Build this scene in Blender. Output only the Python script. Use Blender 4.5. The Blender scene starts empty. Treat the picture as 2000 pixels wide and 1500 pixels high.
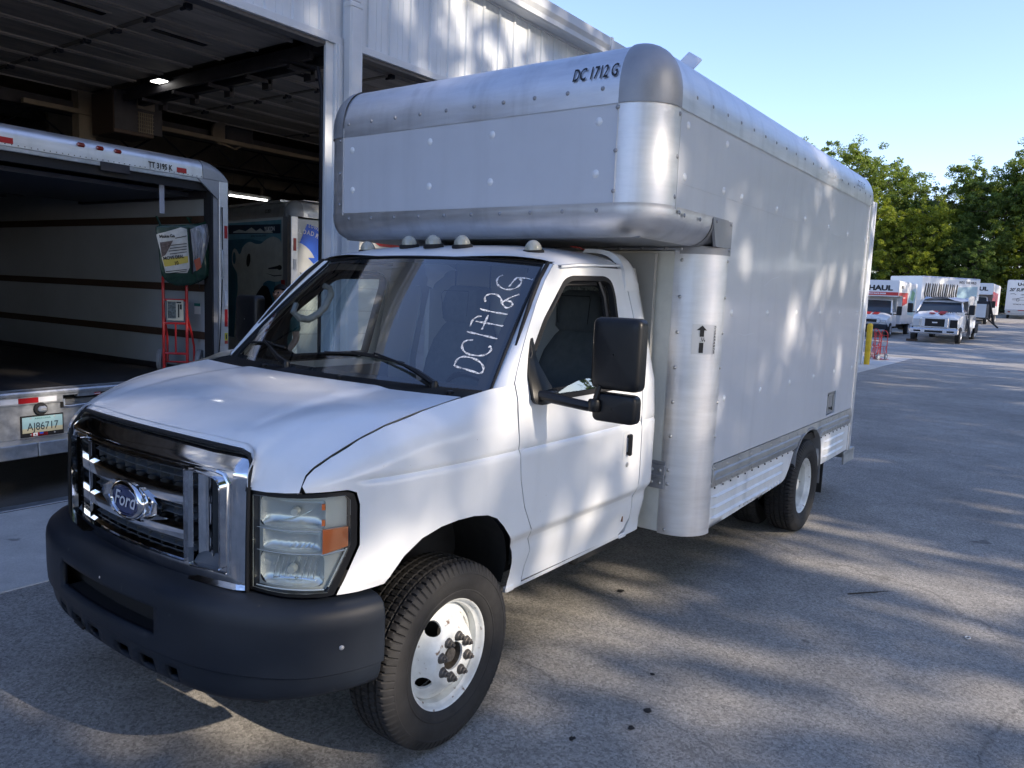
# ---- core
import bpy, bmesh, math, random, bisect
import numpy as np
from mathutils import Vector, Matrix
from mathutils.geometry import delaunay_2d_cdt
rnd = random.Random(7)
PI = math.pi
scene = bpy.context.scene
COL = scene.collection

# ------------------------------------------------------------------ camera
cam_d = bpy.data.cameras.new('camera'); cam = bpy.data.objects.new('camera', cam_d); COL.objects.link(cam)
cam_d.sensor_width = 36; cam_d.sensor_fit = 'HORIZONTAL'; cam_d.lens = 36*1492.48/2000
cam_d.clip_start = .05; cam_d.clip_end = 2000
_y, _p, _r = map(math.radians, (36.2552, -6.8728, 2.3613))
_f = Vector((math.cos(_y)*math.cos(_p), math.sin(_y)*math.cos(_p), math.sin(_p)))
_rt = Vector((math.sin(_y), -math.cos(_y), 0)); _up = _rt.cross(_f)
_r2 = _rt*math.cos(_r)+_up*math.sin(_r); _u2 = -_rt*math.sin(_r)+_up*math.cos(_r)
cam.matrix_world = Matrix.Translation((-2.2089, -2.8293, 1.8082)) @ Matrix((_r2, _u2, -_f)).transposed().to_4x4()
scene.camera = cam

# ------------------------------------------------------------------ world, sun, exposure
SUN_EL, SUN_AZ = math.radians(28), math.atan2(-1.0, .07)      # direction towards the sun
w = bpy.data.worlds.new('World'); scene.world = w; w.use_nodes = True
nt = w.node_tree; bg = nt.nodes['Background']
sky = nt.nodes.new('ShaderNodeTexSky'); sky.sky_type = 'NISHITA'; sky.sun_disc = False
sky.sun_elevation = SUN_EL; sky.sun_rotation = PI/2-SUN_AZ
sky.air_density = 1.0; sky.dust_density = .3; sky.ozone_density = 3.0
tint = nt.nodes.new('ShaderNodeVectorMath'); tint.operation = 'MULTIPLY'; tint.inputs[1].default_value = (1.08, .965, 1.06)
nt.links.new(sky.outputs[0], tint.inputs[0]); nt.links.new(tint.outputs[0], bg.inputs[0]); bg.inputs[1].default_value = .15
sun_d = bpy.data.lights.new('sun', 'SUN'); sun_d.energy = 3.0; sun_d.angle = math.radians(.53); sun_d.color = (1, .86, .70)
sun = bpy.data.objects.new('sun', sun_d); COL.objects.link(sun)
sd = Vector((math.cos(SUN_EL)*math.cos(SUN_AZ), math.cos(SUN_EL)*math.sin(SUN_AZ), math.sin(SUN_EL)))
sun.rotation_euler = sd.to_track_quat('Z', 'Y').to_euler(); sun.location = sd*40
vs = scene.view_settings; vs.view_transform = 'Standard'; vs.look = 'None'; vs.gamma = 1; vs.use_curve_mapping = False
vs.exposure = 1.26
scene.cycles.max_bounces = 8; scene.cycles.transparent_max_bounces = 12
scene.cycles.use_denoising = True
scene.cycles.caustics_reflective = False; scene.cycles.caustics_refractive = False

# ------------------------------------------------------------------ materials
def M(name, col, rough=.5, metal=0., coat=0., bump=None, var=None, stretch=None, emit=None, trans=0., alpha=1., ior=1.45, spec=.5, rvar=0.):
    """procedural Principled material: col varied by noise (var=(scale,amount)), bump=(scale,height)"""
    m = bpy.data.materials.new(name); m.use_nodes = True; nt = m.node_tree; b = nt.nodes['Principled BSDF']
    b.inputs['Base Color'].default_value = (*col, 1); b.inputs['Roughness'].default_value = rough
    b.inputs['Metallic'].default_value = metal; b.inputs['Coat Weight'].default_value = coat; b.inputs['Coat Roughness'].default_value = .06
    b.inputs['IOR'].default_value = ior; b.inputs['Specular IOR Level'].default_value = spec
    b.inputs['Transmission Weight'].default_value = trans; b.inputs['Alpha'].default_value = alpha
    if emit: b.inputs['Emission Color'].default_value = (*emit[0], 1); b.inputs['Emission Strength'].default_value = emit[1]
    vec = None
    if var or bump or rvar:
        tc = nt.nodes.new('ShaderNodeTexCoord'); vec = tc.outputs['Object']
        if stretch:
            mp = nt.nodes.new('ShaderNodeMapping'); mp.inputs['Scale'].default_value = stretch
            nt.links.new(vec, mp.inputs[0]); vec = mp.outputs[0]
    if var:
        n = nt.nodes.new('ShaderNodeTexNoise'); n.inputs['Scale'].default_value = var[0]; n.inputs['Detail'].default_value = 6; n.inputs['Roughness'].default_value = .65
        nt.links.new(vec, n.inputs['Vector'])
        r = nt.nodes.new('ShaderNodeValToRGB'); a = var[1]
        lo = [max(0, c*(1-a)) for c in col]; hi = [min(1, c*(1+a)) for c in col]
        r.color_ramp.elements[0].position = .3; r.color_ramp.elements[1].position = .7
        r.color_ramp.elements[0].color = (*lo, 1); r.color_ramp.elements[1].color = (*hi, 1)
        nt.links.new(n.outputs['Fac'], r.inputs[0]); nt.links.new(r.outputs[0], b.inputs['Base Color'])
        if rvar:
            mr = nt.nodes.new('ShaderNodeMapRange'); mr.inputs['To Min'].default_value = rough-rvar; mr.inputs['To Max'].default_value = rough+rvar
            mr.inputs['From Min'].default_value = .3; mr.inputs['From Max'].default_value = .7
            nt.links.new(n.outputs['Fac'], mr.inputs['Value']); nt.links.new(mr.outputs[0], b.inputs['Roughness'])
    if bump:
        n2 = nt.nodes.new('ShaderNodeTexNoise'); n2.inputs['Scale'].default_value = bump[0]; n2.inputs['Detail'].default_value = 4
        nt.links.new(vec, n2.inputs['Vector'])
        bp = nt.nodes.new('ShaderNodeBump'); bp.inputs['Strength'].default_value = 1; bp.inputs['Distance'].default_value = bump[1]
        nt.links.new(n2.outputs['Fac'], bp.inputs['Height']); nt.links.new(bp.outputs[0], b.inputs['Normal'])
    return m

def glass_mat(name, tint, thin_alpha):
    """thin automotive glass: clear mix with a sharp dielectric reflection, no refraction offset"""
    m = bpy.data.materials.new(name); m.use_nodes = True; nt = m.node_tree; nt.nodes.clear()
    out = nt.nodes.new('ShaderNodeOutputMaterial'); tr = nt.nodes.new('ShaderNodeBsdfTransparent'); gl = nt.nodes.new('ShaderNodeBsdfGlossy')
    tr.inputs[0].default_value = (*tint, 1); gl.inputs['Roughness'].default_value = .015; gl.inputs[0].default_value = (1, 1, 1, 1)
    lw = nt.nodes.new('ShaderNodeLayerWeight'); lw.inputs[0].default_value = .5
    pw = nt.nodes.new('ShaderNodeMath'); pw.operation = 'POWER'; pw.inputs[1].default_value = 4.2; nt.links.new(lw.outputs['Facing'], pw.inputs[0])
    fr = nt.nodes.new('ShaderNodeMath'); fr.operation = 'MULTIPLY_ADD'; fr.inputs[1].default_value = .92; fr.inputs[2].default_value = .075; nt.links.new(pw.outputs[0], fr.inputs[0])
    mul = nt.nodes.new('ShaderNodeMath'); mul.operation = 'MULTIPLY'; mul.use_clamp = True; mul.inputs[1].default_value = thin_alpha
    mx = nt.nodes.new('ShaderNodeMixShader')
    nt.links.new(fr.outputs[0], mul.inputs[0]); nt.links.new(mul.outputs[0], mx.inputs[0])
    nt.links.new(tr.outputs[0], mx.inputs[1]); nt.links.new(gl.outputs[0], mx.inputs[2]); nt.links.new(mx.outputs[0], out.inputs[0])
    return m

# ------------------------------------------------------------------ object helpers
def link(name, me, mat=None, parent=None, loc=None, rot=None):
    o = bpy.data.objects.new(name, me); COL.objects.link(o)
    if mat is not None and me is not None and not me.materials:
        for q in (mat if isinstance(mat, (list, tuple)) else [mat]): me.materials.append(q)
    if parent is not None: o.parent = parent
    if loc is not None: o.location = loc
    if rot is not None: o.rotation_euler = rot
    return o

def mesh(name, vs, fs, mat=None, parent=None, smooth=True, sharp=35, loc=None, rot=None):
    me = bpy.data.meshes.new(name); me.from_pydata([tuple(v) for v in vs], [], [tuple(f) for f in fs]); me.validate(); me.update()
    if smooth:
        me.polygons.foreach_set('use_smooth', [True]*len(me.polygons))
        if sharp: me.set_sharp_from_angle(angle=math.radians(sharp))
    return link(name, me, mat, parent, loc, rot)

def thing(name, label, cat, loc=(0, 0, 0), rz=0, group=None, kind=None):
    o = bpy.data.objects.new(name, None); COL.objects.link(o); o.location = loc; o.rotation_euler = (0, 0, rz)
    o.empty_display_size = .3
    o['label'] = label; o['category'] = cat
    if group: o['group'] = group
    if kind: o['kind'] = kind
    return o

def tag(o, label=None, cat=None, group=None, kind=None):
    if label: o['label'] = label
    if cat: o['category'] = cat
    if group: o['group'] = group
    if kind: o['kind'] = kind
    return o

class MB:
    """collects geometry into one mesh"""
    def __init__(s): s.v = []; s.f = []; s.mi = []
    def add(s, vs, fs, mi=0):
        k = len(s.v); s.v += [tuple(v) for v in vs]; s.f += [tuple(i+k for i in f) for f in fs]; s.mi += [mi]*len(fs); return s
    def box(s, x0, x1, y0, y1, z0, z1, b=0., mi=0, T=None):
        if b <= 0:
            vs = [(x, y, z) for x in (x0, x1) for y in (y0, y1) for z in (z0, z1)]
            fs = [(0, 1, 3, 2), (4, 6, 7, 5), (0, 4, 5, 1), (2, 3, 7, 6), (0, 2, 6, 4), (1, 5, 7, 3)]
        else:
            vs = []; ix = {}
            for sx in (0, 1):
                for sy in (0, 1):
                    for sz in (0, 1):
                        X = (x0, x1)[sx]; Y = (y0, y1)[sy]; Z = (z0, z1)[sz]; dx = b if sx == 0 else -b; dy = b if sy == 0 else -b; dz = b if sz == 0 else -b
                        for ax, p in enumerate(((X, Y+dy, Z+dz), (X+dx, Y, Z+dz), (X+dx, Y+dy, Z))):
                            ix[(sx, sy, sz, ax)] = len(vs); vs.append(p)
            g = lambda sx, sy, sz, a: ix[(sx, sy, sz, a)]
            fs = []
            for s_ in (0, 1):
                fs.append([g(s_, 0, 0, 0), g(s_, 0, 1, 0), g(s_, 1, 1, 0), g(s_, 1, 0, 0)][::1 if s_ == 0 else -1])
                fs.append([g(0, s_, 0, 1), g(1, s_, 0, 1), g(1, s_, 1, 1), g(0, s_, 1, 1)][::1 if s_ == 0 else -1])
                fs.append([g(0, 0, s_, 2), g(0, 1, s_, 2), g(1, 1, s_, 2), g(1, 0, s_, 2)][::1 if s_ == 0 else -1])
            for a_ in (0, 1):
                for b_ in (0, 1):
                    fs.append([g(a_, b_, 0, 0), g(a_, b_, 1, 0), g(a_, b_, 1, 1), g(a_, b_, 0, 1)])
                    fs.append([g(a_, 0, b_, 0), g(a_, 1, b_, 0), g(a_, 1, b_, 2), g(a_, 0, b_, 2)])
                    fs.append([g(0, a_, b_, 1), g(1, a_, b_, 1), g(1, a_, b_, 2), g(0, a_, b_, 2)])
            for sx in (0, 1):
                for sy in (0, 1):
                    for sz in (0, 1): fs.append([g(sx, sy, sz, 0), g(sx, sy, sz, 1), g(sx, sy, sz, 2)])
        if T is not None: vs = [tuple(T @ Vector(v)) for v in vs]
        return s.add(vs, fs, mi)
    def tube(s, path, r, n=8, cap=True, mi=0, closed=False):
        P = [Vector(p) for p in path]; k = len(P); rr = r if isinstance(r, (list, tuple)) else [r]*k
        vs = []; fs = []; prev = None
        for i in range(k):
            if closed: d = (P[(i+1) % k]-P[i-1]).normalized()
            else: d = (P[min(i+1, k-1)]-P[max(i-1, 0)]).normalized()
            if prev is None:
                a = Vector((0, 0, 1)) if abs(d.z) < .9 else Vector((1, 0, 0)); u = d.cross(a).normalized()
            else: u = (prev-d*prev.dot(d)).normalized()
            prev = u; v = d.cross(u)
            for j in range(n):
                t = 2*PI*j/n; vs.append(P[i]+u*math.cos(t)*rr[i]+v*math.sin(t)*rr[i])
        for i in range(k if closed else k-1):
            for j in range(n):
                a = i*n+j; b = i*n+(j+1) % n; c = ((i+1) % k)*n+(j+1) % n; d = ((i+1) % k)*n+j; fs.append((a, b, c, d))
        if cap and not closed: fs.append(tuple(range(n))[::-1]); fs.append(tuple((k-1)*n+j for j in range(n)))
        return s.add(vs, fs, mi)
    def lathe(s, prof, n=32, axis='y', c=(0, 0, 0), mi=0, a0=0, a1=2*PI, rf=None):
        """prof = [(radius, along axis)]"""
        full = abs(a1-a0-2*PI) < 1e-6; m = n if full else n+1; vs = []; fs = []
        for i in range(m):
            t = a0+(a1-a0)*i/n
            for j, (r, h) in enumerate(prof):
                if rf: r = r+rf(i, j)
                a, b = r*math.cos(t), r*math.sin(t)
                p = {'y': (a, h, b), 'z': (a, b, h), 'x': (h, a, b)}[axis]; vs.append((p[0]+c[0], p[1]+c[1], p[2]+c[2]))
        k = len(prof)
        for i in range(n):
            for j in range(k-1):
                a = i*k+j; b = ((i+1) % m)*k+j; fs.append((a, a+1, b+1, b))
        return s.add(vs, fs, mi)
    def grid(s, rows, mi=0, flip=False, closed=False):
        k = len(rows[0]); vs = [p for r in rows for p in r]; fs = []
        for i in range(len(rows)-1):
            for j in range(k-1+(1 if closed else 0)):
                f = (i*k+j, i*k+(j+1) % k, (i+1)*k+(j+1) % k, (i+1)*k+j); fs.append(f[::-1] if flip else f)
        return s.add(vs, fs, mi)
    def prism(s, poly, a0, a1, axis='y', mi=0):
        """poly: 2D points in the plane normal to axis"""
        mp = {'y': lambda p, h: (p[0], h, p[1]), 'x': lambda p, h: (h, p[0], p[1]), 'z': lambda p, h: (p[0], p[1], h)}[axis]
        n = len(poly); vs = [mp(p, a0) for p in poly]+[mp(p, a1) for p in poly]
        fs = [tuple(range(n)), tuple(range(n, 2*n))[::-1]]+[(i, n+i, n+(i+1) % n, (i+1) % n) for i in range(n)]
        return s.add(vs, fs, mi)
    def xf(s, T):
        s.v = [tuple(T @ Vector(v)) for v in s.v]; return s
    def mirror_y(s):
        k = len(s.v); s.v += [(x, -y, z) for x, y, z in s.v]; s.f += [tuple(i+k for i in f[::-1]) for f in s.f]; s.mi += s.mi; return s
    def out(s, name, mat, parent=None, smooth=True, sharp=35, loc=None, rot=None, fix=True):
        o = mesh(name, s.v, s.f, mat, parent, smooth, None, loc, rot); me = o.data
        if isinstance(mat, (list, tuple)) and len(me.polygons) == len(s.mi): me.polygons.foreach_set('material_index', s.mi)
        if fix:
            bm = bmesh.new(); bm.from_mesh(me); bmesh.ops.remove_doubles(bm, verts=bm.verts, dist=1e-5); bmesh.ops.recalc_face_normals(bm, faces=bm.faces); bm.to_mesh(me); bm.free()
        if smooth and sharp: me.set_sharp_from_angle(angle=math.radians(sharp))
        return o

def dup(o, parent=None, loc=None, rot=None, label=None, name=None):
    c = o.copy(); COL.objects.link(c)
    if parent is not None: c.parent = parent
    if loc is not None: c.location = loc
    if rot is not None: c.rotation_euler = rot
    if label: c['label'] = label
    for ch in list(o.children):
        dup(ch, c)
    return c

def inpoly(P, poly):
    x = P[:, 0]; y = P[:, 1]; r = np.zeros(len(P), bool); n = len(poly); j = n-1
    for i in range(n):
        xi, yi = poly[i]; xj, yj = poly[j]
        if yi != yj: r ^= ((yi > y) != (yj > y)) & (x < (xj-xi)*(y-yi)/(yj-yi)+xi)
        j = i
    return r

def resample(poly, step):
    o = []
    for i in range(len(poly)):
        a = poly[i]; b = poly[(i+1) % len(poly)]; L = math.dist(a, b); n = max(1, int(round(L/step)))
        for k in range(n): o.append((a[0]+(b[0]-a[0])*k/n, a[1]+(b[1]-a[1])*k/n))
    return o

def rounded(poly, r, n=5):
    """round the corners of a polygon; r scalar or per-corner list"""
    o = []; N = len(poly)
    for i in range(N):
        p = Vector(poly[i]); a = Vector(poly[i-1]); b = Vector(poly[(i+1) % N]); rr = r[i] if isinstance(r, (list, tuple)) else r
        da = (a-p); db = (b-p); t = min(rr, da.length*.48, db.length*.48)
        if t < 1e-5: o.append(tuple(p)); continue
        p0 = p+da.normalized()*t; p1 = p+db.normalized()*t
        for k in range(n+1):
            u = k/n; q = p0*(1-u)**2+p*2*u*(1-u)+p1*u*u; o.append((q.x, q.y))
    return o

def shrink(poly, d):
    """move every vertex inward by d (poly any orientation)"""
    N = len(poly); A = sum(poly[i][0]*poly[(i+1) % N][1]-poly[(i+1) % N][0]*poly[i][1] for i in range(N)); sg = 1 if A > 0 else -1; o = []
    for i in range(N):
        a, p, b = poly[i-1], poly[i], poly[(i+1) % N]
        e1 = Vector((p[0]-a[0], p[1]-a[1])); e2 = Vector((b[0]-p[0], b[1]-p[1]))
        if e1.length < 1e-9: e1 = e2
        if e2.length < 1e-9: e2 = e1
        e1.normalize(); e2.normalize()
        n1 = Vector((-e1.y, e1.x)); n2 = Vector((-e2.y, e2.x)); n = n1+n2
        if n.length < 1e-6: n = n1
        n.normalize(); k = min(2.5, 1/max(.3, n.dot(n1))); o.append((p[0]+n.x*d*k*sg, p[1]+n.y*d*k*sg))
    return o

def patch(mb, outline, fn, step=.05, holes=(), rim=.012, feat=(), featx=(), mi=0, rimmi=None, mirror=False):
    """triangulated patch of a surface fn(u,v)->xyz with an exact outline, optional holes, and a folded rim"""
    loops = [resample(outline, step)]+[resample(h, step*.8) for h in holes]
    pts = []; edges = []
    for L in loops:
        k = len(pts); pts += L; edges += [(k+i, k+(i+1) % len(L)) for i in range(len(L))]
    xs = [p[0] for p in loops[0]]; ys = [p[1] for p in loops[0]]
    gx = list(np.arange(min(xs)+step/2, max(xs), step)); gy = list(np.arange(min(ys)+step/2, max(ys), step))
    G = [(x, y) for x in gx for y in gy if all(abs(y-q) > step*.3 for q in feat)]+[(x, q) for q in feat for x in gx]
    if G:
        G = np.array(G); ok = inpoly(G, loops[0])
        for L in loops[1:]: ok &= ~inpoly(G, L)
        B = np.array(pts); G = G[ok]
        if len(G):
            d = np.min(np.hypot(G[:, None, 0]-B[None, :, 0], G[:, None, 1]-B[None, :, 1]), axis=1); G = G[d > step*.4]
            pts += [tuple(q) for q in G]
    V, E_, F, *_r = delaunay_2d_cdt([Vector(p) for p in pts], edges, [], 0, 1e-7)
    V = [(q[0], q[1]) for q in V]
    if F:
        C = np.array([[sum(V[i][0] for i in f)/3, sum(V[i][1] for i in f)/3] for f in F]); ok = inpoly(C, loops[0])
        for L in loops[1:]: ok &= ~inpoly(C, L)
        F = [tuple(f) for f, k in zip(F, ok) if k]
    P = [Vector(fn(*q)) for q in V]
    mb.add(P, F, mi)
    if rim:
        e = 1e-3
        for L in loops:
            a = []; b = []
            for q in L:
                p = Vector(fn(*q)); n = (Vector(fn(q[0]+e, q[1]))-p).cross(Vector(fn(q[0], q[1]+e))-p).normalized()
                a.append(p); b.append(p-n*rim)
            n_ = len(a); mb.add(a+b, [(i, (i+1) % n_, n_+(i+1) % n_, n_+i) for i in range(n_)], mi if rimmi is None else rimmi)
    return mb

_txt = {}
def text2d(s, h=1., bold=.0, w=1., res=3, shear=0.):
    """flat text outline filled: cap height h, lower-left origin; returns verts2d, faces, width"""
    key = (s, bold, shear, res)
    if key not in _txt:
        cu = bpy.data.curves.new('t', 'FONT'); cu.body = s; cu.size = 1; cu.offset = bold; cu.resolution_u = res; cu.fill_mode = 'FRONT'; cu.shear = shear
        ob = bpy.data.objects.new('t', cu); me = bpy.data.meshes.new_from_object(ob)
        vs = [tuple(v.co) for v in me.vertices]; fs = [tuple(p.vertices) for p in me.polygons]
        bpy.data.objects.remove(ob); bpy.data.curves.remove(cu); bpy.data.meshes.remove(me)
        x0 = min(v[0] for v in vs); vs = [(v[0]-x0, v[1]) for v in vs]; _txt[key] = (vs, fs)
    vs, fs = _txt[key]; k = h/.73
    V = [(x*k*w, y*k) for x, y in vs]; return V, fs, max(v[0] for v in V)

def text_on(name, s, h, fn, mat, parent, bold=.01, w=1., center=False, lift=0, shear=0., res=3):
    """text mapped on a surface: fn(u,v)->xyz"""
    V, F, W = text2d(s, h, bold, w, res, shear); off = -W/2 if center else 0
    return mesh(name, [fn(u+off, v) for u, v in V], F, mat, parent, smooth=False)

def plane_fn(o, u, v):
    o = Vector(o); u = Vector(u); v = Vector(v)
    return lambda a, b: tuple(o+u*a+v*b)

def smst(a, b, x):
    t = min(1., max(0., (x-a)/(b-a))); return t*t*(3-2*t)
def lerp(a, b, t): return a+(b-a)*t
def interp(x, X, Y):
    if x <= X[0]: return Y[0]
    for i in range(len(X)-1):
        if x <= X[i+1]: return Y[i]+(Y[i+1]-Y[i])*(x-X[i])/(X[i+1]-X[i])
    return Y[-1]

# material palette
m_paint = M('white_paint', (.76, .78, .80), .34, coat=.6, var=(5, .025))
m_paint2 = M('white_trim_paint', (.70, .725, .75), .42, coat=.2, var=(9, .07))
m_panel = M('fiberglass_panel', (.58, .605, .65), .30, coat=.25, var=(1.3, .05), bump=(260, .00025))
m_alu = M('brushed_aluminium', (.66, .67, .69), .42, metal=.82, var=(3, .10), bump=(300, .0002), stretch=(1, 1, 7), rvar=.07)
m_alud = M('dull_grey_casting', (.30, .31, .33), .45, metal=.35, var=(6, .12), rvar=.08)
m_alurail = M('aluminium_rail', (.50, .50, .49), .42, metal=.85, var=(4, .12), bump=(120, .0003), rvar=.06)
m_sealant = M('grey_sealant', (.62, .63, .64), .6)
m_chrome = M('chrome', (.74, .75, .77), .08, metal=1., var=(24, .12), rvar=.03)
m_plastic = M('black_plastic', (.006, .007, .009), .36, spec=.4, bump=(900, .0002), var=(3, .25))
m_bump = M('grey_bumper_plastic', (.010, .014, .022), .50, spec=.35, bump=(700, .0003), var=(2.5, .18), rvar=.05)
m_blk = M('matt_black', (.012, .012, .013), .8)
m_rub = M('tyre_rubber', (.017, .0165, .017), .72, var=(14, .35), bump=(150, .0006))
m_under = M('underbody', (.02, .02, .02), .8, var=(8, .4))
m_rimw = M('white_wheel_paint', (.68, .70, .69), .42, coat=.15, var=(11, .16))
m_lug = M('dusty_lug_nut', (.13, .12, .11), .55, metal=.7, var=(60, .4))
m_ink = M('black_lettering', (.01, .01, .012), .5)
m_red = M('red_paint', (.55, .03, .03), .4, coat=.3, var=(6, .15))
m_redtape = M('red_reflective_tape', (.35, .01, .015), .3, bump=(400, .0002))
m_whtape = M('white_reflective_tape', (.62, .64, .68), .3, bump=(400, .0002))
m_galv = M('galvanised_steel', (.42, .44, .46), .45, metal=.75, var=(14, .22), rvar=.1)
m_seat = M('grey_seat_fabric', (.095, .105, .108), .85, bump=(300, .0006), var=(20, .15))
m_dash = M('grey_dashboard', (.055, .058, .062), .7, bump=(500, .0002))
m_beige = M('interior_trim', (.36, .36, .34), .6)
m_amber = M('amber_lens', (.62, .13, .01), .15, coat=1)
m_redlens = M('red_lens', (.18, .008, .008), .12, coat=1)
m_domelens = M('clear_dome_lens', (.36, .36, .30), .22, coat=1, var=(40, .1))
m_wood = M('dark_wood_slat', (.060, .036, .024), .7, var=(18, .45), stretch=(1, 6, 6))
m_blue = M('blue_graphic', (.02, .13, .75), .35)
m_tan = M('skin', (.42, .25, .17), .55, var=(20, .08))
m_marker = M('white_marker', (.85, .86, .88), .6)
m_ws = glass_mat('windshield_glass', (.90, .95, .96), 1.7)
m_sideglass = glass_mat('door_glass', (.82, .92, .90), 1.0)
m_lens = glass_mat('headlight_lens', (.90, .93, .92), 1.1)
m_mirrorglass = M('mirror_glass', (.8, .82, .84), .02, metal=1)

# box panels: faint vertical dirt runs over the fibreglass
def panel_dirt(m, amt):
    nt = m.node_tree; b = nt.nodes['Principled BSDF']; src = b.inputs['Base Color'].links[0].from_socket
    tc = nt.nodes.new('ShaderNodeTexCoord'); mp = nt.nodes.new('ShaderNodeMapping'); mp.inputs['Scale'].default_value = (9, 9, .55); n = nt.nodes.new('ShaderNodeTexNoise'); n.inputs['Scale'].default_value = 1; n.inputs['Detail'].default_value = 8
    nt.links.new(tc.outputs['Object'], mp.inputs[0]); nt.links.new(mp.outputs[0], n.inputs['Vector'])
    mr = nt.nodes.new('ShaderNodeMapRange'); mr.inputs['From Min'].default_value = .50; mr.inputs['From Max'].default_value = .78; mr.inputs['To Min'].default_value = 1; mr.inputs['To Max'].default_value = 1-amt; nt.links.new(n.outputs['Fac'], mr.inputs['Value'])
    sc = nt.nodes.new('ShaderNodeVectorMath'); sc.operation = 'SCALE'; nt.links.new(src, sc.inputs[0]); nt.links.new(mr.outputs[0], sc.inputs['Scale']); nt.links.new(sc.outputs[0], b.inputs['Base Color'])
for m_, a_ in ((m_panel, .07), (m_paint, .06), (m_paint2, .22), (m_alu, .22), (m_alurail, .25), (m_rimw, .3)): panel_dirt(m_, a_)
def fleck(m, col, lo, hi, scale):
    """small irregular chips or dust spots"""
    nt = m.node_tree; b = nt.nodes['Principled BSDF']; src = b.inputs['Base Color'].links[0].from_socket
    tc = nt.nodes.new('ShaderNodeTexCoord'); n = nt.nodes.new('ShaderNodeTexNoise'); n.inputs['Scale'].default_value = scale; n.inputs['Detail'].default_value = 3; nt.links.new(tc.outputs['Object'], n.inputs['Vector'])
    mr = nt.nodes.new('ShaderNodeMapRange'); mr.inputs['From Min'].default_value = lo; mr.inputs['From Max'].default_value = hi; nt.links.new(n.outputs['Fac'], mr.inputs['Value'])
    mx = nt.nodes.new('ShaderNodeMix'); mx.data_type = 'RGBA'; nt.links.new(mr.outputs[0], mx.inputs['Factor']); nt.links.new(src, mx.inputs['A']); mx.inputs['B'].default_value = (*col, 1); nt.links.new(mx.outputs['Result'], b.inputs['Base Color'])
fleck(m_paint, (.30, .27, .24), .765, .80, 70); fleck(m_bump, (.045, .05, .055), .70, .80, 28); fleck(m_plastic, (.03, .03, .033), .76, .84, 60); fleck(m_rimw, (.17, .11, .07), .655, .73, 30)

# ---- surf

def sm(a,b,x):
    t=min(1.0,max(0.0,(x-a)/(b-a))); return t*t*(3-2*t)
# plan contour of the cab side/front corner (x, y>0), arc length from x=0 ; s<0 toward the nose
_C=[(-.70,.64),(-.685,.71),(-.655,.785),(-.595,.86),(-.50,.918),(-.36,.958),(-.2,.982),(0,.998),(.2,1.004),(.5,1.008),(1.0,1.008),(1.5,1.004),(1.7,.998)]
def _cr(P,n=24):
    o=[]
    for i in range(len(P)-1):
        p0=P[max(i-1,0)];p1=P[i];p2=P[i+1];p3=P[min(i+2,len(P)-1)]
        for k in range(n):
            t=k/n
            o.append(tuple(.5*(2*p1[j]+(p2[j]-p0[j])*t+(2*p0[j]-5*p1[j]+4*p2[j]-p3[j])*t*t+(3*p1[j]-p0[j]-3*p2[j]+p3[j])*t**3) for j in (0,1)))
    o.append(P[-1]); return o
_P=_cr(_C); _S=[0]
for i in range(1,len(_P)): _S.append(_S[-1]+math.dist(_P[i],_P[i-1]))
_k0=min(range(len(_P)),key=lambda i:abs(_P[i][0])); _S=[q-_S[_k0] for q in _S]

def contour(s):
    i=min(max(bisect.bisect(_S,s)-1,0),len(_P)-2); t=(s-_S[i])/(_S[i+1]-_S[i])
    (x0,y0),(x1,y1)=_P[i],_P[i+1]; L=math.hypot(x1-x0,y1-y0)
    return x0+(x1-x0)*t,y0+(y1-y0)*t,((y1-y0)/L,-(x1-x0)/L)  # inward normal-ish (points +x/-y)
def zsh(s): return 1.10+.15*sm(-.85,-.05,s)
def offs(s,z):
    cr=sm(.2,.4,s)
    d=0
    if z<.785: d+= (.036*sm(.787,.725,z)+.026*sm(.70,.54,z))*cr + .012*(1-cr)*sm(.9,.6,z)
    d+= (.0045*sm(1.146,1.152,z)+.0085*max(0,1-abs(z-1.148)/.011))*sm(-.50,-.42,s)
    d+= .012*sm(1.15,1.36,z)
    a=sm(-.15,.32,s)
    up=max(0,z-1.36)*.265
    zz=max(0,(z-zsh(s))/.12); fr=.11*zz*zz if zz<1.3 else .11*1.69+.286*(zz-1.3)
    return d+a*up+(1-a)*fr
def side(s,z):
    x,y,n=contour(s); d=offs(s,z)
    return (x+n[0]*d,-(y+n[1]*d),z)

# ---- truck
# =================================================================== MAIN BOX TRUCK
truck = thing('box_truck', 'white cab-over-attic moving truck with bare white box parked across the foreground', 'box truck', (0, 0, 0))
xA, hW, rA, zT, zB, xB, rB = 1.095, 1.184, .2028, 2.774, 2.243, 1.856, .1988
xRs, xRe, zR1, zR2, zS = 5.456, 5.56, .849, .7066, .45
rb = .135
# ---- rivets: one shared mesh, three colours
def rivet_mesh(name, mat, r=.012):
    prof = [(.0001, -.0065), (r*.45, -.0058), (r*.8, -.0035), (r, 0)]
    mb = MB().lathe(prof, 10, 'y'); o = mb.out(name, mat); me = o.data; bpy.data.objects.remove(o); return me
riv_g = rivet_mesh('rivet', m_alud, .0115); riv_w = rivet_mesh('rivet_white', m_paint, .021); riv_a = rivet_mesh('rivet_alu', m_alurail, .0105)
def rivet(me, p, n, parent):
    """n = outward normal"""
    o = bpy.data.objects.new('rivet', me); COL.objects.link(o); o.parent = parent; o.location = p
    q = Vector((0, -1, 0)).rotation_difference(Vector(n)); o.rotation_mode = 'QUATERNION'; o.rotation_quaternion = q; return o

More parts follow.
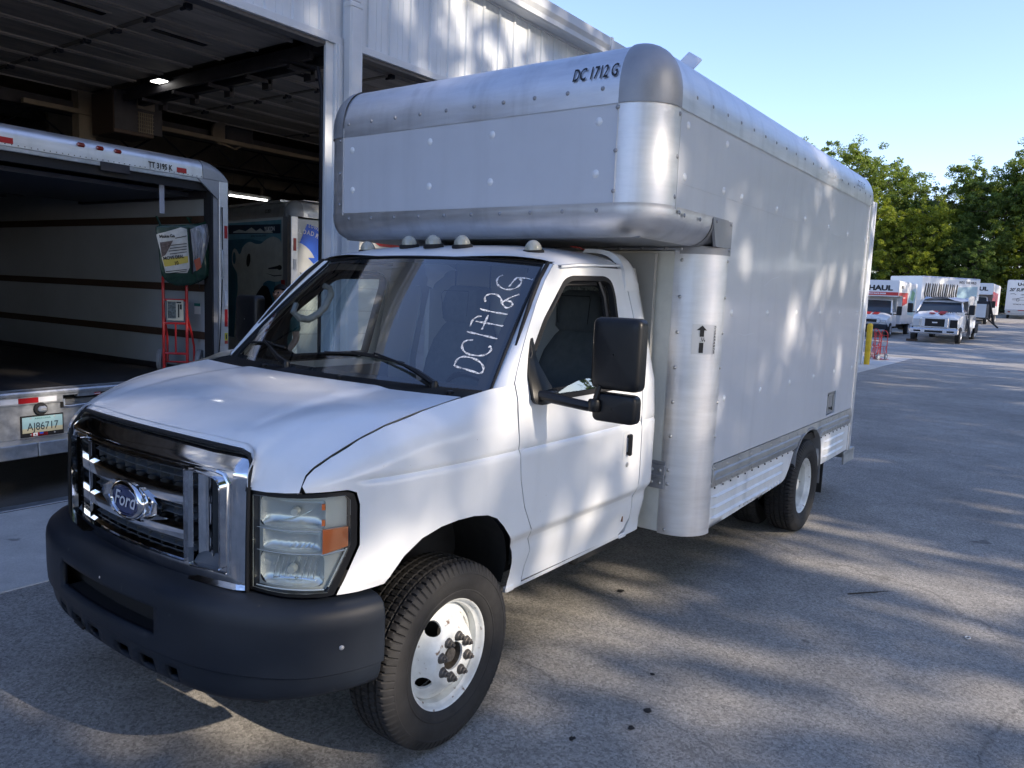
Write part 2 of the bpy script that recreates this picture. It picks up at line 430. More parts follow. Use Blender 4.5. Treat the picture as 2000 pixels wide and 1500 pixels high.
# ---- box panels
def boxside(sgn):
    o_ = [(xA+rA, zT), (xRs, zT), (xRs, zR1), (xB+rB, zR1), (xB+rB, zB), (xA+rA, zB)]
    hatch = [(4.565, 1.068), (4.84, 1.068), (4.84, .873), (4.565, .873)]
    fn = lambda u, v: (u, -hW, v)
    mb = patch(MB(), shrink(o_, .002), fn, .35, holes=[hatch] if sgn > 0 else [], rim=.02)
    if sgn < 0: mb.v = [(x, -y, z) for x, y, z in mb.v]
    p = mb.out('side_panel', m_panel, truck, smooth=False)
    return p
side_p = boxside(1); boxside(-1)
# sheet joint along the side panel: a shallow sealed lap
MB().box(xB+rB+.01, xRs-.01, -hW-.0012, -hW+.004, 1.714, 1.718).box(xA+rA+.01, xRs-.01, -hW-.0012, -hW+.004, 2.372, 2.3745).out('sheet_joint', m_panel, side_p)
# hatch (recessed little door)
hp = MB().box(4.57, 4.835, -hW+.012, -hW+.03, .878, 1.062).out('vent_hatch', m_alud, truck)
MB().box(4.60, 4.80, -hW+.002, -hW+.012, 1.035, 1.05).box(4.60, 4.62, -hW+.002, -hW+.012, .9, 1.05).box(4.78, 4.80, -hW+.002, -hW+.012, .9, 1.05).out('hatch_frame', m_alurail, hp)
MB().tube([(4.66, -hW+.004, .93), (4.70, -hW-.008, .915), (4.74, -hW+.004, .93)], .006, 6).out('hatch_latch', m_plastic, hp)
# attic front panel
fp = patch(MB(), [(-(hW-rA)+.002, zB+.002), (hW-rA-.002, zB+.002), (hW-rA-.002, zT-.002), (-(hW-rA)+.002, zT-.002)], lambda u, v: (xA+.0, u, v), .12, rim=.0).out('attic_front_panel', m_panel, truck, smooth=False)
# vertical attic corners
def qarc(cx, cy, r, a0, a1, n=14): return [(cx+r*math.cos(lerp(a0, a1, i/n)), cy+r*math.sin(lerp(a0, a1, i/n))) for i in range(n+1)]
for sg in (-1, 1):
    arc = qarc(xA+rA, (hW-rA), rA+.003, PI, PI/2)          # on +y side
    arc = [(xA-.003, hW-rA-.012)]+arc+[(xA+rA+.02, hW+.003)]
    rows = [[(x, sg*y, z) for x, y in arc] for z in (zB, zB+.2, zB+.36, zT)]
    MB().grid(rows).out('attic_corner_post', m_alu, truck, sharp=60)
    arc = qarc(xB+rB, (hW-rB), rB+.003, PI, PI/2)
    arc = [(xB-.003, hW-rB-.03)]+arc+[(xB+rB+.012, hW+.003)]
    rows = [[(x, sg*y, z) for x, y in arc] for z in (.432, .9, 1.4, 2.085)]
    MB().grid(rows).out('corner_post', m_alu, truck, sharp=60)
    # sealant beads on seams
    MB().tube([(xA+rA+.022, sg*(hW+.003), zB), (xA+rA+.022, sg*(hW+.003), zT)], .003, 5).out('seam_sealant', m_sealant, truck); MB().tube([(xA-.004, sg*(hW-rA-.013), zB), (xA-.004, sg*(hW-rA-.013), zT)], .0028, 5).out('seam_sealant', m_sealant, truck)
# top rails: quarter round r=.2 (front, both sides), bottom rails r=.135
rT = .2; rTz = .252
def prof_top(n=12): return [(0, zT-.055)]+[(rT*(1-math.cos(PI/2*i/n)), zT+rTz*math.sin(PI/2*i/n)) for i in range(n+1)]      # (inset, z)
def prof_bot(n=10): return [(-.004, zB+.012), (0, zB-.004)]+[(rb*(1-math.cos(PI/2*i/n)), zB-.01-rb*math.sin(PI/2*i/n)) for i in range(n+1)]
PT = [(d-.004 if z <= zT+.001 else d-.004, z) for d, z in prof_top()]; PB = prof_bot()
ya = hW-rA
wob = lambda t: .0015*math.sin(t*23)+.001*math.sin(t*57+1)
MB().grid([[(xA+d+wob(y+z)*.6, y, z) for d, z in PT] for y in np.linspace(-ya+.002, ya-.002, 40)]).out('front_top_rail', m_alu, truck, sharp=60)
MB().grid([[(xA+d, y, z) for d, z in PB] for y in np.linspace(-ya, ya, 9)]).out('front_bottom_rail', m_alu, truck, sharp=60)
for sg in (-1, 1):
    MB().grid([[(x, sg*(hW-d), z) for d, z in PT] for x in np.linspace(xA+rA, xRe-.09, 12)]).out('side_top_rail', m_alu, truck, sharp=60)
    MB().grid([[(x, sg*(hW-d), z) for d, z in PB] for x in np.linspace(xA+rA, 1.80, 4)]).out('side_bottom_rail', m_alu, truck, sharp=60)
    # corner castings (spherical octants, slightly proud)
    def corner(P, a_off, name, mat, grow):
        rows = []
        for i in range(15):
            t = PI+(-PI/2)*i/14; row = []
            for d, z in P:
                r = rA-d+grow; row.append((xA+rA+r*math.cos(t), sg*((hW-rA)+r*math.sin(t)), z+(grow if z > zT else 0)))
            rows.append(row)
        # short flat tails on both sides
        r0 = [(x, sg*(ya-a_off), z) for (x, y, z) in rows[0]]; r1 = [(xA+rA+.01, y, z) for (x, y, z) in rows[-1]]
        return MB().grid([r0]+rows+[r1]).out(name, mat, truck, sharp=60)
    corner([(d, z) for d, z in PT], .012, 'top_corner_cap', m_alud, .006)
    corner([(d, z) for d, z in PB], .012, 'bottom_corner_cap', m_alu, .004)
    # dark gusset joining attic rail and post
    gp = [(1.80, sg)]
    g = MB()
    g.grid([[(x, sg*(hW+.004-(d if d > 0 else 0)), z) for d, z in PB] for x in (1.80, 1.90, 2.03)])
    out_ = qarc(xB+rB, hW-rB, rB+.006, PI, PI/2); out_ = out_+[(xB+rB+.03, hW+.006)]
    g.grid([[(x, sg*y, z) for x, y in out_] for z in (2.06, 2.085, 2.105)])
    g.prism([(1.86, 2.10), (2.085, 2.10), (2.085, 2.25), (1.80, 2.25)], sg*(hW+.006), sg*(hW-.01), 'y')
    g.out('corner_gusset', m_alud, truck, sharp=50)
    # amber marker on cap
    a = PI*1.0
    c_ = Vector((xA+.050, sg*(ya+.055), zT+.14)); n_ = Vector((-1, sg*.35, .45)).normalized()
    q = Vector((0, -1, 0)).rotation_difference(n_)
    mk = MB().lathe([(.0001, -.012), (.012, -.010), (.018, -.003), (.019, 0)], 14, 'y').out('marker_lamp', m_amber, truck); mk.rotation_mode = 'QUATERNION'; mk.rotation_quaternion = q; mk.location = c_
    rg = MB().lathe([(.019, -.004), (.025, -.004), (.027, .01)], 16, 'y').out('lamp_ring', m_blk, mk)
# roof and underside of attic
MB().box(xA+rA-.02, xRe-.02, -(hW-rT)-.01, (hW-rT)+.01, zT+rTz-.02, zT+rTz-.006).out('box_roof', m_alu, truck)
MB().box(xA+rb-.02, xB+.01, -(hW-rb)-.01, (hW-rb)+.01, zB-.01-rb, zB-rb+.004).out('attic_floor', m_alud, truck)
# box front wall below the attic, with header strip
fw = MB().box(xB, xB+.03, -ya-.01, ya+.01, .44, 2.075).out('front_wall', M('off_white_wall_paint', (.66, .67, .62), .45, coat=.2, var=(14, .06)), truck)
MB().box(xB-.012, xB+.03, -ya-.02, ya+.02, 2.078, zB-rb-.012, b=.003).out('header_strip', m_galv, truck)
MB().box(xB-.01, xB+.002, -.985, -.87, .84, .862, b=.003).box(xB-.016, xB+.002, -.985, -.87, .70, .84, b=.004).box(xB-.024, xB+.002, -.985, -.87, .762, .782, b=.003).out('lower_bracket', m_alud, truck)
for z in (.735, .81):
    for y in (-.905, -.955): rivet(riv_a, (xB-.016, y, z), (-1, 0, 0), truck)
for y in np.arange(-.90, .95, .15): rivet(riv_g, (xB-.012, float(y), 2.092), (-1, 0, 0), truck)
rivet(riv_w, (xB, -.745, 1.695), (-1, 0, 0), truck)
# rear frame and door
MB().box(xRs, xRe, -hW-.006, -hW+.09, .44, zT+.02, b=.004).box(xRs, xRe, hW-.09, hW+.006, .44, zT+.02, b=.004).box(xRs, xRe, -hW+.09, hW-.09, zT-.12, zT+.02, b=.004).out('rear_frame', m_alu, truck)
MB().grid([[(x, (hW+.002)*s_ if False else y, z) for y, z in [(-hW-.003, zT-.055)]+[(-hW-.003+rT*(1-math.cos(PI/2*i/8)), zT+.004+rTz*math.sin(PI/2*i/8)) for i in range(9)]+[(hW+.003-rT*(1-math.cos(PI/2*i/8)), zT+.004+rTz*math.sin(PI/2*i/8)) for i in range(8, -1, -1)]+[(hW+.003, zT-.055)]] for x, s_ in ((xRe-.1, 1), (xRe-.03, 1), (xRe, 1))]).out('rear_top_cap', m_alu, truck)
rd = MB().box(xRe-.06, xRe-.03, -hW+.09, hW-.09, .5, zT-.1).out('rear_door', m_paint2, truck)
MB().prism([(-hW+.0, zT-.02), (hW, zT-.02), (hW-rT, zT+rTz), (-hW+rT, zT+rTz)], xRe-.03, xRe-.005, 'x').out('rear_cap_plate', m_alu, truck)
MB().box(xRe, xRe+.015, -hW, -hW+.03, 2.60, 2.66, b=.003).out('rear_marker_lamp', m_redlens, truck)
# aluminium rub rail + corrugated skirt with wheel arch
arch_c, arch_rx, arch_top = 4.12, .42, .80
def archz(x):
    t = (x-arch_c)/arch_rx
    return -1 if abs(t) >= 1 else arch_top-.0+ (-.36)*(1-math.sqrt(max(0, 1-abs(t)**2.4)))
fn_s = lambda off: (lambda u, v: (u, -hW-off(v), v))
def railoff(z): return .004+.010*smst(.725, .732, z)*(1-smst(.75, .756, z))+.012*smst(.80-.03, .776, z)*(1-smst(.795, .80, z))
def railpoly(x0, x1):
    return [(x0, zR2), (x1, zR2), (x1, zR1), (x0, zR1)]
archp = [(3.70, .30), (3.745, .66), (3.80, .72), (3.87, .765), (3.96, .795), (4.06, .808), (4.16, .806), (4.25, .79), (4.33, .755), (4.40, .70), (4.44, .63), (4.47, .52), (4.49, .30)]
rail_o = [(xB+rB, zR2), (3.735, zR2)]+[p for p in archp if p[1] > zR2+.008]+[(4.41, zR2), (xRs-.002, zR2), (xRs-.002, zR1-.002), (xB+rB, zR1-.002)]
for sg in (-1, 1):
    mb = patch(MB(), rail_o, fn_s(railoff), .09, rim=.03, feat=(.725, .732, .75, .756, .77, .776, .795, .80))
    if sg > 0: mb.v = [(x, -y, z) for x, y, z in mb.v]
    rl = mb.out('rub_rail', m_alurail, truck, sharp=25)
    for a, b, sl in (([(xB+rB, zS), (3.47, .482), (3.55, .50), (3.63, .56), (3.74, zR2-.002), (xB+rB, zR2-.002)], 0, (2.11, 3.50)), ([(4.47, .45), (xRs-.002, .45), (xRs-.002, zR2-.002), (4.41, zR2-.002), (4.445, .62)], 1, (4.585, 5.33))):
        def so(v, u=None): return 0
        x0, x1 = sl
        def fnk(u, v, x0=x0, x1=x1):
            e = smst(x0-.01, x0+.02, u)*(1-smst(x1-.09+(.64-v)*.0, x1, u))
            d = sum(.014*max(0, 1-abs((v-c)/.011)) for c in (.635, .568, .503))
            return (u, -hW+.006-d*e, v)
        mb = patch(MB(), a, fnk, .07, rim=.02, feat=(.624, .635, .646, .557, .568, .579, .492, .503, .514))
        if sg > 0: mb.v = [(x, -y, z) for x, y, z in mb.v]
        mb.out('skirt_panel', m_paint2, truck, sharp=20)
    # arch trim
    tr = [p for p in archp]; MB().grid([[(x, sg*(hW+.012), z) for x, z in tr], [(x, sg*(hW+.012), z+.018) for x, z in tr], [(x, sg*(hW-.03), z+.018) for x, z in tr]]).grid([[(x, sg*(hW+.012), z) for x, z in tr], [(x, sg*(hW-.12), z) for x, z in tr]]).out('arch_trim', m_alud, truck)
# rivets on the visible side
for x, z in [(1.417, 2.656), (1.937, 2.657), (1.41, 2.406), (1.934, 2.407), (2.213, 2.406), (2.85, 2.407), (3.487, 2.41), (4.12, 2.408), (4.735, 2.409), (5.377, 2.412), (2.188, 1.738), (2.832, 1.74), (3.471, 1.742), (4.103, 1.743), (4.712, 1.745), (5.35, 1.745), (2.168, 1.232), (2.808, 1.232), (3.447, 1.234), (4.073, 1.24), (4.704, 1.242), (5.34, 1.24)]:
    rivet(riv_w, (x, -hW, z), (0, -1, 0), truck)
for y, z in [(.893, 2.636), (.244, 2.636), (-.206, 2.637), (-.863, 2.643), (.887, 2.395), (.242, 2.389), (-.204, 2.39), (-.859, 2.396)]: rivet(riv_w, (xA, y, z), (-1, 0, 0), truck)
for k in range(10): rivet(riv_g, (xA-.004, .923-.2*k, 2.795), (-1, 0, .0), truck); rivet(riv_g, (xA+.001, .917-.199*k, 2.221), (-1, 0, -.1), truck)
for k in range(20): rivet(riv_g, (1.497+.207*k, -hW+.004-.004, 2.806), (0, -1, .1), truck)
for z in (2.025, 1.82, 1.619, 1.417, 1.217, 1.017, .817, .734, .46): rivet(riv_a, (xB-.004, -1.0, z), (-1, 0, 0), truck)
for z in (2.03, 1.824, 1.62, 1.42, 1.218, 1.017, .819, .73): rivet(riv_a, (2.058, -hW-.003, z), (0, -1, 0), truck)
for z in (2.70, 2.50, 2.31): rivet(riv_g, (xA-.004, -.965, z), (-1, -.1, 0), truck); rivet(riv_g, (xA+rA+.006, -hW-.003, z-.01), (0, -1, 0), truck); rivet(riv_g, (xA-.004, 1.0, z), (-1, .1, 0), truck)
for x, z in ((1.42, 2.222), (1.62, 2.222), (1.85, 2.235), (2.06, 2.235), (2.06, 2.09), (1.36, 2.23)): rivet(riv_g, (x, -hW-.007, z), (0, -1, 0), truck)
for k in range(17):
    x = 2.09+.2075*k
    rivet(riv_a, (x, -hW-.005, .819), (0, -1, 0), truck)
    if k % 2 == 0 and not 3.75 < x < 4.40: rivet(riv_a, (x, -hW-.005, .7375), (0, -1, 0), truck)
mbr = MB()
for x in list(np.arange(2.12, 3.7, .13))+list(np.arange(4.47, 5.4, .13)): mbr.box(x, x+.008, -hW-.004, -hW+.002, zR2-.016, zR2-.006)
mbr.out('skirt_screws', m_blk, truck)['kind'] = 'stuff'
for z in np.arange(.7, 2.75, .29): rivet(riv_a, (xRs+.025, -hW-.006, float(z)), (0, -1, 0), truck)

# lettering
def toprail_fn(u, v):   # u towards -y along the front rail, v along the arc from z=2.80
    a = (v-.026)/rT; a = max(a, 0)
    if v < .026: return (xA-.0055, -u, zT+v)
    return (xA+rT*(1-math.cos(a))-.0058, -u, zT+.026+rT*math.sin(a)-.0)
def tr2(u, v):
    a = max(0, (2.832-zT)/rT)+v/rT
    return (xA-.0105+rT*(1-math.cos(a)), -u, zT+.006*math.sin(a)+rTz*math.sin(a))
text_on('fleet_number', 'DC 1712 G', .056, lambda u, v: tr2(.70+u, v), m_ink, truck, bold=.018, w=.70)
text_on('fleet_number', 'DC 1712 G', .05, lambda u, v: (4.9+u, -hW-.006+.0, 2.83+v) if True else 0, m_ink, truck, bold=.01, w=.8)
# mirror-written clearance sticker on the post
def post_fn(u, v):     # u = rearwards arc coordinate, from x
    x = 1.76+u; dx = xB+rB-x
    if dx > 0: yy = (hW-rB)+math.sqrt(max(0, (rB+.0045)**2-dx*dx))
    else: yy = hW+.004
    return (x, -yy, v)
def post_lift(l): return lambda u, v: (lambda p: (p[0], p[1]-l, p[2]))(post_fn(u, v))
st = MB(); st.grid([[post_lift(.001)(lerp(.115, .225, i/6), z) for i in range(7)] for z in (1.50, 1.67)]).out('clearance_sticker', M('silver_sticker', (.55, .56, .57), .4, metal=.4), truck)
sk = bpy.data.objects['clearance_sticker']
ar = MB(); pf0 = post_lift(.0045); pf = lambda u, v: pf0(u-.058, v)
ar.add([pf(.195, 1.508), pf(.212, 1.508), pf(.212, 1.566), pf(.195, 1.566)], [(0, 1, 2, 3)]).add([pf(.195, 1.60), pf(.212, 1.60), pf(.212, 1.638), pf(.195, 1.638)], [(0, 1, 2, 3)]).add([pf(.183, 1.636), pf(.224, 1.636), pf(.2035, 1.664)], [(0, 1, 2)]).out('arrow', m_ink, sk, smooth=False)
for k, ch in enumerate('CLEARANCE'):
    V, F, W = text2d(ch, .0135, .03)
    mesh('letter', [pf(.272-(u-W/2), 1.649-k*.0178+v) for u, v in V], F, m_ink, sk, smooth=False)
for k, ch in enumerate(('11', 'FT.')):
    V, F, W = text2d(ch, .012, .03); mesh('letter', [pf(.204+W/2-u+.004, 1.585-k*.0135+v) for u, v in V], F, m_ink, sk, smooth=False)

# ---- wheels
# lathe radius accumulates rf per profile point, so evaluate profile explicitly
def tyre_mesh_exact():
    prof = [(.218, -.082), (.226, -.095), (.245, -.106), (.256, -.107), (.258, -.1095), (.262, -.1095), (.264, -.108), (.285, -.1145), (.31, -.1145), (.325, -.112), (.327, -.1135), (.331, -.1125), (.345, -.106), (.358, -.099), (.366, -.092), (.3705, -.083), (.372, -.064), (.372, -.061), (.361, -.058), (.361, -.051), (.373, -.048), (.374, -.027), (.363, -.024), (.363, -.017), (.374, -.014)]
    prof = prof+[(r, -h) for r, h in prof[::-1]]; n = len(prof); seg = 468; vs = []; fs = []
    for i in range(seg):
        t = 2*PI*i/seg
        for j, (r, h) in enumerate(prof):
            if 12 <= j <= 16 or n-17 <= j <= n-13: r += (-.010 if (i+(1 if j in (15, 16) else 0)) % 6 == 0 else 0)
            elif abs(h) < .05 and r > .37: r += -.007 if (i+(0 if h > 0 else 2)+(1 if abs(h) < .03 else 0)) % 6 == 1 else 0
            vs.append((r*math.cos(t), h, r*math.sin(t)))
    for i in range(seg):
        for j in range(n-1): fs.append((i*n+j, i*n+j+1, ((i+1) % seg)*n+j+1, ((i+1) % seg)*n+j))
    o = mesh('tyre', vs, fs, m_rub, None, sharp=30); me = o.data; bpy.data.objects.remove(o); return me
tyre_me = tyre_mesh_exact()
def lug_me():
    o = MB().lathe([(.0001, -.034), (.006, -.033), (.007, -.025), (.0125, -.023), (.0135, -.012), (.017, -.010), (.021, -.001), (.022, .002)], 12, 'y').out('lug_nut', m_lug); me = o.data; bpy.data.objects.remove(o); return me
lug = lug_me()
def front_rim_me():
    mb = MB()
    mb.lathe([(.2235, -.078), (.2245, -.086), (.2215, -.0895), (.2165, -.086), (.2135, -.076), (.209, -.066), (.200, -.060), (.196, -.03), (.190, .01)], 64, 'y')
    R = [.0, .056, .060, .066, .105, .114, .126, .150, .170, .182, .193]; Y = [-.1075, -.1075, -.1075, -.112, -.1145, -.111, -.098, -.066, -.044, -.034, -.030]
    def fn(u, v):
        r = math.hypot(u, v); return (u, interp(r, R, Y), v)
    circ = lambda r, n=48, c=(0, 0): [(c[0]+r*math.cos(2*PI*i/n), c[1]+r*math.sin(2*PI*i/n)) for i in range(n)]
    holes = [circ(.056, 24)]
    for k in range(4):
        t = math.radians(122+ k*90); c = (.150*math.cos(t), .150*math.sin(t)); e = []
        for i in range(16):
            a = 2*PI*i/16; pr = .021*math.cos(a); pt = .034*math.sin(a); e.append((c[0]+pr*math.cos(t)-pt*math.sin(t), c[1]+pr*math.sin(t)+pt*math.cos(t)))
        holes.append(e)
    q = patch(MB(), circ(.193, 64), fn, .012, holes, rim=-.008 if False else .01)
    mb.add(q.v, q.f)
    mb.lathe([(.057, -.108), (.055, -.06), (.0001, -.055)], 24, 'y', mi=1)
    mb.lathe([(.030, -.085), (.028, -.095), (.0001, -.096)], 16, 'y', mi=1)
    mb.lathe([(.185, .06), (.0001, .06)], 24, 'y', mi=2)
    o = mb.out('wheel', [m_rimw, m_lug, m_blk], None, sharp=40, fix=False); me = o.data; bpy.data.objects.remove(o); return me
def rear_rim_me():
    mb = MB()
    mb.lathe([(.2235, -.078), (.2245, -.086), (.2215, -.0895), (.2165, -.086), (.2135, -.076), (.209, -.066), (.203, -.055), (.196, -.05), (.192, .0), (.187, .04), (.175, .055), (.14, .062), (.118, .066), (.112, .058), (.105, .05), (.06, .05), (.058, .02), (.05, -.03), (.045, -.045), (.0001, -.046)], 64, 'y')
    o = mb.out('wheel', [m_rimw, m_lug, m_blk], None, sharp=40, fix=False); me = o.data; bpy.data.objects.remove(o); return me
frim = front_rim_me(); rrim = rear_rim_me()
def wheel(me, x, y, z, parent, flip=False, front=True, inner=False):
    w_ = link('wheel', me, None, parent, (x, y, z), (0, 0, PI if flip else 0))
    t_ = link('tyre', tyre_me, None, w_)
    if not inner:
        R_ = .081
        for k in range(8):
            a = math.radians(22.5+45*k+8); n_ = link('lug_nut', lug, None, w_, (R_*math.cos(a), -.114 if front else .05, R_*math.sin(a)))
    return w_
wheel(frim, 0, -.868, .3677, truck); wheel(frim, 0, .868, .3677, truck, True)
for s_, fl in ((-1, False), (1, True)):
    wheel(rrim, 4.03, s_*1.098, .362, truck, fl, False); wheel(rrim, 4.03, s_*.80, .362, truck, not fl, False, True)
# under body: frame rails, axles, tank, mudflaps, wheel-well
ub = MB(); ub.box(-.45, 5.5, -.43, -.36, .42, .60).box(-.45, 5.5, .36, .43, .42, .60)
ub.tube([(4.03, -1.0, .362), (4.03, 1.0, .362)], .06, 12).lathe([(.02, -.16), (.13, -.12), (.17, 0), (.13, .12), (.02, .16)], 16, 'y', (4.03, 0, .36)).tube([(0, -.85, .34), (0, .85, .34)], .04, 10)
for x in np.arange(2.1, 5.5, .4): ub.box(float(x), float(x)+.05, -hW+.22, hW-.22, .60, .68)
ub.box(2.1, xRe-.1, -hW+.03, hW-.03, .70, .76).box(1.2, 1.7, -.8, -.5, .36, .6, b=.02).tube([(.6, .3, .4), (2.6, .34, .38), (3.6, .3, .42), (5.2, .5, .42)], .035, 8)
ub.out('chassis', m_under, truck)
for s_ in (-1, 1):
    MB().box(4.70, 4.715, *sorted((s_*1.165, s_*.72)), .17, .60).out('mud_flap', m_blk, truck)
st_ = MB().box(5.40, 5.78, -1.175, 1.175, .405, .435, b=.004).box(5.76, 5.79, -1.18, 1.18, .31, .435, b=.004).box(5.40, 5.76, -1.175, -1.16, .31, .405).out('rear_step', m_galv, truck)

# scratches on the big side panel
sc_ = MB()
for L in ([(3.06, 2.62), (2.98, 2.40), (2.90, 2.18)], [(3.23, 2.36), (3.19, 2.12), (3.16, 1.97)], [(3.0, 1.98), (2.86, 1.96), (2.72, 1.91)], [(3.9, 1.40), (3.85, 1.26)], [(4.65, 1.6), (4.55, 1.47), (4.50, 1.35)], [(2.3, 1.62), (2.42, 1.60), (2.6, 1.612)], [(2.5, 2.08), (2.58, 2.0)], [(4.2, 2.2), (4.23, 1.95)]):
    P = [(x, z) for x, z in L]
    for i in range(len(P)-1):
        (x0, z0), (x1, z1) = P[i], P[i+1]; d = math.hypot(x1-x0, z1-z0); nx, nz = -(z1-z0)/d*.0022, (x1-x0)/d*.0022
        sc_.add([(x0-nx, -hW-.0012, z0-nz), (x0+nx, -hW-.0012, z0+nz), (x1+nx, -hW-.0012, z1+nz), (x1-nx, -hW-.0012, z1-nz)], [(0, 1, 2, 3)])
o_ = sc_.out('scratches', M('scratch', (.66, .69, .74), .7), side_p, smooth=False); o_['kind'] = 'stuff'

# ---- cab
# =================================================================== CAB
def both(mb, name, mat, parent=truck, **k):
    a = mb.out(name, mat, parent, **k)
    m2 = MB(); m2.v = [(x, -y, z) for x, y, z in mb.v]; m2.f = [tuple(f[::-1]) for f in mb.f]; m2.mi = mb.mi[:]
    b = m2.out(name, mat, parent, **k); return a, b
SFEAT = (.66, .70, .74, .775, .785, .795, 1.134, 1.141, 1.146, 1.150, 1.155, 1.162)
GAP = .0022
# fender
fender_o = [(-.655, 1.118), (-.582, 1.121), (-.515, 1.123), (-.485, 1.112), (-.473, 1.07), (-.471, .928), (-.492, .884), (-.551, .757),
            (-.469, .757), (-.368, .763), (-.325, .81), (-.286, .850), (-.205, .898), (-.11, .922), (-.02, .929), (.07, .926), (.155, .911), (.215, .885), (.26, .843), (.30, .795), (.335, .753), (.368, .70), (.385, .64), (.388, .58), (.375, .54), (.362, .512),
            (.49, .514), (.498, .60), (.512, .671), (.475, .76), (.403, .897), (.370, 1.02), (.356, 1.153), (.345, 1.30), (.341, 1.43),
            (.22, 1.418), (.13, 1.398), (.076, 1.387), (-.141, 1.351), (-.318, 1.314), (-.436, 1.278), (-.566, 1.228), (-.63, 1.195), (-.655, 1.172), (-.668, 1.141)]
mb = patch(MB(), shrink(fender_o, GAP), side, .028, rim=0, feat=SFEAT)
fend, _ = both(mb, 'fender', m_paint, sharp=40)
# wheel arch inner lip + liner
arch_edge = [(-.368, .763), (-.325, .81), (-.286, .850), (-.205, .898), (-.11, .922), (-.02, .929), (.07, .926), (.155, .911), (.215, .885), (.26, .843), (.30, .795), (.335, .753), (.368, .70), (.385, .64), (.388, .58), (.375, .54)]
rows = [[side(s, z) for s, z in arch_edge], [(lambda p: (p[0], p[1]+.03, p[2]+.004))(side(s, z)) for s, z in arch_edge], [(s*1.12, -.62, z+.03) for s, z in arch_edge], [(s*1.12, -.5, z+.03) for s, z in arch_edge]]
both(MB().grid(rows[1:]).add([(-.42, -.60, .4), (.45, -.60, .4), (.45, -.60, 1.0), (-.42, -.60, 1.0)], [(0, 1, 2, 3)]), 'wheel_well', m_under)
# door
door_o = [(.345, 1.432), (.356, 1.153), (.370, 1.02), (.403, .897), (.475, .76), (.512, .671), (.498, .60), (.492, .528), (1.38, .520), (1.45, .545), (1.497, .60), (1.482, .68), (1.474, .76), (1.478, .9), (1.474, 1.18), (1.492, 1.45), (1.507, 1.72), (1.492, 1.86), (1.462, 1.955), (.795, 1.945), (.70, 1.868), (.60, 1.765), (.50, 1.648), (.42, 1.545), (.37, 1.475)]
win_o = [(.50, 1.338), (1.262, 1.342), (1.30, 1.37), (1.325, 1.646), (1.345, 1.82), (1.33, 1.885), (1.27, 1.906), (.935, 1.896), (.868, 1.876), (.64, 1.695), (.50, 1.55), (.445, 1.443), (.45, 1.36)]
win_o = rounded(win_o, .03, 3)
mb = patch(MB(), shrink(door_o, GAP), side, .032, holes=[win_o], rim=.02, feat=SFEAT)
door, door2 = both(mb, 'door', m_paint, sharp=40)
def side_in(d):
    def f(u, v):
        x, y, z = side(u, v); return (x, y+d, z)
    return f
# window seal ring and recessed frame
inner = shrink(win_o, .022)
for par, sg in ((door, 1), (door2, -1)):
    m2 = patch(MB(), shrink(win_o, -.002), side_in(-.002), .05, holes=[inner], rim=.03)
    m3 = patch(MB(), shrink(win_o, .018), side_in(.035), .05, holes=[shrink(win_o, .045)], rim=.03)
    m2.add(m3.v, m3.f)
    if sg < 0: m2.v = [(x, -y, z) for x, y, z in m2.v]
    m2.out('window_seal', m_blk if sg > 0 else m_blk, par)
    if sg < 0:
        g = patch(MB(), inner, side_in(.02), .1, rim=0); g.v = [(x, -y, z) for x, y, z in g.v]; g.out('window_glass', m_sideglass, par)
# lowered door pane, a wedge still showing
g = patch(MB(), [(.64, 1.345), (1.26, 1.347), (1.27, 1.42), (.90, 1.405), (.78, 1.385)], side_in(.03), .1, rim=.004); g.out('window_glass', glass_mat('pale_door_glass', (.62, .72, .72), 2.5), door)
# dark run channel at rear of the window
MB().tube([side_in(.03)(s, z) for s, z in ((1.225, 1.345), (1.25, 1.6), (1.27, 1.80), (1.24, 1.88))], .012, 6).out('glass_channel', m_plastic, door)
# rear cab side
rear_o = [(1.40, .505), (1.46, .52), (1.501, .585), (1.486, .68), (1.478, .76), (1.482, .9), (1.478, 1.18), (1.496, 1.45), (1.511, 1.72), (1.500, 1.84), (1.58, 1.84), (1.66, 1.84), (1.69, 1.78), (1.70, 1.6), (1.70, 1.35), (1.70, 1.1), (1.712, .9), (1.728, .78), (1.725, .68), (1.68, .56), (1.63, .50)]
def rear_fn(u, v):
    x, y, z = side(min(u, 1.7), v); e = max(0, u-1.60); return (x if u <= 1.7 else x+(u-1.7), y+ (e*e*3.2), z)
mb = patch(MB(), shrink(rear_o, GAP), rear_fn, .04, rim=.05, feat=SFEAT); both(mb, 'cab_rear_panel', m_paint, sharp=40)
# rocker strip under the door
rk = MB(); rk.grid([[side(s, .524), (lambda p: (p[0], p[1]+.004, .505))(side(s, .51)), (lambda p: (p[0], p[1]+.035, .497))(side(s, .5))] for s in np.linspace(.38, 1.47, 12)])
both(rk, 'rocker', m_paint2)
both(MB().box(.372, .43, -.952, -.93, .505, .53, b=.004).box(1.40, 1.47, -.95, -.93, .50, .515, b=.003), 'rocker_end', m_paint2)
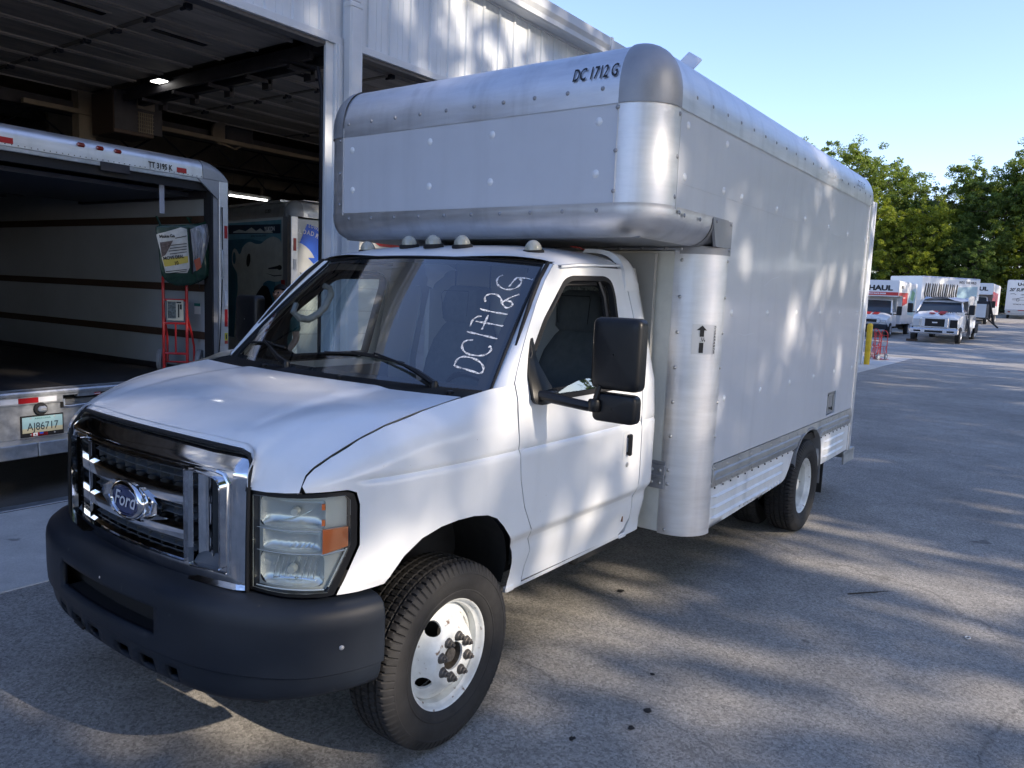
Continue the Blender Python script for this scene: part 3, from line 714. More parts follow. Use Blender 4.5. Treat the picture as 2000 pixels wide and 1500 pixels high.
# A pillar
ws_side = [(.262, .905, 1.392), (.33, .889, 1.462), (.43, .865, 1.565), (.53, .84, 1.665), (.62, .815, 1.755), (.72, .787, 1.85), (.82, .76, 1.945)]
gap_sz = [(.341, 1.43), (.37, 1.475), (.42, 1.545), (.50, 1.648), (.60, 1.765), (.70, 1.868), (.795, 1.945)]
rows = []
for a, (s, z) in zip(ws_side, gap_sz):
    b = Vector(side(s-.004, z)); a = Vector((a[0], -a[1], a[2])); mid = (a+b)/2+Vector((-.012, -.014, .0)); rows.append([a+Vector((.02, .02, -.01)), a, a*.6+mid*.4+Vector((-.003, -.004, 0)), mid, b*.6+mid*.4+Vector((0, -.004, 0)), b, b+Vector((.004, .02, 0))])
both(MB().grid(rows), 'windshield_pillar', m_paint, sharp=60)
# black gap filler behind panel seams
bk = MB()
for L in ([(s, z) for s, z in [(.356, 1.153), (.345, 1.43), (.37, 1.475), (.42, 1.545), (.50, 1.648), (.60, 1.765), (.70, 1.868), (.795, 1.945), (1.462, 1.955)]], [(.498, .60), (.512, .671), (.475, .76), (.403, .897), (.37, 1.02), (.356, 1.153)], [(1.501, .6), (1.476, .76), (1.48, .9), (1.476, 1.18), (1.494, 1.45), (1.509, 1.72), (1.494, 1.87), (1.45, 1.98)]):
    P = [side_in(.032)(s, z) for s, z in L]; bk.tube(P, .012, 6)
bk.tube([(x+.01, -y+.022, z-.022) for x, y, z in [(.10, .885, 1.385), (-.131, .883, 1.353), (-.30, .868, 1.316), (-.408, .854, 1.280), (-.517, .837, 1.232), (-.581, .822, 1.197), (-.607, .818, 1.173), (-.632, .820, 1.120)]], .014, 6)
both(bk, 'door_gasket', m_blk)
# roof
def roof_pt(v, t):      # v 0..1 front to rear, t -1..1 across
    y = t*.835; a = abs(t); y *= 1-.28*smst(.66, .80, v)
    xf = .815-.08*(1-min(1, a*1.06)**2); x = xf+(1.70-xf)*v
    ze = interp(x, [.80, 1.0, 1.4, 1.7], [1.952, 1.972, 1.988, 1.99]); zc = interp(x, [.735, .78, .84, .92, 1.05, 1.25, 1.7], [1.968, 1.993, 2.016, 2.034, 2.05, 2.066, 2.072])
    k = (1-a**3.2); z = ze+(zc-ze)*k
    if a > .93: z -= .012*smst(.93, 1, a)
    return (x, -y, z)
vs_ = [0, .02, .045, .08, .12, .17, .23, .3, .38, .46, .55, .65, .75, .85, 1]
mb = MB().grid([[roof_pt(v, t) for t in np.linspace(-1, 1, 41)] for v in vs_])
roof = mb.out('roof', m_paint, truck, sharp=50)
for sg in (1, -1):
    MB().grid([[(p[0], p[1]*1, p[2]), (p[0], p[1]-sg*.022, p[2]-.004), (p[0], p[1]-sg*.024, p[2]-.013), (p[0], p[1]+sg*.01, p[2]-.018)] for p in [roof_pt(v, sg*1.0) for v in np.linspace(.02, .67, 12)]]).out('drip_rail', m_paint, roof)
    # rounded shoulder behind the door, from the side panel up over to the roof
    rows = []
    for x in (1.462, 1.50, 1.55, 1.60, 1.64, 1.67, 1.69, 1.70):
        e = smst(1.52, 1.72, x); row = []
        for i in range(13):
            th = PI/2*i/12; yb = -rear_fn(x, 1.838)[1]+.001; y0 = yb-.09*e*e*smst(0, .6, math.sin(th)); yt = .60
            y = yt+(y0-yt)*math.cos(th)**.62; z = 1.838+(.222-.10*e*e)*math.sin(th)**.72; row.append((x, -sg*y, z))
        rows.append(row)
    MB().grid(rows).grid([[(p[0], p[1], p[2]) for p in rows[-1]], [(p[0]+.03, p[1]*.93, p[2]-.03) for p in rows[-1]]]).grid([rows[0], [(p[0]-.004, p[1]*.97, p[2]-.02) for p in rows[0]]]).out('roof_corner', m_paint, roof, sharp=60)
# clearance lamps
dome = MB()
dome.grid([[((.052*math.cos(e)*math.cos(a)*.8), .046*math.cos(e)*math.sin(a), .052*math.sin(e)+.008) for e in np.linspace(0, PI/2, 8)] for a in np.linspace(0, 2*PI, 25)])
d0 = dome.out('lens', m_domelens); dme = d0.data; bpy.data.objects.remove(d0)
b0 = MB().lathe([(.0001, -.01), (.054, -.01), (.056, -.004), (.054, .008), (.05, .012)], 24, 'z').out('clearance_lamp', m_blk); bme = b0.data; bpy.data.objects.remove(b0)
for x, y, z in ((.905, .20, 2.034), (.895, .01, 2.036), (.905, -.185, 2.034), (.955, .585, 2.010), (.965, -.60, 2.010)):
    c_ = link('clearance_lamp', bme, None, truck, (x, y, z), (0, -.12, 0)); link('lens', dme, None, c_)
# frayed twine lying on the roof
tw = MB(); rr = random.Random(5)
for k in range(6):
    P = [(1.38+.035*i+rr.uniform(-.012, .012), -.56-.012*i+rr.uniform(-.02, .02), 2.058-.003*i+rr.uniform(0, .014)) for i in range(7)]; tw.tube(P[:4] if k % 2 == 0 else P[3:], .0011, 4, mi=k % 2)
tw = tw.out('twine', [M('red_twine', (.5, .05, .04), .8), M('white_twine', (.7, .7, .68), .8)]); tag(tw, 'frayed red and white twine lying on the cab roof', 'twine')

# hood
E_ = [(.10, .885, 1.385), (-.131, .883, 1.353), (-.30, .868, 1.316), (-.408, .854, 1.280), (-.517, .837, 1.232), (-.581, .822, 1.197), (-.607, .818, 1.173), (-.632, .820, 1.120)]
Ex = E_[::-1]
def arcparam(P):
    L = [0]
    for i in range(1, len(P)): L.append(L[-1]+math.dist(P[i], P[i-1]))
    return [q/L[-1] for q in L]
EL = arcparam(Ex)
Mx = [(-.715, 0, 1.247), (-.69, 0, 1.262), (-.62, 0, 1.285), (-.5, 0, 1.316), (-.3, 0, 1.352), (-.1, 0, 1.372), (.045, 0, 1.378)]; ML = arcparam(Mx)
Fx = [(-.715, 0, 1.247), (-.71, .2, 1.246), (-.695, .4, 1.243), (-.668, .56, 1.236), (-.664, .60, 1.225), (-.672, .625, 1.198), (-.688, .638, 1.165), (-.700, .642, 1.112), (-.684, .71, 1.112), (-.656, .78, 1.116), (-.632, .820, 1.120)]; FL = [0, .2, .4, .56, .61, .66, .71, .77, .85, .93, 1.0]
def p3(t, X, P): return Vector([interp(t, X, [p[j] for p in P]) for j in range(3)])
def hood_pt(u, v):
    e = p3(v, EL, Ex); m = p3(v, ML, Mx)
    def loft(u, e, m):
        return Vector((m.x+(e.x-m.x)*u*u, e.y*u, m.z+(e.z-m.z)*(u**2.6)))
    l = loft(u, e, m); l0 = loft(u, p3(0, EL, Ex), p3(0, ML, Mx)); f = p3(u, FL, Fx)
    k = (1-v)**7; q = l+(f-l0)*k
    # nose roundness + raised centre dome
    q.z += .030*smst(0, .10, v)*(1-smst(.10, .9, v))*smst(.45, .75, u)*(1-smst(.80, 1.0, u))*1.0
    q.z += .010*smst(0, .25, v)*(1-smst(.50, .60, u))
    q.x += 0
    return q
us = [0, .08, .16, .24, .32, .40, .47, .50, .53, .56, .585, .61, .635, .66, .685, .71, .74, .77, .81, .85, .89, .93, .965, .99, 1.0]
vv = [0, .006, .015, .03, .05, .075, .10, .13, .17, .21, .26, .31, .37, .43, .5, .57, .64, .71, .78, .85, .91, .96, 1]
rows = [[hood_pt(abs(u), v)*1 for u in [-q for q in us[::-1]]+us[1:]] for v in vv]
rows = [[Vector((p.x, (p.y if i < len(us)-1 else -p.y), p.z)) for i, p in enumerate(r)] for r in rows]
hm = MB().grid(rows)
k = len(rows[0]); hm.grid([rows[0], [p+Vector((.03, 0, -.012)) for p in rows[0]]])
hm.grid([[r[-1] for r in rows], [r[-1]+Vector((0, .02, -.02)) for r in rows]]).grid([[r[0] for r in rows], [r[0]+Vector((0, -.02, -.02)) for r in rows]])
hm.grid([rows[-1], [p+Vector((.0, 0, -.02)) for p in rows[-1]]])
hood = hm.out('hood', m_paint, truck, sharp=50)
# cowl: black slatted grille between hood and glass
def glass_bot(t): return Vector((.262-.12*(1-t*t), .905*t, 1.392))
def hood_rear(t):
    p = hood_pt(abs(t), 1.0); return Vector((p.x+.004, .885*t, p.z-.010))
MB().grid([[hood_rear(t)+Vector((0, 0, -.02)), hood_rear(t)+Vector((.006, 0, -.004)), hood_rear(t).lerp(glass_bot(t), .5)+Vector((0, 0, -.004)), glass_bot(t)+Vector((.01, 0, .0))] for t in np.linspace(-1.02, 1.02, 33)]).out('cowl', m_blk, truck)
cw = bpy.data.objects['cowl']; sl = MB()
for t in np.linspace(-.985, .985, 118):
    a = hood_rear(t)+Vector((.012, 0, .001)); b = glass_bot(t)+Vector((-.006, 0, .001)); b.y += .02*(1 if t > 0 else 1); m_ = a.lerp(b, .5)+Vector((0, 0, .004)); wv = Vector((0, .0035, 0))
    sl.grid([[a-wv, m_-wv, b-wv], [a+Vector((0, 0, .006)), m_+Vector((0, 0, .006)), b+Vector((0, 0, .006))], [a+wv, m_+wv, b+wv]])
for u in (.25, .5, .75):
    sl.tube([hood_rear(t).lerp(glass_bot(t), u)+Vector((0, 0, .002)) for t in np.linspace(-.98, .98, 20)], .003, 4)
sl.out('cowl_slats', m_plastic, cw)
for t in (.45, -.2, -.9):
    p = hood_rear(t)+Vector((.045, 0, .008)); MB().box(p.x-.015, p.x+.015, p.y-.012, p.y+.012, p.z-.004, p.z+.016, b=.004).out('washer_nozzle', m_plastic, cw)
# windshield
def glass_top(t): return Vector((.822-.085*(1-t*t), .762*t, 1.945+.022*(1-t*t)))
def ws(t, s):
    p = glass_bot(t).lerp(glass_top(t), s); b = math.sin(PI*s); n = Vector((-.70, 0, .71)); return p+n*(.018*b*(1-.3*t*t))
wg = MB().grid([[ws(t, s) for t in np.linspace(-1, 1, 41)] for s in np.linspace(0, 1, 17)])
wsh = wg.out('windshield', m_ws, truck, sharp=None)
def wsn(t, s, l):
    p = ws(t, s); a = ws(t+.001, s)-p; b = ws(t, s+.001)-p; n = a.cross(b).normalized()
    if n.x > 0: n = -n
    return p+n*l
# frit border and rubber trim
fr = MB()
def band(T0, T1, S0, S1, nt, ns): fr.grid([[wsn(t, s, -.004) for t in np.linspace(T0, T1, nt)] for s in np.linspace(S0, S1, ns)])
band(-1, -.925, 0, 1, 3, 17); band(.93, 1, 0, 1, 3, 17); band(-.925, .93, .955, 1, 41, 2); band(-.925, .93, 0, .035, 41, 2)
fr.out('frit_border', m_blk, wsh)
MB().tube([wsn(t, s, .002) for t, s in [(-1.0, s) for s in np.linspace(0, 1, 16)]+[(t, 1.0) for t in np.linspace(-1, 1, 24)[1:]]+[(1.0, s) for s in np.linspace(1, 0, 16)[1:]]], .0075, 6).out('windshield_seal', m_plastic, wsh)
# handwriting on the glass: strokes given in glass coordinates (t across, s up)
STROKES = [[[-0.7664, 0.1531], [-0.79, 0.1424], [-0.8415, 0.1329], [-0.9135, 0.1127]], [[-0.7684, 0.1558], [-0.7722, 0.1962], [-0.7934, 0.2139], [-0.843, 0.2125], [-0.8936, 0.19], [-0.9229, 0.1566], [-0.9276, 0.1266], [-0.9153, 0.1129]], [[-0.8058, 0.3367], [-0.7714, 0.3273], [-0.7589, 0.3008], [-0.775, 0.2639], [-0.8149, 0.2368], [-0.8752, 0.2316], [-0.9128, 0.249], [-0.9245, 0.2786], [-0.9138, 0.303], [-0.9054, 0.2929]], [[-0.7491, 0.3929], [-0.7798, 0.3871], [-0.8561, 0.3748], [-0.9325, 0.3604]], [[-0.7528, 0.4345], [-0.7481, 0.4786], [-0.7642, 0.5088], [-0.7885, 0.516]], [[-0.7693, 0.474], [-0.8547, 0.4661], [-0.9345, 0.4567]], [[-0.8228, 0.5301], [-0.8253, 0.4779], [-0.8272, 0.4186]], [[-0.7563, 0.5746], [-0.7856, 0.5648], [-0.854, 0.5555], [-0.9303, 0.5477]], [[-0.7668, 0.6309], [-0.7474, 0.6667], [-0.7611, 0.6945], [-0.8047, 0.6994], [-0.8462, 0.6705], [-0.8706, 0.6281], [-0.9058, 0.5984], [-0.9294, 0.6132], [-0.9273, 0.6382], [-0.9049, 0.6534], [-0.8716, 0.6493], [-0.8665, 0.6247]], [[-0.8685, 0.6399], [-0.8957, 0.6795], [-0.9429, 0.7161]], [[-0.7817, 0.8701], [-0.7609, 0.8481], [-0.7648, 0.8108], [-0.7921, 0.7735], [-0.8481, 0.7482], [-0.8992, 0.7622], [-0.9201, 0.8045], [-0.9112, 0.8389], [-0.8811, 0.8581], [-0.8679, 0.8224], [-0.859, 0.7732]], [[-0.87, 0.8568], [-0.9331, 0.8578], [-0.9803, 0.8523]]]
hw_ = MB()
for st_i in STROKES:
    P = []
    for i in range(len(st_i)-1):
        p0 = st_i[max(i-1, 0)]; p1 = st_i[i]; p2 = st_i[i+1]; p3_ = st_i[min(i+2, len(st_i)-1)]
        for q in range(5):
            t = q/5; P.append(tuple(.5*(2*p1[j]+(p2[j]-p0[j])*t+(2*p0[j]-5*p1[j]+4*p2[j]-p3_[j])*t*t+(3*p1[j]-p0[j]-3*p2[j]+p3_[j])*t**3) for j in (0, 1)))
    P.append(st_i[-1]); W3 = [wsn(t, s, .0012) for t, s in P]; row = []
    for i, p in enumerate(W3):
        d = (W3[min(i+1, len(W3)-1)]-W3[max(i-1, 0)]); n = wsn(*P[i], 1)-wsn(*P[i], 0); sd_ = d.cross(n).normalized()*(.0042+.0014*math.sin(i*.9+len(P))); row.append([p-sd_, p+sd_])
    hw_.grid(row)
m_chalk = M('chalk_marker', (.80, .82, .84), .7)
_n = m_chalk.node_tree; _t = _n.nodes.new('ShaderNodeTexCoord'); _z = _n.nodes.new('ShaderNodeTexNoise'); _z.inputs['Scale'].default_value = 85; _z.inputs['Detail'].default_value = 4; _n.links.new(_t.outputs['Object'], _z.inputs['Vector'])
_m = _n.nodes.new('ShaderNodeMapRange'); _m.inputs['From Min'].default_value = .34; _m.inputs['From Max'].default_value = .60; _m.inputs['To Min'].default_value = .25; _m.inputs['To Max'].default_value = .95; _n.links.new(_z.outputs['Fac'], _m.inputs['Value']); _n.links.new(_m.outputs[0], _n.nodes['Principled BSDF'].inputs['Alpha'])
hw_.out('handwriting', m_chalk, wsh, smooth=False)
# wipers
def wiper(t0, s0, pts, bl, name='wiper'):
    base = wsn(t0, s0, .012); o = MB().lathe([(.0001, .03), (.012, .028), (.018, .018), (.02, 0), (.02, -.02)], 12, 'z', tuple(base)).out(name, m_plastic, truck)
    P = [wsn(t, s, h) for t, s, h in pts]; MB().tube([base+Vector((0, 0, .015))]+P, [.014, .012, .007, .005][:len(P)+1] if len(P) < 4 else .007, 6).out('wiper_arm', m_plastic, o)
    B = [wsn(t, s, .008) for t, s in bl]; q = MB(); q.tube(B, .006, 5)
    Q = [wsn(t, s, .022) for t, s in bl[2:-2]]; q.tube(Q, .004, 4); q.out('wiper_blade', m_blk, o)
wiper(-.727, -.012, [(-.6124, .0603, .03), (-.5096, .0992, .03), (-.2901, .160, .022)], [(.0825, .1383), (-.02, .147), (-.1275, .1539), (-.2987, .1484), (-.40, .137), (-.4911, .1257)])
wiper(.303, .0, [(.4017, .0384, .03), (.5629, .1038, .03), (.72, .1560, .022)], [(.9252, .1285), (.83, .142), (.7233, .1513), (.60, .145), (.52, .14), (.4548, .1339)])
# headlights
head_o = [(-.866, 1.108), (-.793, 1.110), (-.677, 1.113), (-.582, 1.117), (-.515, 1.118), (-.490, 1.107), (-.479, 1.068), (-.478, .928), (-.499, .884), (-.557, .762), (-.60, .757), (-.717, .757), (-.866, .762)]
lens_o = [(-.850, 1.095), (-.793, 1.098), (-.677, 1.100), (-.582, 1.104), (-.520, 1.106), (-.505, 1.09), (-.503, .935), (-.520, .895), (-.578, .773), (-.717, .770), (-.850, .775)]
def hl(d):
    def f(u, v):
        x, y, n = contour(max(u, -.90)); o_ = offs(u, .95) if False else 0
        return (x+n[0]*d, -(y+n[1]*d), v)
    return f
m_hous = M('headlight_housing', (.42, .44, .43), .35, metal=.3, var=(9, .2)); m_refl = M('reflector', (.62, .65, .64), .24, metal=.55, var=(25, .05)); m_frost = M('frosted_bezel', (.50, .53, .52), .3, metal=.35); m_flute = M('bright_flute', (.82, .86, .86), .15, metal=.9)
for sg in (1, -1):
    def fx(mb):
        if sg < 0: mb.v = [(x, -y, z) for x, y, z in mb.v]; mb.f = [f[::-1] for f in mb.f]
        return mb
    h = fx(patch(MB(), head_o, hl(.004), .05, holes=[shrink(lens_o, .001)], rim=.05)).out('headlight', m_plastic, truck)
    # rear shell
    fx(patch(MB(), lens_o, hl(.075), .06, rim=-.075)).out('housing', m_hous, h)
    # bezel with two bowls and a middle band
    up = rounded([(-.842, 1.090), (-.585, 1.090), (-.585, .988), (-.842, .988)], .018, 4); mid = rounded([(-.830, .980), (-.60, .980), (-.60, .910), (-.830, .910)], .006, 2); lo = rounded([(-.842, .902), (-.588, .902), (-.588, .786), (-.842, .786)], .030, 4)
    side_w = rounded([(-.572, 1.085), (-.522, 1.085), (-.52, .995), (-.572, .993)], .005, 2); side_l = [(-.574, .895), (-.527, .897), (-.535, .873), (-.574, .797)]
    fx(patch(MB(), shrink(lens_o, .004), hl(.028), .05, holes=[up, mid, lo], rim=0)).out('bezel', m_frost, h)
    def bowl(poly, depth, mat, name, rib):
        us_ = [q[0] for q in poly]; vs2 = [q[1] for q in poly]; cu, cv = sum(us_)/len(us_), sum(vs2)/len(vs2); ru = (max(us_)-min(us_))/2; rv = (max(vs2)-min(vs2))/2
        def f(u, v):
            a = max(0, 1-abs((u-cu)/ru)**4)*max(0, 1-abs((v-cv)/rv)**4); d = .028+depth*a**.5
            if rib: d += .0022*math.sin((u*1.0-.45*v)*2*PI/.030)*min(1, a*3)
            return hl(d)(u, v)
        fx(patch(MB(), poly, f, .011 if rib else .014, rim=0)).out(name, mat, h, sharp=None)
    bowl(up, .04, m_refl, 'reflector', False); bowl(lo, .035, m_refl, 'reflector', True); bowl(mid, .028, m_refl, 'reflector', True)
    # amber side marker / turn signal
    fx(patch(MB(), [(-.597, .990), (-.51, .996), (-.51, .928), (-.597, .906)], hl(.006), .03, rim=.012)).out('turn_signal', m_amber, h)
    fx(patch(MB(), [(-.60, 1.075), (-.588, 1.075), (-.588, 1.055), (-.60, 1.055)], hl(.02), .03, rim=.01)).out('bulb', m_amber, h)
    fx(patch(MB(), [(-.60, 1.02), (-.588, 1.02), (-.588, 1.0), (-.60, 1.0)], hl(.02), .03, rim=.01)).out('bulb', m_amber, h)
    ln = fx(patch(MB(), lens_o, hl(.0), .03, rim=.0)).out('lens', m_lens, h, sharp=None)
    fl_ = MB()
    for k in range(9):
        u0 = -.80+.024*k; fl_.tube([hl(.050)(u0+.016*t+.010*t*t, .80+.085*t) for t in (0, .3, .6, 1)], [.0012, .0022, .0020, .001], 4)
    for k in range(6):
        u0 = -.72+.02*k; fl_.tube([hl(.044)(u0, .918), hl(.048)(u0+.014, .932)], .0016, 4)
    fl_.tube([hl(.052)(u, .795+.012*math.sin((u+.82)*14)) for u in np.linspace(-.80, -.62, 8)], .004, 5); fl_.tube([hl(.060)(u, 1.0+.05*((u+.83)/.2)**2) for u in np.linspace(-.80, -.64, 8)], .0018, 4)
    fx(fl_).out('flutes', m_flute, h)
    fx(MB().tube([hl(.05)(-.71, .845), hl(.022)(-.71, .845)], [.016, .013], 10).tube([hl(.05)(-.70, 1.045), hl(.026)(-.70, 1.045)], [.015, .012], 10)).out('bulb', m_frost, h)
    # lens ribs
    rb_ = MB()
    for zz in (.985, .906): rb_.tube([hl(.010)(u, zz) for u in np.linspace(-.84, -.60, 10)], .0016, 5)
    rb_.tube([hl(.008)(u, zz) for u, zz in [(-.60, .902), (-.52, .915)]], .003, 5).tube([hl(.008)(u, .782) for u in np.linspace(-.84, -.59, 8)], .003, 5).tube([hl(.012)(u, zz) for u, zz in [(-.512, .92), (-.528, .885), (-.575, .79)]], .004, 5)
    fx(rb_).out('lens_ribs', m_refl, h)
# grille
def gx(y): return -.782+.19*y*y
def gfn(dx): return lambda y, z: (gx(y)+dx, y, z)
grille = patch(MB(), [(.642, .760), (.642, 1.118), (.636, 1.165), (.622, 1.20), (.598, 1.223), (.565, 1.233), (.4, 1.24), (.0, 1.243), (-.4, 1.24), (-.565, 1.233), (-.598, 1.223), (-.622, 1.20), (-.636, 1.165), (-.642, 1.118), (-.642, .760), (-.3, .752), (.3, .752)],
    lambda y, z: (gx(y)+interp(z, [.75, 1.155, 1.165, 1.19, 1.215, 1.245], [0, 0, .004, .030, .060, .10])*(1 if True else 0)+.014*smst(.595, .642, abs(y)), y, z), .022,
    holes=[[(.368, .812), (.368, 1.148), (-.368, 1.148), (-.368, .812)], rounded([(.392, .812), (.535, .812), (.535, 1.135), (.392, 1.148)], [.004, .01, .04, .004]), rounded([(-.392, .812), (-.535, .812), (-.535, 1.135), (-.392, 1.148)], [.004, .01, .04, .004])], rim=.022, feat=(1.158, 1.165, 1.19, 1.215)).out('grille', m_chrome, truck, sharp=45)
# raised frame lip round the openings
lip = MB(); lip.tube([gfn(-.002)(y, z) for y, z in [(-.38, .80), (-.56, .80), (-.562, 1.12), (-.54, 1.15), (-.50, 1.158), (-.3, 1.163), (0, 1.165), (.3, 1.163), (.50, 1.158), (.54, 1.15), (.562, 1.12), (.56, .80), (.38, .80)]], .007, 6)
lip.out('grille_lip', m_chrome, grille)
m_gin = M('grille_insert', (.085, .10, .12), .42, var=(5, .2))
for sg in (1, -1):
    MB().grid([[(gx(y)+.02+.01*math.sin((y-.392)/.07*PI), sg*y, z) for y in np.linspace(.392, .462, 7)] for z in (.812, 1.15)]).out('grille_side_plate', m_chrome, grille)
    MB().grid([[(gx(y)+.055, sg*y, z) for y in (.46, .54)] for z in (.81, 1.15)]).add([(gx(.462)+.02, sg*.462, .812), (gx(.462)+.055, sg*.462, .812), (gx(.462)+.055, sg*.462, 1.15), (gx(.462)+.02, sg*.462, 1.15)], [(0, 1, 2, 3)]).out('side_slot', m_gin, grille)
    lv = MB()
    for z in np.linspace(.84, 1.12, 11): lv.add([(gx(.5)+.045, sg*.478, z), (gx(.54)+.01, sg*.537, z-.004), (gx(.54)+.03, sg*.537, z+.008), (gx(.5)+.05, sg*.478, z+.004)], [(0, 1, 2, 3)])
    lv.out('louvres', m_gin, grille)
    MB().grid([[(gx(y)+(.0 if k else .03), sg*y, z) for y in (.392, .53)] for k, z in enumerate((.85, .812))]).out('slot_foot', m_gin, grille)
# centre bars
for zb, zt in ((1.003, 1.072), (.876, .940)):
    rows = []
    for y in np.linspace(-.372, .372, 25):
        x = gx(y); rows.append([(x+.04, y, zt), (x+.012, y, zt-.004), (x+.002, y, zt-.018), (x+.000, y, zt-.024), (x+.004, y, zb+.004), (x+.008, y, zb), (x+.04, y, zb+.002)])
    MB().grid(rows).out('grille_bar', m_chrome, grille, sharp=25)
MB().grid([[(gx(y)+.04, y, .83), (gx(y)+.008, y, .826), (gx(y)+.0, y, .812)] for y in np.linspace(-.37, .37, 15)]).out('grille_bar', m_chrome, grille)
ins = MB(); ins.grid([[(gx(y)+.07, y, z) for y in np.linspace(-.38, .38, 13)] for z in (.8, 1.16)])
for z in (1.128, 1.102, .985, .958, .862, .840):
    ins.grid([[(gx(y)+.028, y, z), (gx(y)+.065, y, z+.012)] for y in np.linspace(-.37, .37, 13)])
    ins.grid([[(gx(y)+.028, y, z), (gx(y)+.030, y, z-.004)] for y in np.linspace(-.37, .37, 13)])
for y in np.linspace(-.33, .33, 9):
    for z0, z1 in ((1.074, 1.148), (.942, 1.0), (.815, .875)): ins.add([(gx(y)+.030, y, z0), (gx(y)+.030, y, z1), (gx(y)+.068, y, z1), (gx(y)+.068, y, z0)], [(0, 1, 2, 3)])
ins.out('mesh_insert', m_gin, grille, smooth=False)
m_chrome_script = M('badge_lettering', (.70, .72, .75), .3, metal=.3)
# oval badge with its wings
def oval(a, b, n=40): return [(a*math.cos(2*PI*i/n), .965+b*math.sin(2*PI*i/n)) for i in range(n)]
bd = MB(); rings = [(.105, .064, .03), (.122, .076, .0), (.122, .076, -.010), (.112, .068, -.018), (.103, .060, -.020), (.099, .056, -.014)]
bd.grid([[(gx(y)+d, y, z) for y, z in oval(a, b)+[oval(a, b)[0]]] for a, b, d in rings])
wing = patch(MB(), [(-.20, .945), (-.20, .985), (-.14, 1.01), (-.1, 1.03), (.1, 1.03), (.14, 1.01), (.20, .985), (.20, .945), (.14, .915), (.1, .90), (-.1, .90), (-.14, .915)], gfn(.012), .05, rim=.02); bd.add(wing.v, wing.f)
bd = bd.out('badge', m_chrome, truck, sharp=50)
MB().add([(gx(y)-.015, y, z) for y, z in oval(.100, .057)], [tuple(range(40))]).out('badge_field', M('dark_blue_enamel', (.006, .015, .09), .12, coat=1), bd, smooth=False)
rg = MB().tube([(gx(y)-.016, y, z) for y, z in oval(.093, .050)], .0012, 4, closed=True).out('badge_ring', m_chrome, bd)
# script lettering, slanted
text_on('badge_script', 'Ford', .060, lambda u, v: (gx(.07-u)-.0175, .076-u, .943+v), m_chrome_script, bd, bold=.012, w=.98, shear=.35)
# black seal between hood and grille
MB().tube([(x-.006, y, z-.007) for x, y, z in [(p[0], -p[1], p[2]) for p in Fx[:8]][::-1]+[tuple(p) for p in Fx[:8]][1:]], .007, 6).out('hood_seal', m_blk, truck)
MB().tube([(-.704, -.648, 1.12), (-.71, -.650, .95), (-.712, -.650, .76)], .008, 6).out('grille_edge_seal', m_plastic, truck); MB().tube([(-.704, .648, 1.12), (-.71, .650, .95), (-.712, .650, .76)], .008, 6).out('grille_edge_seal', m_plastic, truck)
# bumper
BC = [(-.895, 0), (-.885, .25), (-.855, .50), (-.80, .68), (-.735, .80), (-.655, .895), (-.55, .955), (-.46, .985), (-.40, .995)]
def bcurve(n=90):
    P = []
    for i in range(len(BC)-1):
        p0 = BC[max(i-1, 0)] if i else (BC[1][0], -BC[1][1]); p1 = BC[i]; p2 = BC[i+1]; q3 = BC[min(i+2, len(BC)-1)]
        for q in range(8):
            t = q/8; P.append(tuple(.5*(2*p1[j]+(p2[j]-p0[j])*t+(2*p0[j]-5*p1[j]+4*p2[j]-q3[j])*t*t+(3*p1[j]-p0[j]-3*p2[j]+q3[j])*t**3) for j in (0, 1)))
    P.append(BC[-1]); return P
bc = bcurve(); full = [(x, -y) for x, y in bc[::-1]]+bc[1:]
PRB = [(-.17, .752), (-.10, .754), (-.055, .752), (-.026, .744), (-.008, .728), (.0, .706), (.003, .68), (.003, .668), (.003, .64), (.003, .60), (.003, .566), (.002, .54), (.0, .507), (-.008, .501), (-.014, .494), (-.015, .486), (-.016, .462), (-.022, .430), (-.032, .405), (-.05, .385), (-.09, .375), (-.16, .372)]
rows = []
for i, (x, y) in enumerate(full):
    a = full[max(i-1, 0)]; b = full[min(i+1, len(full)-1)]; d = Vector((b[0]-a[0], b[1]-a[1])).normalized(); n = Vector((-d.y, d.x)); n = n if n.x*(-1)+n.y*(1 if y > 0 else -1)*.2 > 0 else -n
    ay = abs(y); drop = .0+.012*smst(.6, .98, ay); lowf = 1-smst(.55, .95, ay)
    row = []
    for dd, z in PRB:
        if z < .5: z = z+ (.03*smst(.62, .95, ay)) ; 
        zz = z-drop*(z > .6)
        row.append((x+n.x*dd, y+n.y*dd, zz))
    rows.append(row)
bmv = MB(); k = len(PRB); vs = [p for r in rows for p in r]; fs = []
for i in range(len(rows)-1):
    ym = (full[i][1]+full[i+1][1])/2
    for j in range(k-1):
        z0 = PRB[j][1]; z1 = PRB[j+1][1]; zm = (z0+z1)/2
        if abs(ym) < .36 and .566 < zm < .668: continue
        if .405 < zm < .462 and abs(ym) < .45 and (abs(ym)*10) % 1.5 > .75: continue
        fs.append((i*k+j, i*k+j+1, (i+1)*k+j+1, (i+1)*k+j))
bmv.add(vs, fs)
bump = bmv.out('bumper', m_bump, truck, sharp=40)
sm_ = bump.modifiers.new('thick', 'SOLIDIFY'); sm_.thickness = .02; sm_.offset = -1
bi = MB(); bi.grid([[(x+.075, y, z) for x, y in full if abs(y) < .75] for z in (.38, .74)]).grid([[(x+a_, y*.99, .560) for x, y in full if abs(y) < .375] for a_ in (.0, .08)]).grid([[(x+a_, y*.99, .672) for x, y in full if abs(y) < .375] for a_ in (.0, .08)])
bi.out('bumper_core', m_blk, bump)
for x, y, z, nx, ny in ((-.838, -.0, .69, -1, 0), (-.56, -.957, .60, -.5, -1)):
    rivet(riv_g, (x-.055 if y == 0 else x, y, z), (nx, ny, 0), bump).scale = (.8, .8, .8)
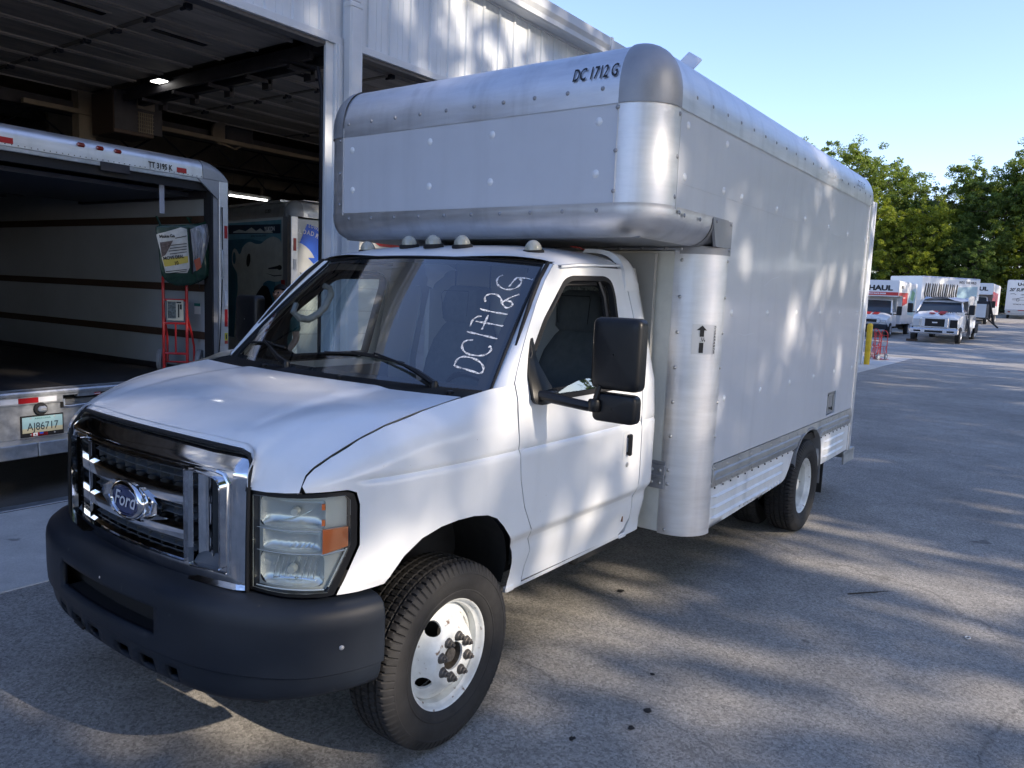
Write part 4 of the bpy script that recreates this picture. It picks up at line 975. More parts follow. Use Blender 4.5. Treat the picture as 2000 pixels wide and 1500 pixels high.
tow = MB().tube([(-.82, .28, .44), (-.86, .28, .425), (-.87, .20, .425), (-.82, .20, .44)], .010, 6).out('tow_hook', m_blk, bump)
# fascia behind grille/headlight so nothing shows through
MB().box(-.60, -.54, -.74, .74, .72, 1.06).box(-.55, .0, -.78, .78, .96, 1.06).box(-.66, -.60, -.58, .58, .66, 1.17).out('engine_bay', m_blk, truck)
MB().box(-.3, .25, -.84, .84, 1.02, 1.28).out('engine_cover', m_blk, truck)
# side mirror
def rbox(x0, x1, y0, y1, z0, z1, r, n=5, taper=0.):
    """rounded slab: rounded rectangle in y-z, domed front face (towards -x)"""
    mb = MB(); rr_ = rounded([(y0, z0), (y1, z0), (y1, z1), (y0, z1)], r, n); cy, cz = (y0+y1)/2, (z0+z1)/2; rows = []
    for x, k in ((x1, .96), (x1, 1.0), (lerp(x0, x1, .45), 1.0), (lerp(x0, x1, .25), .985), (lerp(x0, x1, .10), .94), (lerp(x0, x1, .03), .86), (x0, .72), (x0-.004, .4), (x0-.005, .02)):
        rows.append([(x, cy+(y-cy)*k, cz+(z-cz)*k) for y, z in rr_+[rr_[0]]])
    mb.grid(rows); return mb
def build_mirror(sg):
    def fx(mb):
        if sg < 0: mb.v = [(x, -y, z) for x, y, z in mb.v]; mb.f = [f[::-1] for f in mb.f]
        return mb
    h = fx(rbox(.51, .575, -1.452, -1.228, 1.425, 1.722, .035)).out('side_mirror', m_plastic, truck, sharp=55)
    fx(rbox(.515, .57, -1.442, -1.240, 1.292, 1.412, .03)).out('spotter_head', m_plastic, h, sharp=55)
    fx(MB().box(.576, .579, -1.44, -1.24, 1.44, 1.708).box(.571, .574, -1.43, -1.25, 1.30, 1.405)).out('mirror_glass', m_mirrorglass, h)
    fx(MB().tube([(.47, -.985, 1.375), (.47, -1.06, 1.372), (.485, -1.16, 1.360), (.50, -1.235, 1.352), (.508, -1.262, 1.352)], [.024, .023, .021, .021, .02], 10).lathe([(.0001, -.025), (.024, -.022), (.028, -.01), (.028, .02), (.024, .028), (.0001, .03)], 14, 'z', (.508, -1.262, 1.355)).tube([(.508, -1.262, 1.37), (.52, -1.275, 1.44)], .012, 8)).out('mirror_arm', m_plastic, h)
    sail = [(.425, 1.36), (.435, 1.345), (.455, 1.335), (.60, 1.338), (.61, 1.385), (.56, 1.42), (.52, 1.50), (.515, 1.62), (.50, 1.60), (.465, 1.53), (.435, 1.46)]
    mb = patch(MB(), rounded(sail, .012, 2), lambda u, v: (lambda p: (p[0], p[1]-.010-.035*max(0, 1-((u-.50)/.10)**2)*max(0, 1-max(0, (v-1.37)/.16)), p[2]))(side(u, v)), .02, rim=.04)
    mb.box(.45, .60, -1.035, -.985, 1.35, 1.395, b=.014)
    fx(mb).out('mirror_bracket', m_plastic, h, sharp=50)
build_mirror(1); build_mirror(-1)
bpy.data.objects["side_mirror.001"].location.x = .13
# door handle, lock
hdl = patch(MB(), rounded([(1.265, .965), (1.345, .965), (1.345, 1.118), (1.265, 1.118)], .02, 4), side_in(-.001), .05, holes=[rounded([(1.275, .978), (1.333, .978), (1.333, 1.105), (1.275, 1.105)], .012, 3)], rim=.004).out('handle_surround', m_paint2, door)
hdp = patch(MB(), rounded([(1.275, .978), (1.333, .978), (1.333, 1.105), (1.275, 1.105)], .012, 3), side_in(.003), .05, rim=0).out('handle_recess', m_blk, door)
MB().box(1.306, 1.330, -1.032, -1.012, .985, 1.100, b=.006).box(1.31, 1.325, -1.014, -.99, 1.08, 1.095).box(1.31, 1.325, -1.014, -.99, .99, 1.005).out('door_handle', m_plastic, door)
MB().lathe([(.0001, -.004), (.004, -.004), (.0045, -.002), (.012, -.003), (.014, 0)], 14, 'y', (1.322, -1.007, .935)).out('door_lock', m_alurail, door)
# a fender chip / scratch
MB().box(1.395, 1.400, -.962, -.948, .60, .63).out('rust_scrape', M('rust', (.16, .08, .05), .8), door)
# interior
it = MB(); it.box(.45, 1.80, -.86, .86, .55, .60).out('cab_floor', m_blk, truck)
dsh = MB(); rows = []
for y in np.linspace(-.84, .84, 15):
    k = .03*math.exp(-((y+.42)/.2)**2); b = .35-.10*(1-(y/.86)**2)*0; rows.append([(.24+.06*abs(y/.84), y, 1.33), (.34, y, 1.352+k), (.50, y, 1.345+k), (.60, y, 1.31+k), (.64, y, 1.22), (.62, y, 1.0), (.55, y, .85)])
dash = dsh.grid(rows).out('dashboard', m_dash, truck)
MB().box(.60, .665, -.60, -.24, 1.18, 1.33, b=.02).box(.60, .64, .08, .6, 1.1, 1.25, b=.02).out('instrument_panel', m_blk, dash)
sw = []; ctr = Vector((.78, -.42, 1.23)); ax = Vector((.86, 0, .5)).normalized(); u_ = Vector((0, 1, 0)); v_ = ax.cross(u_)
swm = MB().tube([ctr+u_*.19*math.cos(a)+v_*.19*math.sin(a) for a in np.linspace(0, 2*PI, 33)[:-1]], .014, 8, closed=True)
for a in (0.2, PI-.2, -PI/2): swm.tube([ctr-ax*.02, ctr+u_*.19*math.cos(a)+v_*.19*math.sin(a)], [.03, .012], 8)
swm.tube([ctr-ax*.03, ctr+ax*.005], .055, 14).tube([ctr-ax*.03, ctr-ax*.3], .03, 8).out('steering_wheel', m_plastic, truck)
def seat(y0):
    s = MB()
    def cush(P, w, th):      # P polyline in xz of the front face, thickness behind
        rows = []
        for t in np.linspace(-1, 1, 13):
            e = 1-abs(t)**6; rows.append([(x+(.03*(1-t*t)*-1 if True else 0)+ (1-e)*.04, y0+t*w(i), z) for i, (x, z) in enumerate(P)])
        s.grid(rows); s.grid([[(x+th, p[1], p[2]) for p, (x, _z) in zip(r, P)] for r in rows], flip=True)
        for r in (rows[0], rows[-1]): s.grid([r, [(p[0]+th, p[1], p[2]) for p in r]])
    back = [(1.17, .86), (1.22, 1.0), (1.27, 1.18), (1.31, 1.34), (1.345, 1.47), (1.37, 1.56), (1.40, 1.60)]
    wb = [.24, .25, .26, .255, .225, .17, .145]
    cush(back, lambda i: wb[i], .13)
    o = s.out('seat', m_seat, truck, sharp=50, loc=(.24, -.02, 0))
    hd = MB(); hr = [(1.365, 1.595), (1.35, 1.62), (1.355, 1.72), (1.375, 1.81), (1.40, 1.835), (1.45, 1.835)]; wh = [.13, .145, .148, .14, .125, .115]; rows = []
    for t in np.linspace(-1, 1, 15):
        rows.append([(x+.03*abs(t)**5, y0+t*wh[i], z-.02*abs(t)**5*(i > 2)) for i, (x, z) in enumerate(hr)])
    hd.grid(rows); hd.grid([[(x+.12, p[1], p[2]) for p, (x, _z) in zip(r, hr)] for r in rows]); 
    for r in (rows[0], rows[-1]): hd.grid([r, [(p[0]+.12, p[1], p[2]) for p in r]])
    hd.out('headrest', m_seat, o, sharp=50)
    MB().box(.78, 1.28, y0-.25, y0+.25, .78, .93, b=.05).out('cushion', m_seat, o)
    MB().tube([(1.335, y0-.10, 1.64), (1.33, y0-.115, 1.78), (1.345, y0-.1, 1.80), (1.345, y0+.1, 1.80), (1.33, y0+.115, 1.78), (1.335, y0+.10, 1.64)], .0025, 4).tube([(1.14+.11*i*.5, y0-.19+.01*i, .88+.23*i*.5) for i in range(6)], .0025, 4).out('piping', m_blk, o)
seat(-.45); seat(.45)
# bulkhead behind the seats (pale panels, vertical seams) and trim round the cab
bhd = MB().box(1.80, 1.83, -.86, .86, .6, 2.06).out('bulkhead', m_beige, truck)
for y in (-.58, -.28, .02, .32, .62): MB().box(1.793, 1.80, y-.004, y+.004, .6, 2.02).out('bulkhead_seam', m_blk, bhd)
ntc = MB().box(1.785, 1.792, -.62, -.16, 1.80, 1.92).out('notice_board', m_blk, truck)
MB().box(1.780, 1.785, -.61, -.17, 1.815, 1.885).out('notice_picture', M('notice_print', (.30, .32, .30), .7, var=(60, .7)), ntc)
MB().box(1.7795, 1.785, -.62, -.16, 1.755, 1.80).out('notice_strip', M('notice_red', (.25, .03, .03), .6), ntc)
text_on('notice_text', 'FOR THIS TRUCK', .022, lambda u, v: (1.779, -.16-u-.03, 1.893+v), m_beige, ntc, bold=.02)
# cab inner trim: headliner, B pillars, passenger grab handle
MB().grid([[(x, y, z-.035) for x, y, z in [roof_pt(v, t) for t in np.linspace(-.94, .94, 11)]] for v in np.linspace(.06, 1, 7)]).out('headliner', m_beige, truck)
for sg in (-1, 1):
    MB().grid([[(lambda p: (p[0], sg*-(-p[1]-.05) if False else (p[1]+.05)*(1 if sg < 0 else -1), p[2]))(side(s, z)) for s in (1.36, 1.5, 1.75)] for z in (.6, 1.3, 1.6, 1.97)]).out('rear_pillar_trim', m_beige, truck)
    MB().grid([[Vector((a[0]+.02, sg*(a[1]-.035), a[2]-.02)), Vector((a[0]+.06, sg*(a[1]+.02), a[2]-.03))] for a in ws_side]).out('front_pillar_trim', m_beige, truck)
    MB().grid([[(x, sg*.90, z) for x in (.45, 1.45)] for z in (.6, 1.30)]).out('door_card', m_dash, truck)
MB().tube([(.76, .745, 1.80), (.80, .735, 1.785), (.81, .735, 1.75), (.765, .735, 1.675), (.71, .735, 1.632), (.645, .735, 1.602), (.585, .74, 1.61), (.55, .75, 1.645), (.58, .765, 1.69)], [.016, .018, .019, .02, .021, .021, .02, .018, .016], 10).out('grab_handle', M('pale_grey_trim', (.42, .44, .42), .5), truck)

# ---- env
# =================================================================== GROUND
def gz(x, y): return interp(x, [-50, 28, 34, 40, 46, 56, 66, 84, 100, 140], [0, 0, .02, .08, .16, .45, .90, 1.6, 2.6, 4.2])
def ground_mat(name, lo, hi, bumpd, crack=True, spark=.5, stain=(.7, 1.15)):
    m = bpy.data.materials.new(name); m.use_nodes = True; nt = m.node_tree; b = nt.nodes['Principled BSDF']; L = nt.links.new; N = nt.nodes.new
    tc = N('ShaderNodeTexCoord'); P = tc.outputs['Object']
    a = N('ShaderNodeTexVoronoi'); a.inputs['Scale'].default_value = 95; L(P, a.inputs['Vector'])
    a2 = N('ShaderNodeTexNoise'); a2.inputs['Scale'].default_value = 240; a2.inputs['Detail'].default_value = 2; L(P, a2.inputs['Vector'])
    n1 = N('ShaderNodeTexNoise'); n1.inputs['Scale'].default_value = .55; n1.inputs['Detail'].default_value = 8; n1.inputs['Roughness'].default_value = .6; L(P, n1.inputs['Vector'])
    n2 = N('ShaderNodeTexNoise'); n2.inputs['Scale'].default_value = 4.; n2.inputs['Detail'].default_value = 6; L(P, n2.inputs['Vector'])
    bw = N('ShaderNodeRGBToBW'); L(a.outputs['Color'], bw.inputs[0])
    add = N('ShaderNodeMath'); add.operation = 'MULTIPLY_ADD'; L(bw.outputs[0], add.inputs[0]); add.inputs[1].default_value = spark; L(a2.outputs['Fac'], add.inputs[2])
    r = N('ShaderNodeValToRGB'); r.color_ramp.elements[0].position = .38; r.color_ramp.elements[1].position = 1.05 if spark > .3 else .8
    r.color_ramp.elements[0].color = (*lo, 1); r.color_ramp.elements[1].color = (*hi, 1); L(add.outputs[0], r.inputs[0])
    mr = N('ShaderNodeMapRange'); mr.inputs['From Min'].default_value = .3; mr.inputs['From Max'].default_value = .7; mr.inputs['To Min'].default_value = stain[0]; mr.inputs['To Max'].default_value = stain[1]; L(n1.outputs['Fac'], mr.inputs['Value'])
    mr2 = N('ShaderNodeMapRange'); mr2.inputs['From Min'].default_value = .3; mr2.inputs['From Max'].default_value = .7; mr2.inputs['To Min'].default_value = .88; mr2.inputs['To Max'].default_value = 1.1; L(n2.outputs['Fac'], mr2.inputs['Value'])
    mm = N('ShaderNodeMath'); mm.operation = 'MULTIPLY'; L(mr.outputs[0], mm.inputs[0]); L(mr2.outputs[0], mm.inputs[1])
    out = mm.outputs[0]
    if crack:
        # wandering cracks: distorted voronoi edges; dark oil spots
        n3 = N('ShaderNodeTexNoise'); n3.inputs['Scale'].default_value = 1.2; n3.inputs['Detail'].default_value = 5; L(P, n3.inputs['Vector'])
        vm = N('ShaderNodeVectorMath'); vm.operation = 'MULTIPLY_ADD'; L(n3.outputs['Color'], vm.inputs[0]); vm.inputs[1].default_value = (1.1, 1.1, 0); L(P, vm.inputs[2])
        v = N('ShaderNodeTexVoronoi'); v.feature = 'DISTANCE_TO_EDGE'; v.inputs['Scale'].default_value = .17; L(vm.outputs[0], v.inputs['Vector'])
        cr = N('ShaderNodeMapRange'); cr.inputs['From Min'].default_value = .0; cr.inputs['From Max'].default_value = .0022; cr.inputs['To Min'].default_value = .68; cr.inputs['To Max'].default_value = 1; L(v.outputs['Distance'], cr.inputs['Value'])
        m3 = N('ShaderNodeMath'); m3.operation = 'MULTIPLY'; L(out, m3.inputs[0]); L(cr.outputs[0], m3.inputs[1]); out = m3.outputs[0]
        v2 = N('ShaderNodeTexVoronoi'); v2.inputs['Scale'].default_value = 1.7; L(vm.outputs[0], v2.inputs['Vector'])
        sp = N('ShaderNodeMapRange'); sp.inputs['From Min'].default_value = .03; sp.inputs['From Max'].default_value = .06; sp.inputs['To Min'].default_value = .5; sp.inputs['To Max'].default_value = 1; L(v2.outputs['Distance'], sp.inputs['Value'])
        m4 = N('ShaderNodeMath'); m4.operation = 'MULTIPLY'; L(out, m4.inputs[0]); L(sp.outputs[0], m4.inputs[1]); out = m4.outputs[0]
    mx = N('ShaderNodeVectorMath'); mx.operation = 'SCALE'; L(r.outputs[0], mx.inputs[0]); L(out, mx.inputs['Scale']); L(mx.outputs[0], b.inputs['Base Color'])
    b.inputs['Roughness'].default_value = .85
    bp = N('ShaderNodeBump'); bp.inputs['Distance'].default_value = bumpd; bp.inputs['Strength'].default_value = 1; L(add.outputs[0], bp.inputs['Height']); L(bp.outputs[0], b.inputs['Normal'])
    return m
m_asph = ground_mat('asphalt', (.100, .095, .086), (.44, .42, .385), .0035)
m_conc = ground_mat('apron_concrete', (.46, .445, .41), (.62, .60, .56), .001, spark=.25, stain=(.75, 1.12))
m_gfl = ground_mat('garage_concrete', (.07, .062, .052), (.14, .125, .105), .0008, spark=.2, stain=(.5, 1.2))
xs = [-500, -200, -60, -30, -15, -8, 0, 8, 16, 24, 28, 31, 34, 37, 40, 43, 46, 50, 54, 58, 62, 66, 72, 78, 84, 92, 100, 140, 400]; ysg = [-500, -120, -60, -30, -12, 0, 8, 20, 60, 200, 500]
g = MB().grid([[(x, y, gz(x, y)-(.006 if False else 0)) for y in ysg] for x in xs]).out('ground', m_asph, sharp=None); tag(g, kind='structure')
# far grass rise behind the lot
g2 = MB().grid([[(x, y, gz(x, y)+.05+max(0, x-84)*.05) for y in range(-60, 90, 10)] for x in (86, 90, 96, 110, 140, 200)]).out('grass_bank', M('grass_soil', (.05, .065, .02), .9, var=(3, .5)), sharp=None); tag(g2, kind='structure')
ap = MB()
x = -14.0
apron = tag(bpy.data.objects.new('concrete_apron', None), kind='structure'); COL.objects.link(apron)
x0 = -14.0; k = 0
while x0 < 26:
    x1 = x0+3.05; MB().box(x0+.006, x1-.006, 1.89+.01*math.sin(k*2.1), 3.50, -.12, .006, b=.004).out('concrete_slab', m_conc, apron); x0 = x1; k += 1
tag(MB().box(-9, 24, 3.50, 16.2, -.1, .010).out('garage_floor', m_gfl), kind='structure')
sill_ = tag(MB().box(-6.5, 7.6, 3.50, 3.62, -.05, .016, b=.003).out('door_threshold', m_galv), kind='structure')

# =================================================================== GARAGE BUILDING
bld = thing('garage_building', 'white ribbed metal garage with open overhead doors and dark interior behind the truck', 'building', (0, 3.55, 0))
Yw = 0.0
m_clad = M('white_metal_cladding', (.66, .70, .74), .38, coat=.15, var=(1.2, .05)); m_trim = M('white_building_trim', (.62, .65, .68), .4, var=(3, .06))
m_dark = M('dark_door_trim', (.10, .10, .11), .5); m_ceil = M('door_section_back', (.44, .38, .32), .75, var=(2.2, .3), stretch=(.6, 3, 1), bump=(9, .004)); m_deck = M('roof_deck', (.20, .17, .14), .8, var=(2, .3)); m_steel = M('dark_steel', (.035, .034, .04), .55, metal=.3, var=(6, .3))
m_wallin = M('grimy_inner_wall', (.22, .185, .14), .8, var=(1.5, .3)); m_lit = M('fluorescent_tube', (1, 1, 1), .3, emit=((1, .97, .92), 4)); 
WT = 5.46
def wall_panel_me(h, name):
    p = .3195; prof = [(0, 0), (.012, -.0), (.024, -.022), (.050, -.022), (.062, 0), (.150, 0), (.154, -.004), (.160, -.004), (.164, 0), (.225, 0), (.229, -.004), (.235, -.004), (.239, 0), (p, 0)]
    mb = MB().grid([[(x, y, z) for x, y in prof] for z in (0, h)]); o = mb.out(name, m_clad, None, sharp=20); me = o.data; bpy.data.objects.remove(o); return me
up_me = wall_panel_me(WT-4.315, 'wall_panel'); full_me = wall_panel_me(WT-.02, 'wall_panel_full')
x = -9.0
while x < 14:
    full = x < -6.5 or x > 7.6
    link('wall_panel', full_me if full else up_me, None, bld, (x-.005+.135, 0, .02 if full else 4.315)); x += .32
# far annex reaching towards the lot
an = full_me
MB().box(14.1, 23.85, -.96, 9, 0, 5.0).out('annex_wall', m_clad, bld)
for xx in np.arange(14.2, 23.7, .32): link('wall_panel', full_me, None, bld, (float(xx), -.965, .0)).scale = (1, 1, .90)
MB().box(23.70, 23.87, -.99, -.93, 0, 5.0, b=.01).out('corner_trim', m_trim, bld)
# header trim, jambs, pillar
MB().box(-6.5, 3.09, -.04, .10, 4.235, 4.312, b=.004).out('door_header', m_trim, bld)
MB().box(3.09, 7.6, -.035, .10, 4.235, 4.312, b=.004).out('door_header', m_trim, bld)
MB().box(-6.5, 3.09, .0, .14, 4.20, 4.235).box(3.54, 7.6, .0, .14, 4.20, 4.235).out('header_shadow_trim', m_dark, bld)
MB().box(3.075, 3.105, -.015, .02, 0, 4.235, b=.003).out('door_jamb', m_trim, bld)
MB().box(3.105, 3.178, -.006, .02, 0, 4.235, b=.003).box(3.178, 3.54, -.045, .02, 0, 4.235, b=.006).out('pillar', m_clad, bld)
MB().box(3.20, 3.23, -.058, -.045, 0, 4.235, b=.003).out('pillar_rib', m_clad, bld)
ds = MB().box(3.265, 3.425, -.165, -.05, .1, 4.62, b=.018).box(3.262, 3.428, -.168, -.047, 4.60, 4.66, b=.012).box(3.27, 3.42, -.16, -.05, 4.66, 5.30, b=.016).out('downspout', m_trim, bld)
# eave: soffit, gutter, fascia
gut = MB(); prof = [(-.0, WT-.03), (-.20, WT-.035), (-.225, WT-.02), (-.23, WT+.04), (-.262, WT+.10), (-.268, WT+.215), (-.25, WT+.225), (-.24, WT+.215)]
gut.grid([[(x, y, z) for y, z in prof] for x in (-9, 2, 8.35)]).out('gutter', m_trim, bld, sharp=20)
MB().box(8.30, 8.37, -.272, .0, WT-.04, WT+.232, b=.005).out('gutter_end', m_trim, bld)
gut2 = MB().grid([[(x, y+.01, z-.012) for y, z in prof] for x in (8.37, 14)]).out('gutter', m_trim, bld, sharp=20)
MB().add([(-9, -.25, WT+.21), (14, -.25, WT+.21), (14, 7, WT+.5), (-9, 7, WT+.5)], [(0, 1, 2, 3)]).add([(-9, 7, WT+.5), (14, 7, WT+.5), (14, 13, WT+.2), (-9, 13, WT+.2)], [(0, 1, 2, 3)]).out('roof', m_trim, bld, smooth=False)
# shell inside
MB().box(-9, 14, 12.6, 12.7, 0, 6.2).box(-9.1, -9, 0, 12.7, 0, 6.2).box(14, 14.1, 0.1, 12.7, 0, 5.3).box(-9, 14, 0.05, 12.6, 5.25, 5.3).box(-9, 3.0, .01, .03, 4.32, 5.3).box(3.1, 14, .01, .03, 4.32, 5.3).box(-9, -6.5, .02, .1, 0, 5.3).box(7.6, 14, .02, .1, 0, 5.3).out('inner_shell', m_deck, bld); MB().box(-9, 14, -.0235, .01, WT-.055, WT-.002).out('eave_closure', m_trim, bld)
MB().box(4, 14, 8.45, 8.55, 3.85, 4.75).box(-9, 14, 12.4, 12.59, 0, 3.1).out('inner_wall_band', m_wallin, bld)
for xx in np.arange(5.2, 14, 1.55): MB().box(xx, xx+.08, 8.40, 8.45, 3.0, 3.85).out('mullion', m_deck, bld)
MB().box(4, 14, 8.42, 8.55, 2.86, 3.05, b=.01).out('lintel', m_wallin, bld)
# opened overhead doors lying under the roof
def ohdoor(x0, x1, n, ribs, wins):
    d = MB().box(x0-.02, x1+.02, .35, .35+.645*n, 4.35, 4.37).out('overhead_door', m_steel, bld)
    for k in range(n):
        y0 = .46+.645*k; s = MB().box(x0, x1, y0+.006, y0+.639, 4.30, 4.345, b=.01)
        for yy in (y0+.02, y0+.60): s.box(x0, x1, yy, yy+.022, 4.282, 4.30)
        s.out('door_section', m_ceil, d)
        if k in (1, ):
            for w0, w1 in wins: MB().box(w0, w1, y0+.235, y0+.40, 4.286, 4.30, b=.006).out('window_frame', m_ceil, d); MB().box(w0+.04, w1-.04, y0+.27, y0+.36, 4.28, 4.287).out('window_pane', M('dark_pane', (.012, .012, .02), .2), d)
        if k in (3,):
            for w0, w1 in wins[-1:]: MB().box(w0-.1, w1-.1, y0+.235, y0+.40, 4.286, 4.30, b=.006).out('window_frame', m_ceil, d)
        for r_ in ribs: MB().box(r_-.035, r_+.035, y0-.03, y0+.03, 4.25, 4.30, b=.006).box(r_-.05, r_-.03, y0-.02, y0+.05, 4.235, 4.26).out('hinge', m_steel, d)
    for r_ in ribs: MB().box(r_-.03, r_+.03, .46, .46+.645*n, 4.291, 4.299).out('stile', m_wallin, d)
ohdoor(-4.2, 3.05, 7, (-1.9, -.55, .65, 1.87), ((-.3, .45), (.85, 1.62), (2.02, 2.68)))
ohdoor(3.42, 7.5, 7, (4.45, 6.3), ((3.55, 4.2), (4.8, 5.6)))
# tracks and spring bar between the two doors
tr = MB().box(3.12, 3.17, .3, 5.3, 4.12, 4.20).box(3.32, 3.40, .3, 5.3, 4.10, 4.20).box(3.17, 3.32, .3, 5.3, 4.20, 4.29)
for y in np.arange(.6, 5.2, .75): tr.box(3.10, 3.42, float(y), float(y)+.05, 4.06, 4.10).box(3.38, 3.44, float(y), float(y)+.12, 4.0, 4.12)
tr.tube([(3.10, .07, .1), (3.10, .07, 3.75), (3.11, .15, 4.0), (3.13, .55, 4.12), (3.13, .8, 4.16)], .022, 6)
tr.out('door_track', m_steel, bld)
MB().box(-9, 14, 5.05, 5.2, 4.0, 4.16).box(-9, 14, 8.9, 9.05, 4.5, 4.7).out('cross_beam', m_steel, bld)
tz = MB()
for x0 in np.arange(-8, 13.5, 1.0): tz.tube([(x0, 6.6, 4.25), (x0+.5, 6.6, 3.9), (x0+1, 6.6, 4.25)], .018, 4)
tz.tube([(-8, 6.6, 4.27), (14, 6.6, 4.27)], .03, 4).tube([(-8, 6.6, 3.88), (14, 6.6, 3.88)], .03, 4); tz.out('bar_joist', m_steel, bld)
tz = MB()
for x0 in np.arange(-8, 13.5, 1.0): tz.tube([(x0, 8.2, 4.05), (x0+.5, 8.2, 3.6), (x0+1, 8.2, 4.05)], .018, 4)
tz.tube([(-8, 8.2, 4.07), (14, 8.2, 4.07)], .035, 4).tube([(-8, 8.2, 3.58), (14, 8.2, 3.58)], .035, 4); tz.out('bar_joist', m_steel, bld)
MB().box(2.9, 3.12, 4.9, 5.1, 3.3, 4.3).box(2.2, 14, 4.85, 4.93, 3.98, 4.04).out('roof_post', m_wallin, bld)
def lab(o, l, c, **k): return tag(o, l, c, **k)
# lit lamp beside the track, and the long tube far inside
lp = thing('ceiling_light', 'small lit square lamp beside the dark door track', 'light', (3.07, 6.68, 4.235))
MB().box(-.08, .08, -.12, .12, .0, .03, b=.006).out('housing', m_steel, lp); MB().box(-.06, .06, -.10, .10, -.012, .0, b=.004).out('diffuser', m_lit, lp)
lp = thing('tube_light', 'long lit fluorescent tube deep inside above the bear graphic', 'light', (5.95, 9.0, 3.24))
MB().box(-.42, .42, -.05, .05, .02, .07, b=.01).out('housing', m_trim, lp); MB().tube([(-.38, 0, 0), (.38, 0, 0)], .012, 8).out('tube', m_lit, lp); MB().tube([(-.3, 0, .07), (-.3, 0, 1.98)], .004, 4).tube([(.3, 0, .07), (.3, 0, 1.98)], .004, 4).out('hanger', m_steel, lp)
# unit heater and door opener
uh = thing('unit_heater', 'brown box heater with a square grille hung above the open truck', 'heater', (3.45, 8.0, 3.70))
MB().box(-.45, .10, -.3, .3, 0, .55, b=.01).out('casing', M('brown_casing', (.07, .05, .04), .6, metal=.3), uh)
gr = MB()
for i in range(7): gr.box(-.12+.03*i, -.108+.03*i, -.325, -.31, .05, .32)
for i in range(6): gr.box(-.13, .09, -.322, -.31, .06+.05*i, .068+.05*i)
gr.box(-.14, .10, -.33, -.31, .36, .50); gr.out('grille', m_wallin, uh); MB().box(-.44, .215, -.31, -.30, .05, .55).out('front_plate', m_steel, uh); MB().tube([(-.3, 0, .6), (-.3, 0, 1.5)], .015, 5).tube([(.1, 0, .6), (.1, 0, 1.5)], .015, 5).out('hanger', m_steel, uh)
op = thing('door_opener', 'dark motor unit with pulley hanging under the beams', 'door opener', (5.25, 8.6, 4.05))
MB().box(-.1, .42, -.15, .2, -.02, .22, b=.02).out('motor_box', m_steel, op); MB().lathe([(.0001, -.03), (.17, -.03), (.18, 0), (.17, .03), (.0001, .03)], 18, 'y', (-.15, -.1, .08)).out('pulley', m_wallin, op); MB().box(.1, .75, .0, .08, .30, .36).tube([(-.0, 0, .2), (-.0, 0, 1.1)], .02, 5).tube([(.3, 0, .2), (.3, 0, 1.1)], .02, 5).tube([(-.1, -.1, -.08), (.1, -.1, -.12), (.35, -.1, 0)], .012, 5).out('bracket', m_wallin, op)
# flood light above the roof line
fl = thing('flood_light', 'slim LED flood light on the roof edge above the truck box', 'flood light', (11.15, 3.35, 5.50))
MB().tube([(0, .1, -.1), (0, .05, .35), (.05, 0, .48)], .035, 8).out('bracket_arm', m_trim, fl)
hd = MB().box(-.10, .50, -.17, .17, -.03, .03, b=.015).xf(Matrix.Translation((0, 0, .50)) @ Matrix.Rotation(-.62, 4, 'Y') @ Matrix.Rotation(.65, 4, 'X') @ Matrix.Scale(.85, 4)).out('lamp_head', m_trim, fl)
lens = MB()
for i in range(6): lens.box(-.02+.08*i, .03+.08*i, -.14, .14, -.037, -.031)
lens.xf(Matrix.Translation((0, 0, .50)) @ Matrix.Rotation(-.62, 4, 'Y') @ Matrix.Rotation(.65, 4, 'X') @ Matrix.Scale(.85, 4)).out('lens', M('led_lens', (.30, .28, .2), .3), fl)
# small things on the ground
tw_ = MB().tube([(2.80, -1.84, .01), (2.86, -1.90, .014), (2.93, -1.94, .008), (3.03, -2.03, .012)], [.004, .005, .004, .002], 5).tube([(2.90, -1.925, .01), (2.93, -1.99, .02)], [.003, .001], 4).out('twig', M('dry_twig', (.03, .025, .02), .9)); tag(tw_, 'dry dark twig lying on the asphalt right of the truck', 'twig')
rg_ = MB().tube([(2.598+.018*math.cos(a), -2.516+.012*math.sin(a), .005) for a in np.linspace(0, 2*PI, 13)[:-1]], .003, 5, closed=True).out('litter_ring', m_rimw); tag(rg_, 'tiny white ring of litter on the asphalt at far right', 'litter')
def splat(x, y, r, seed):
    q = random.Random(seed); P = [(x+r*(.6+.6*q.random())*math.cos(a), y+r*(.5+.5*q.random())*math.sin(a), .0035) for a in np.linspace(0, 2*PI, 15)[:-1]]
    return MB().add(P+[(x, y, .006)], [(i, (i+1) % 14, 14) for i in range(14)])
LEAFS = [('dark leaf scrap on the asphalt nearest the front wheel', .74, -1.48, .022), ('dark gum stain lower left of the leaf scrap by the wheel', .57, -1.49, .02), ('small dark spot on the asphalt just behind the front tyre foot', .34, -1.34, .018), ('faint dark oil spot under the sill of the cab door', 1.88, -.73, .03), ('dark spot on the asphalt right of the front wheel hub', 1.05, -1.35, .016)]
for i, (l, x, y, r) in enumerate(LEAFS):
    o = splat(x, y, r, i).out('ground_spot', m_blk); tag(o, l, 'stain', kind=None)

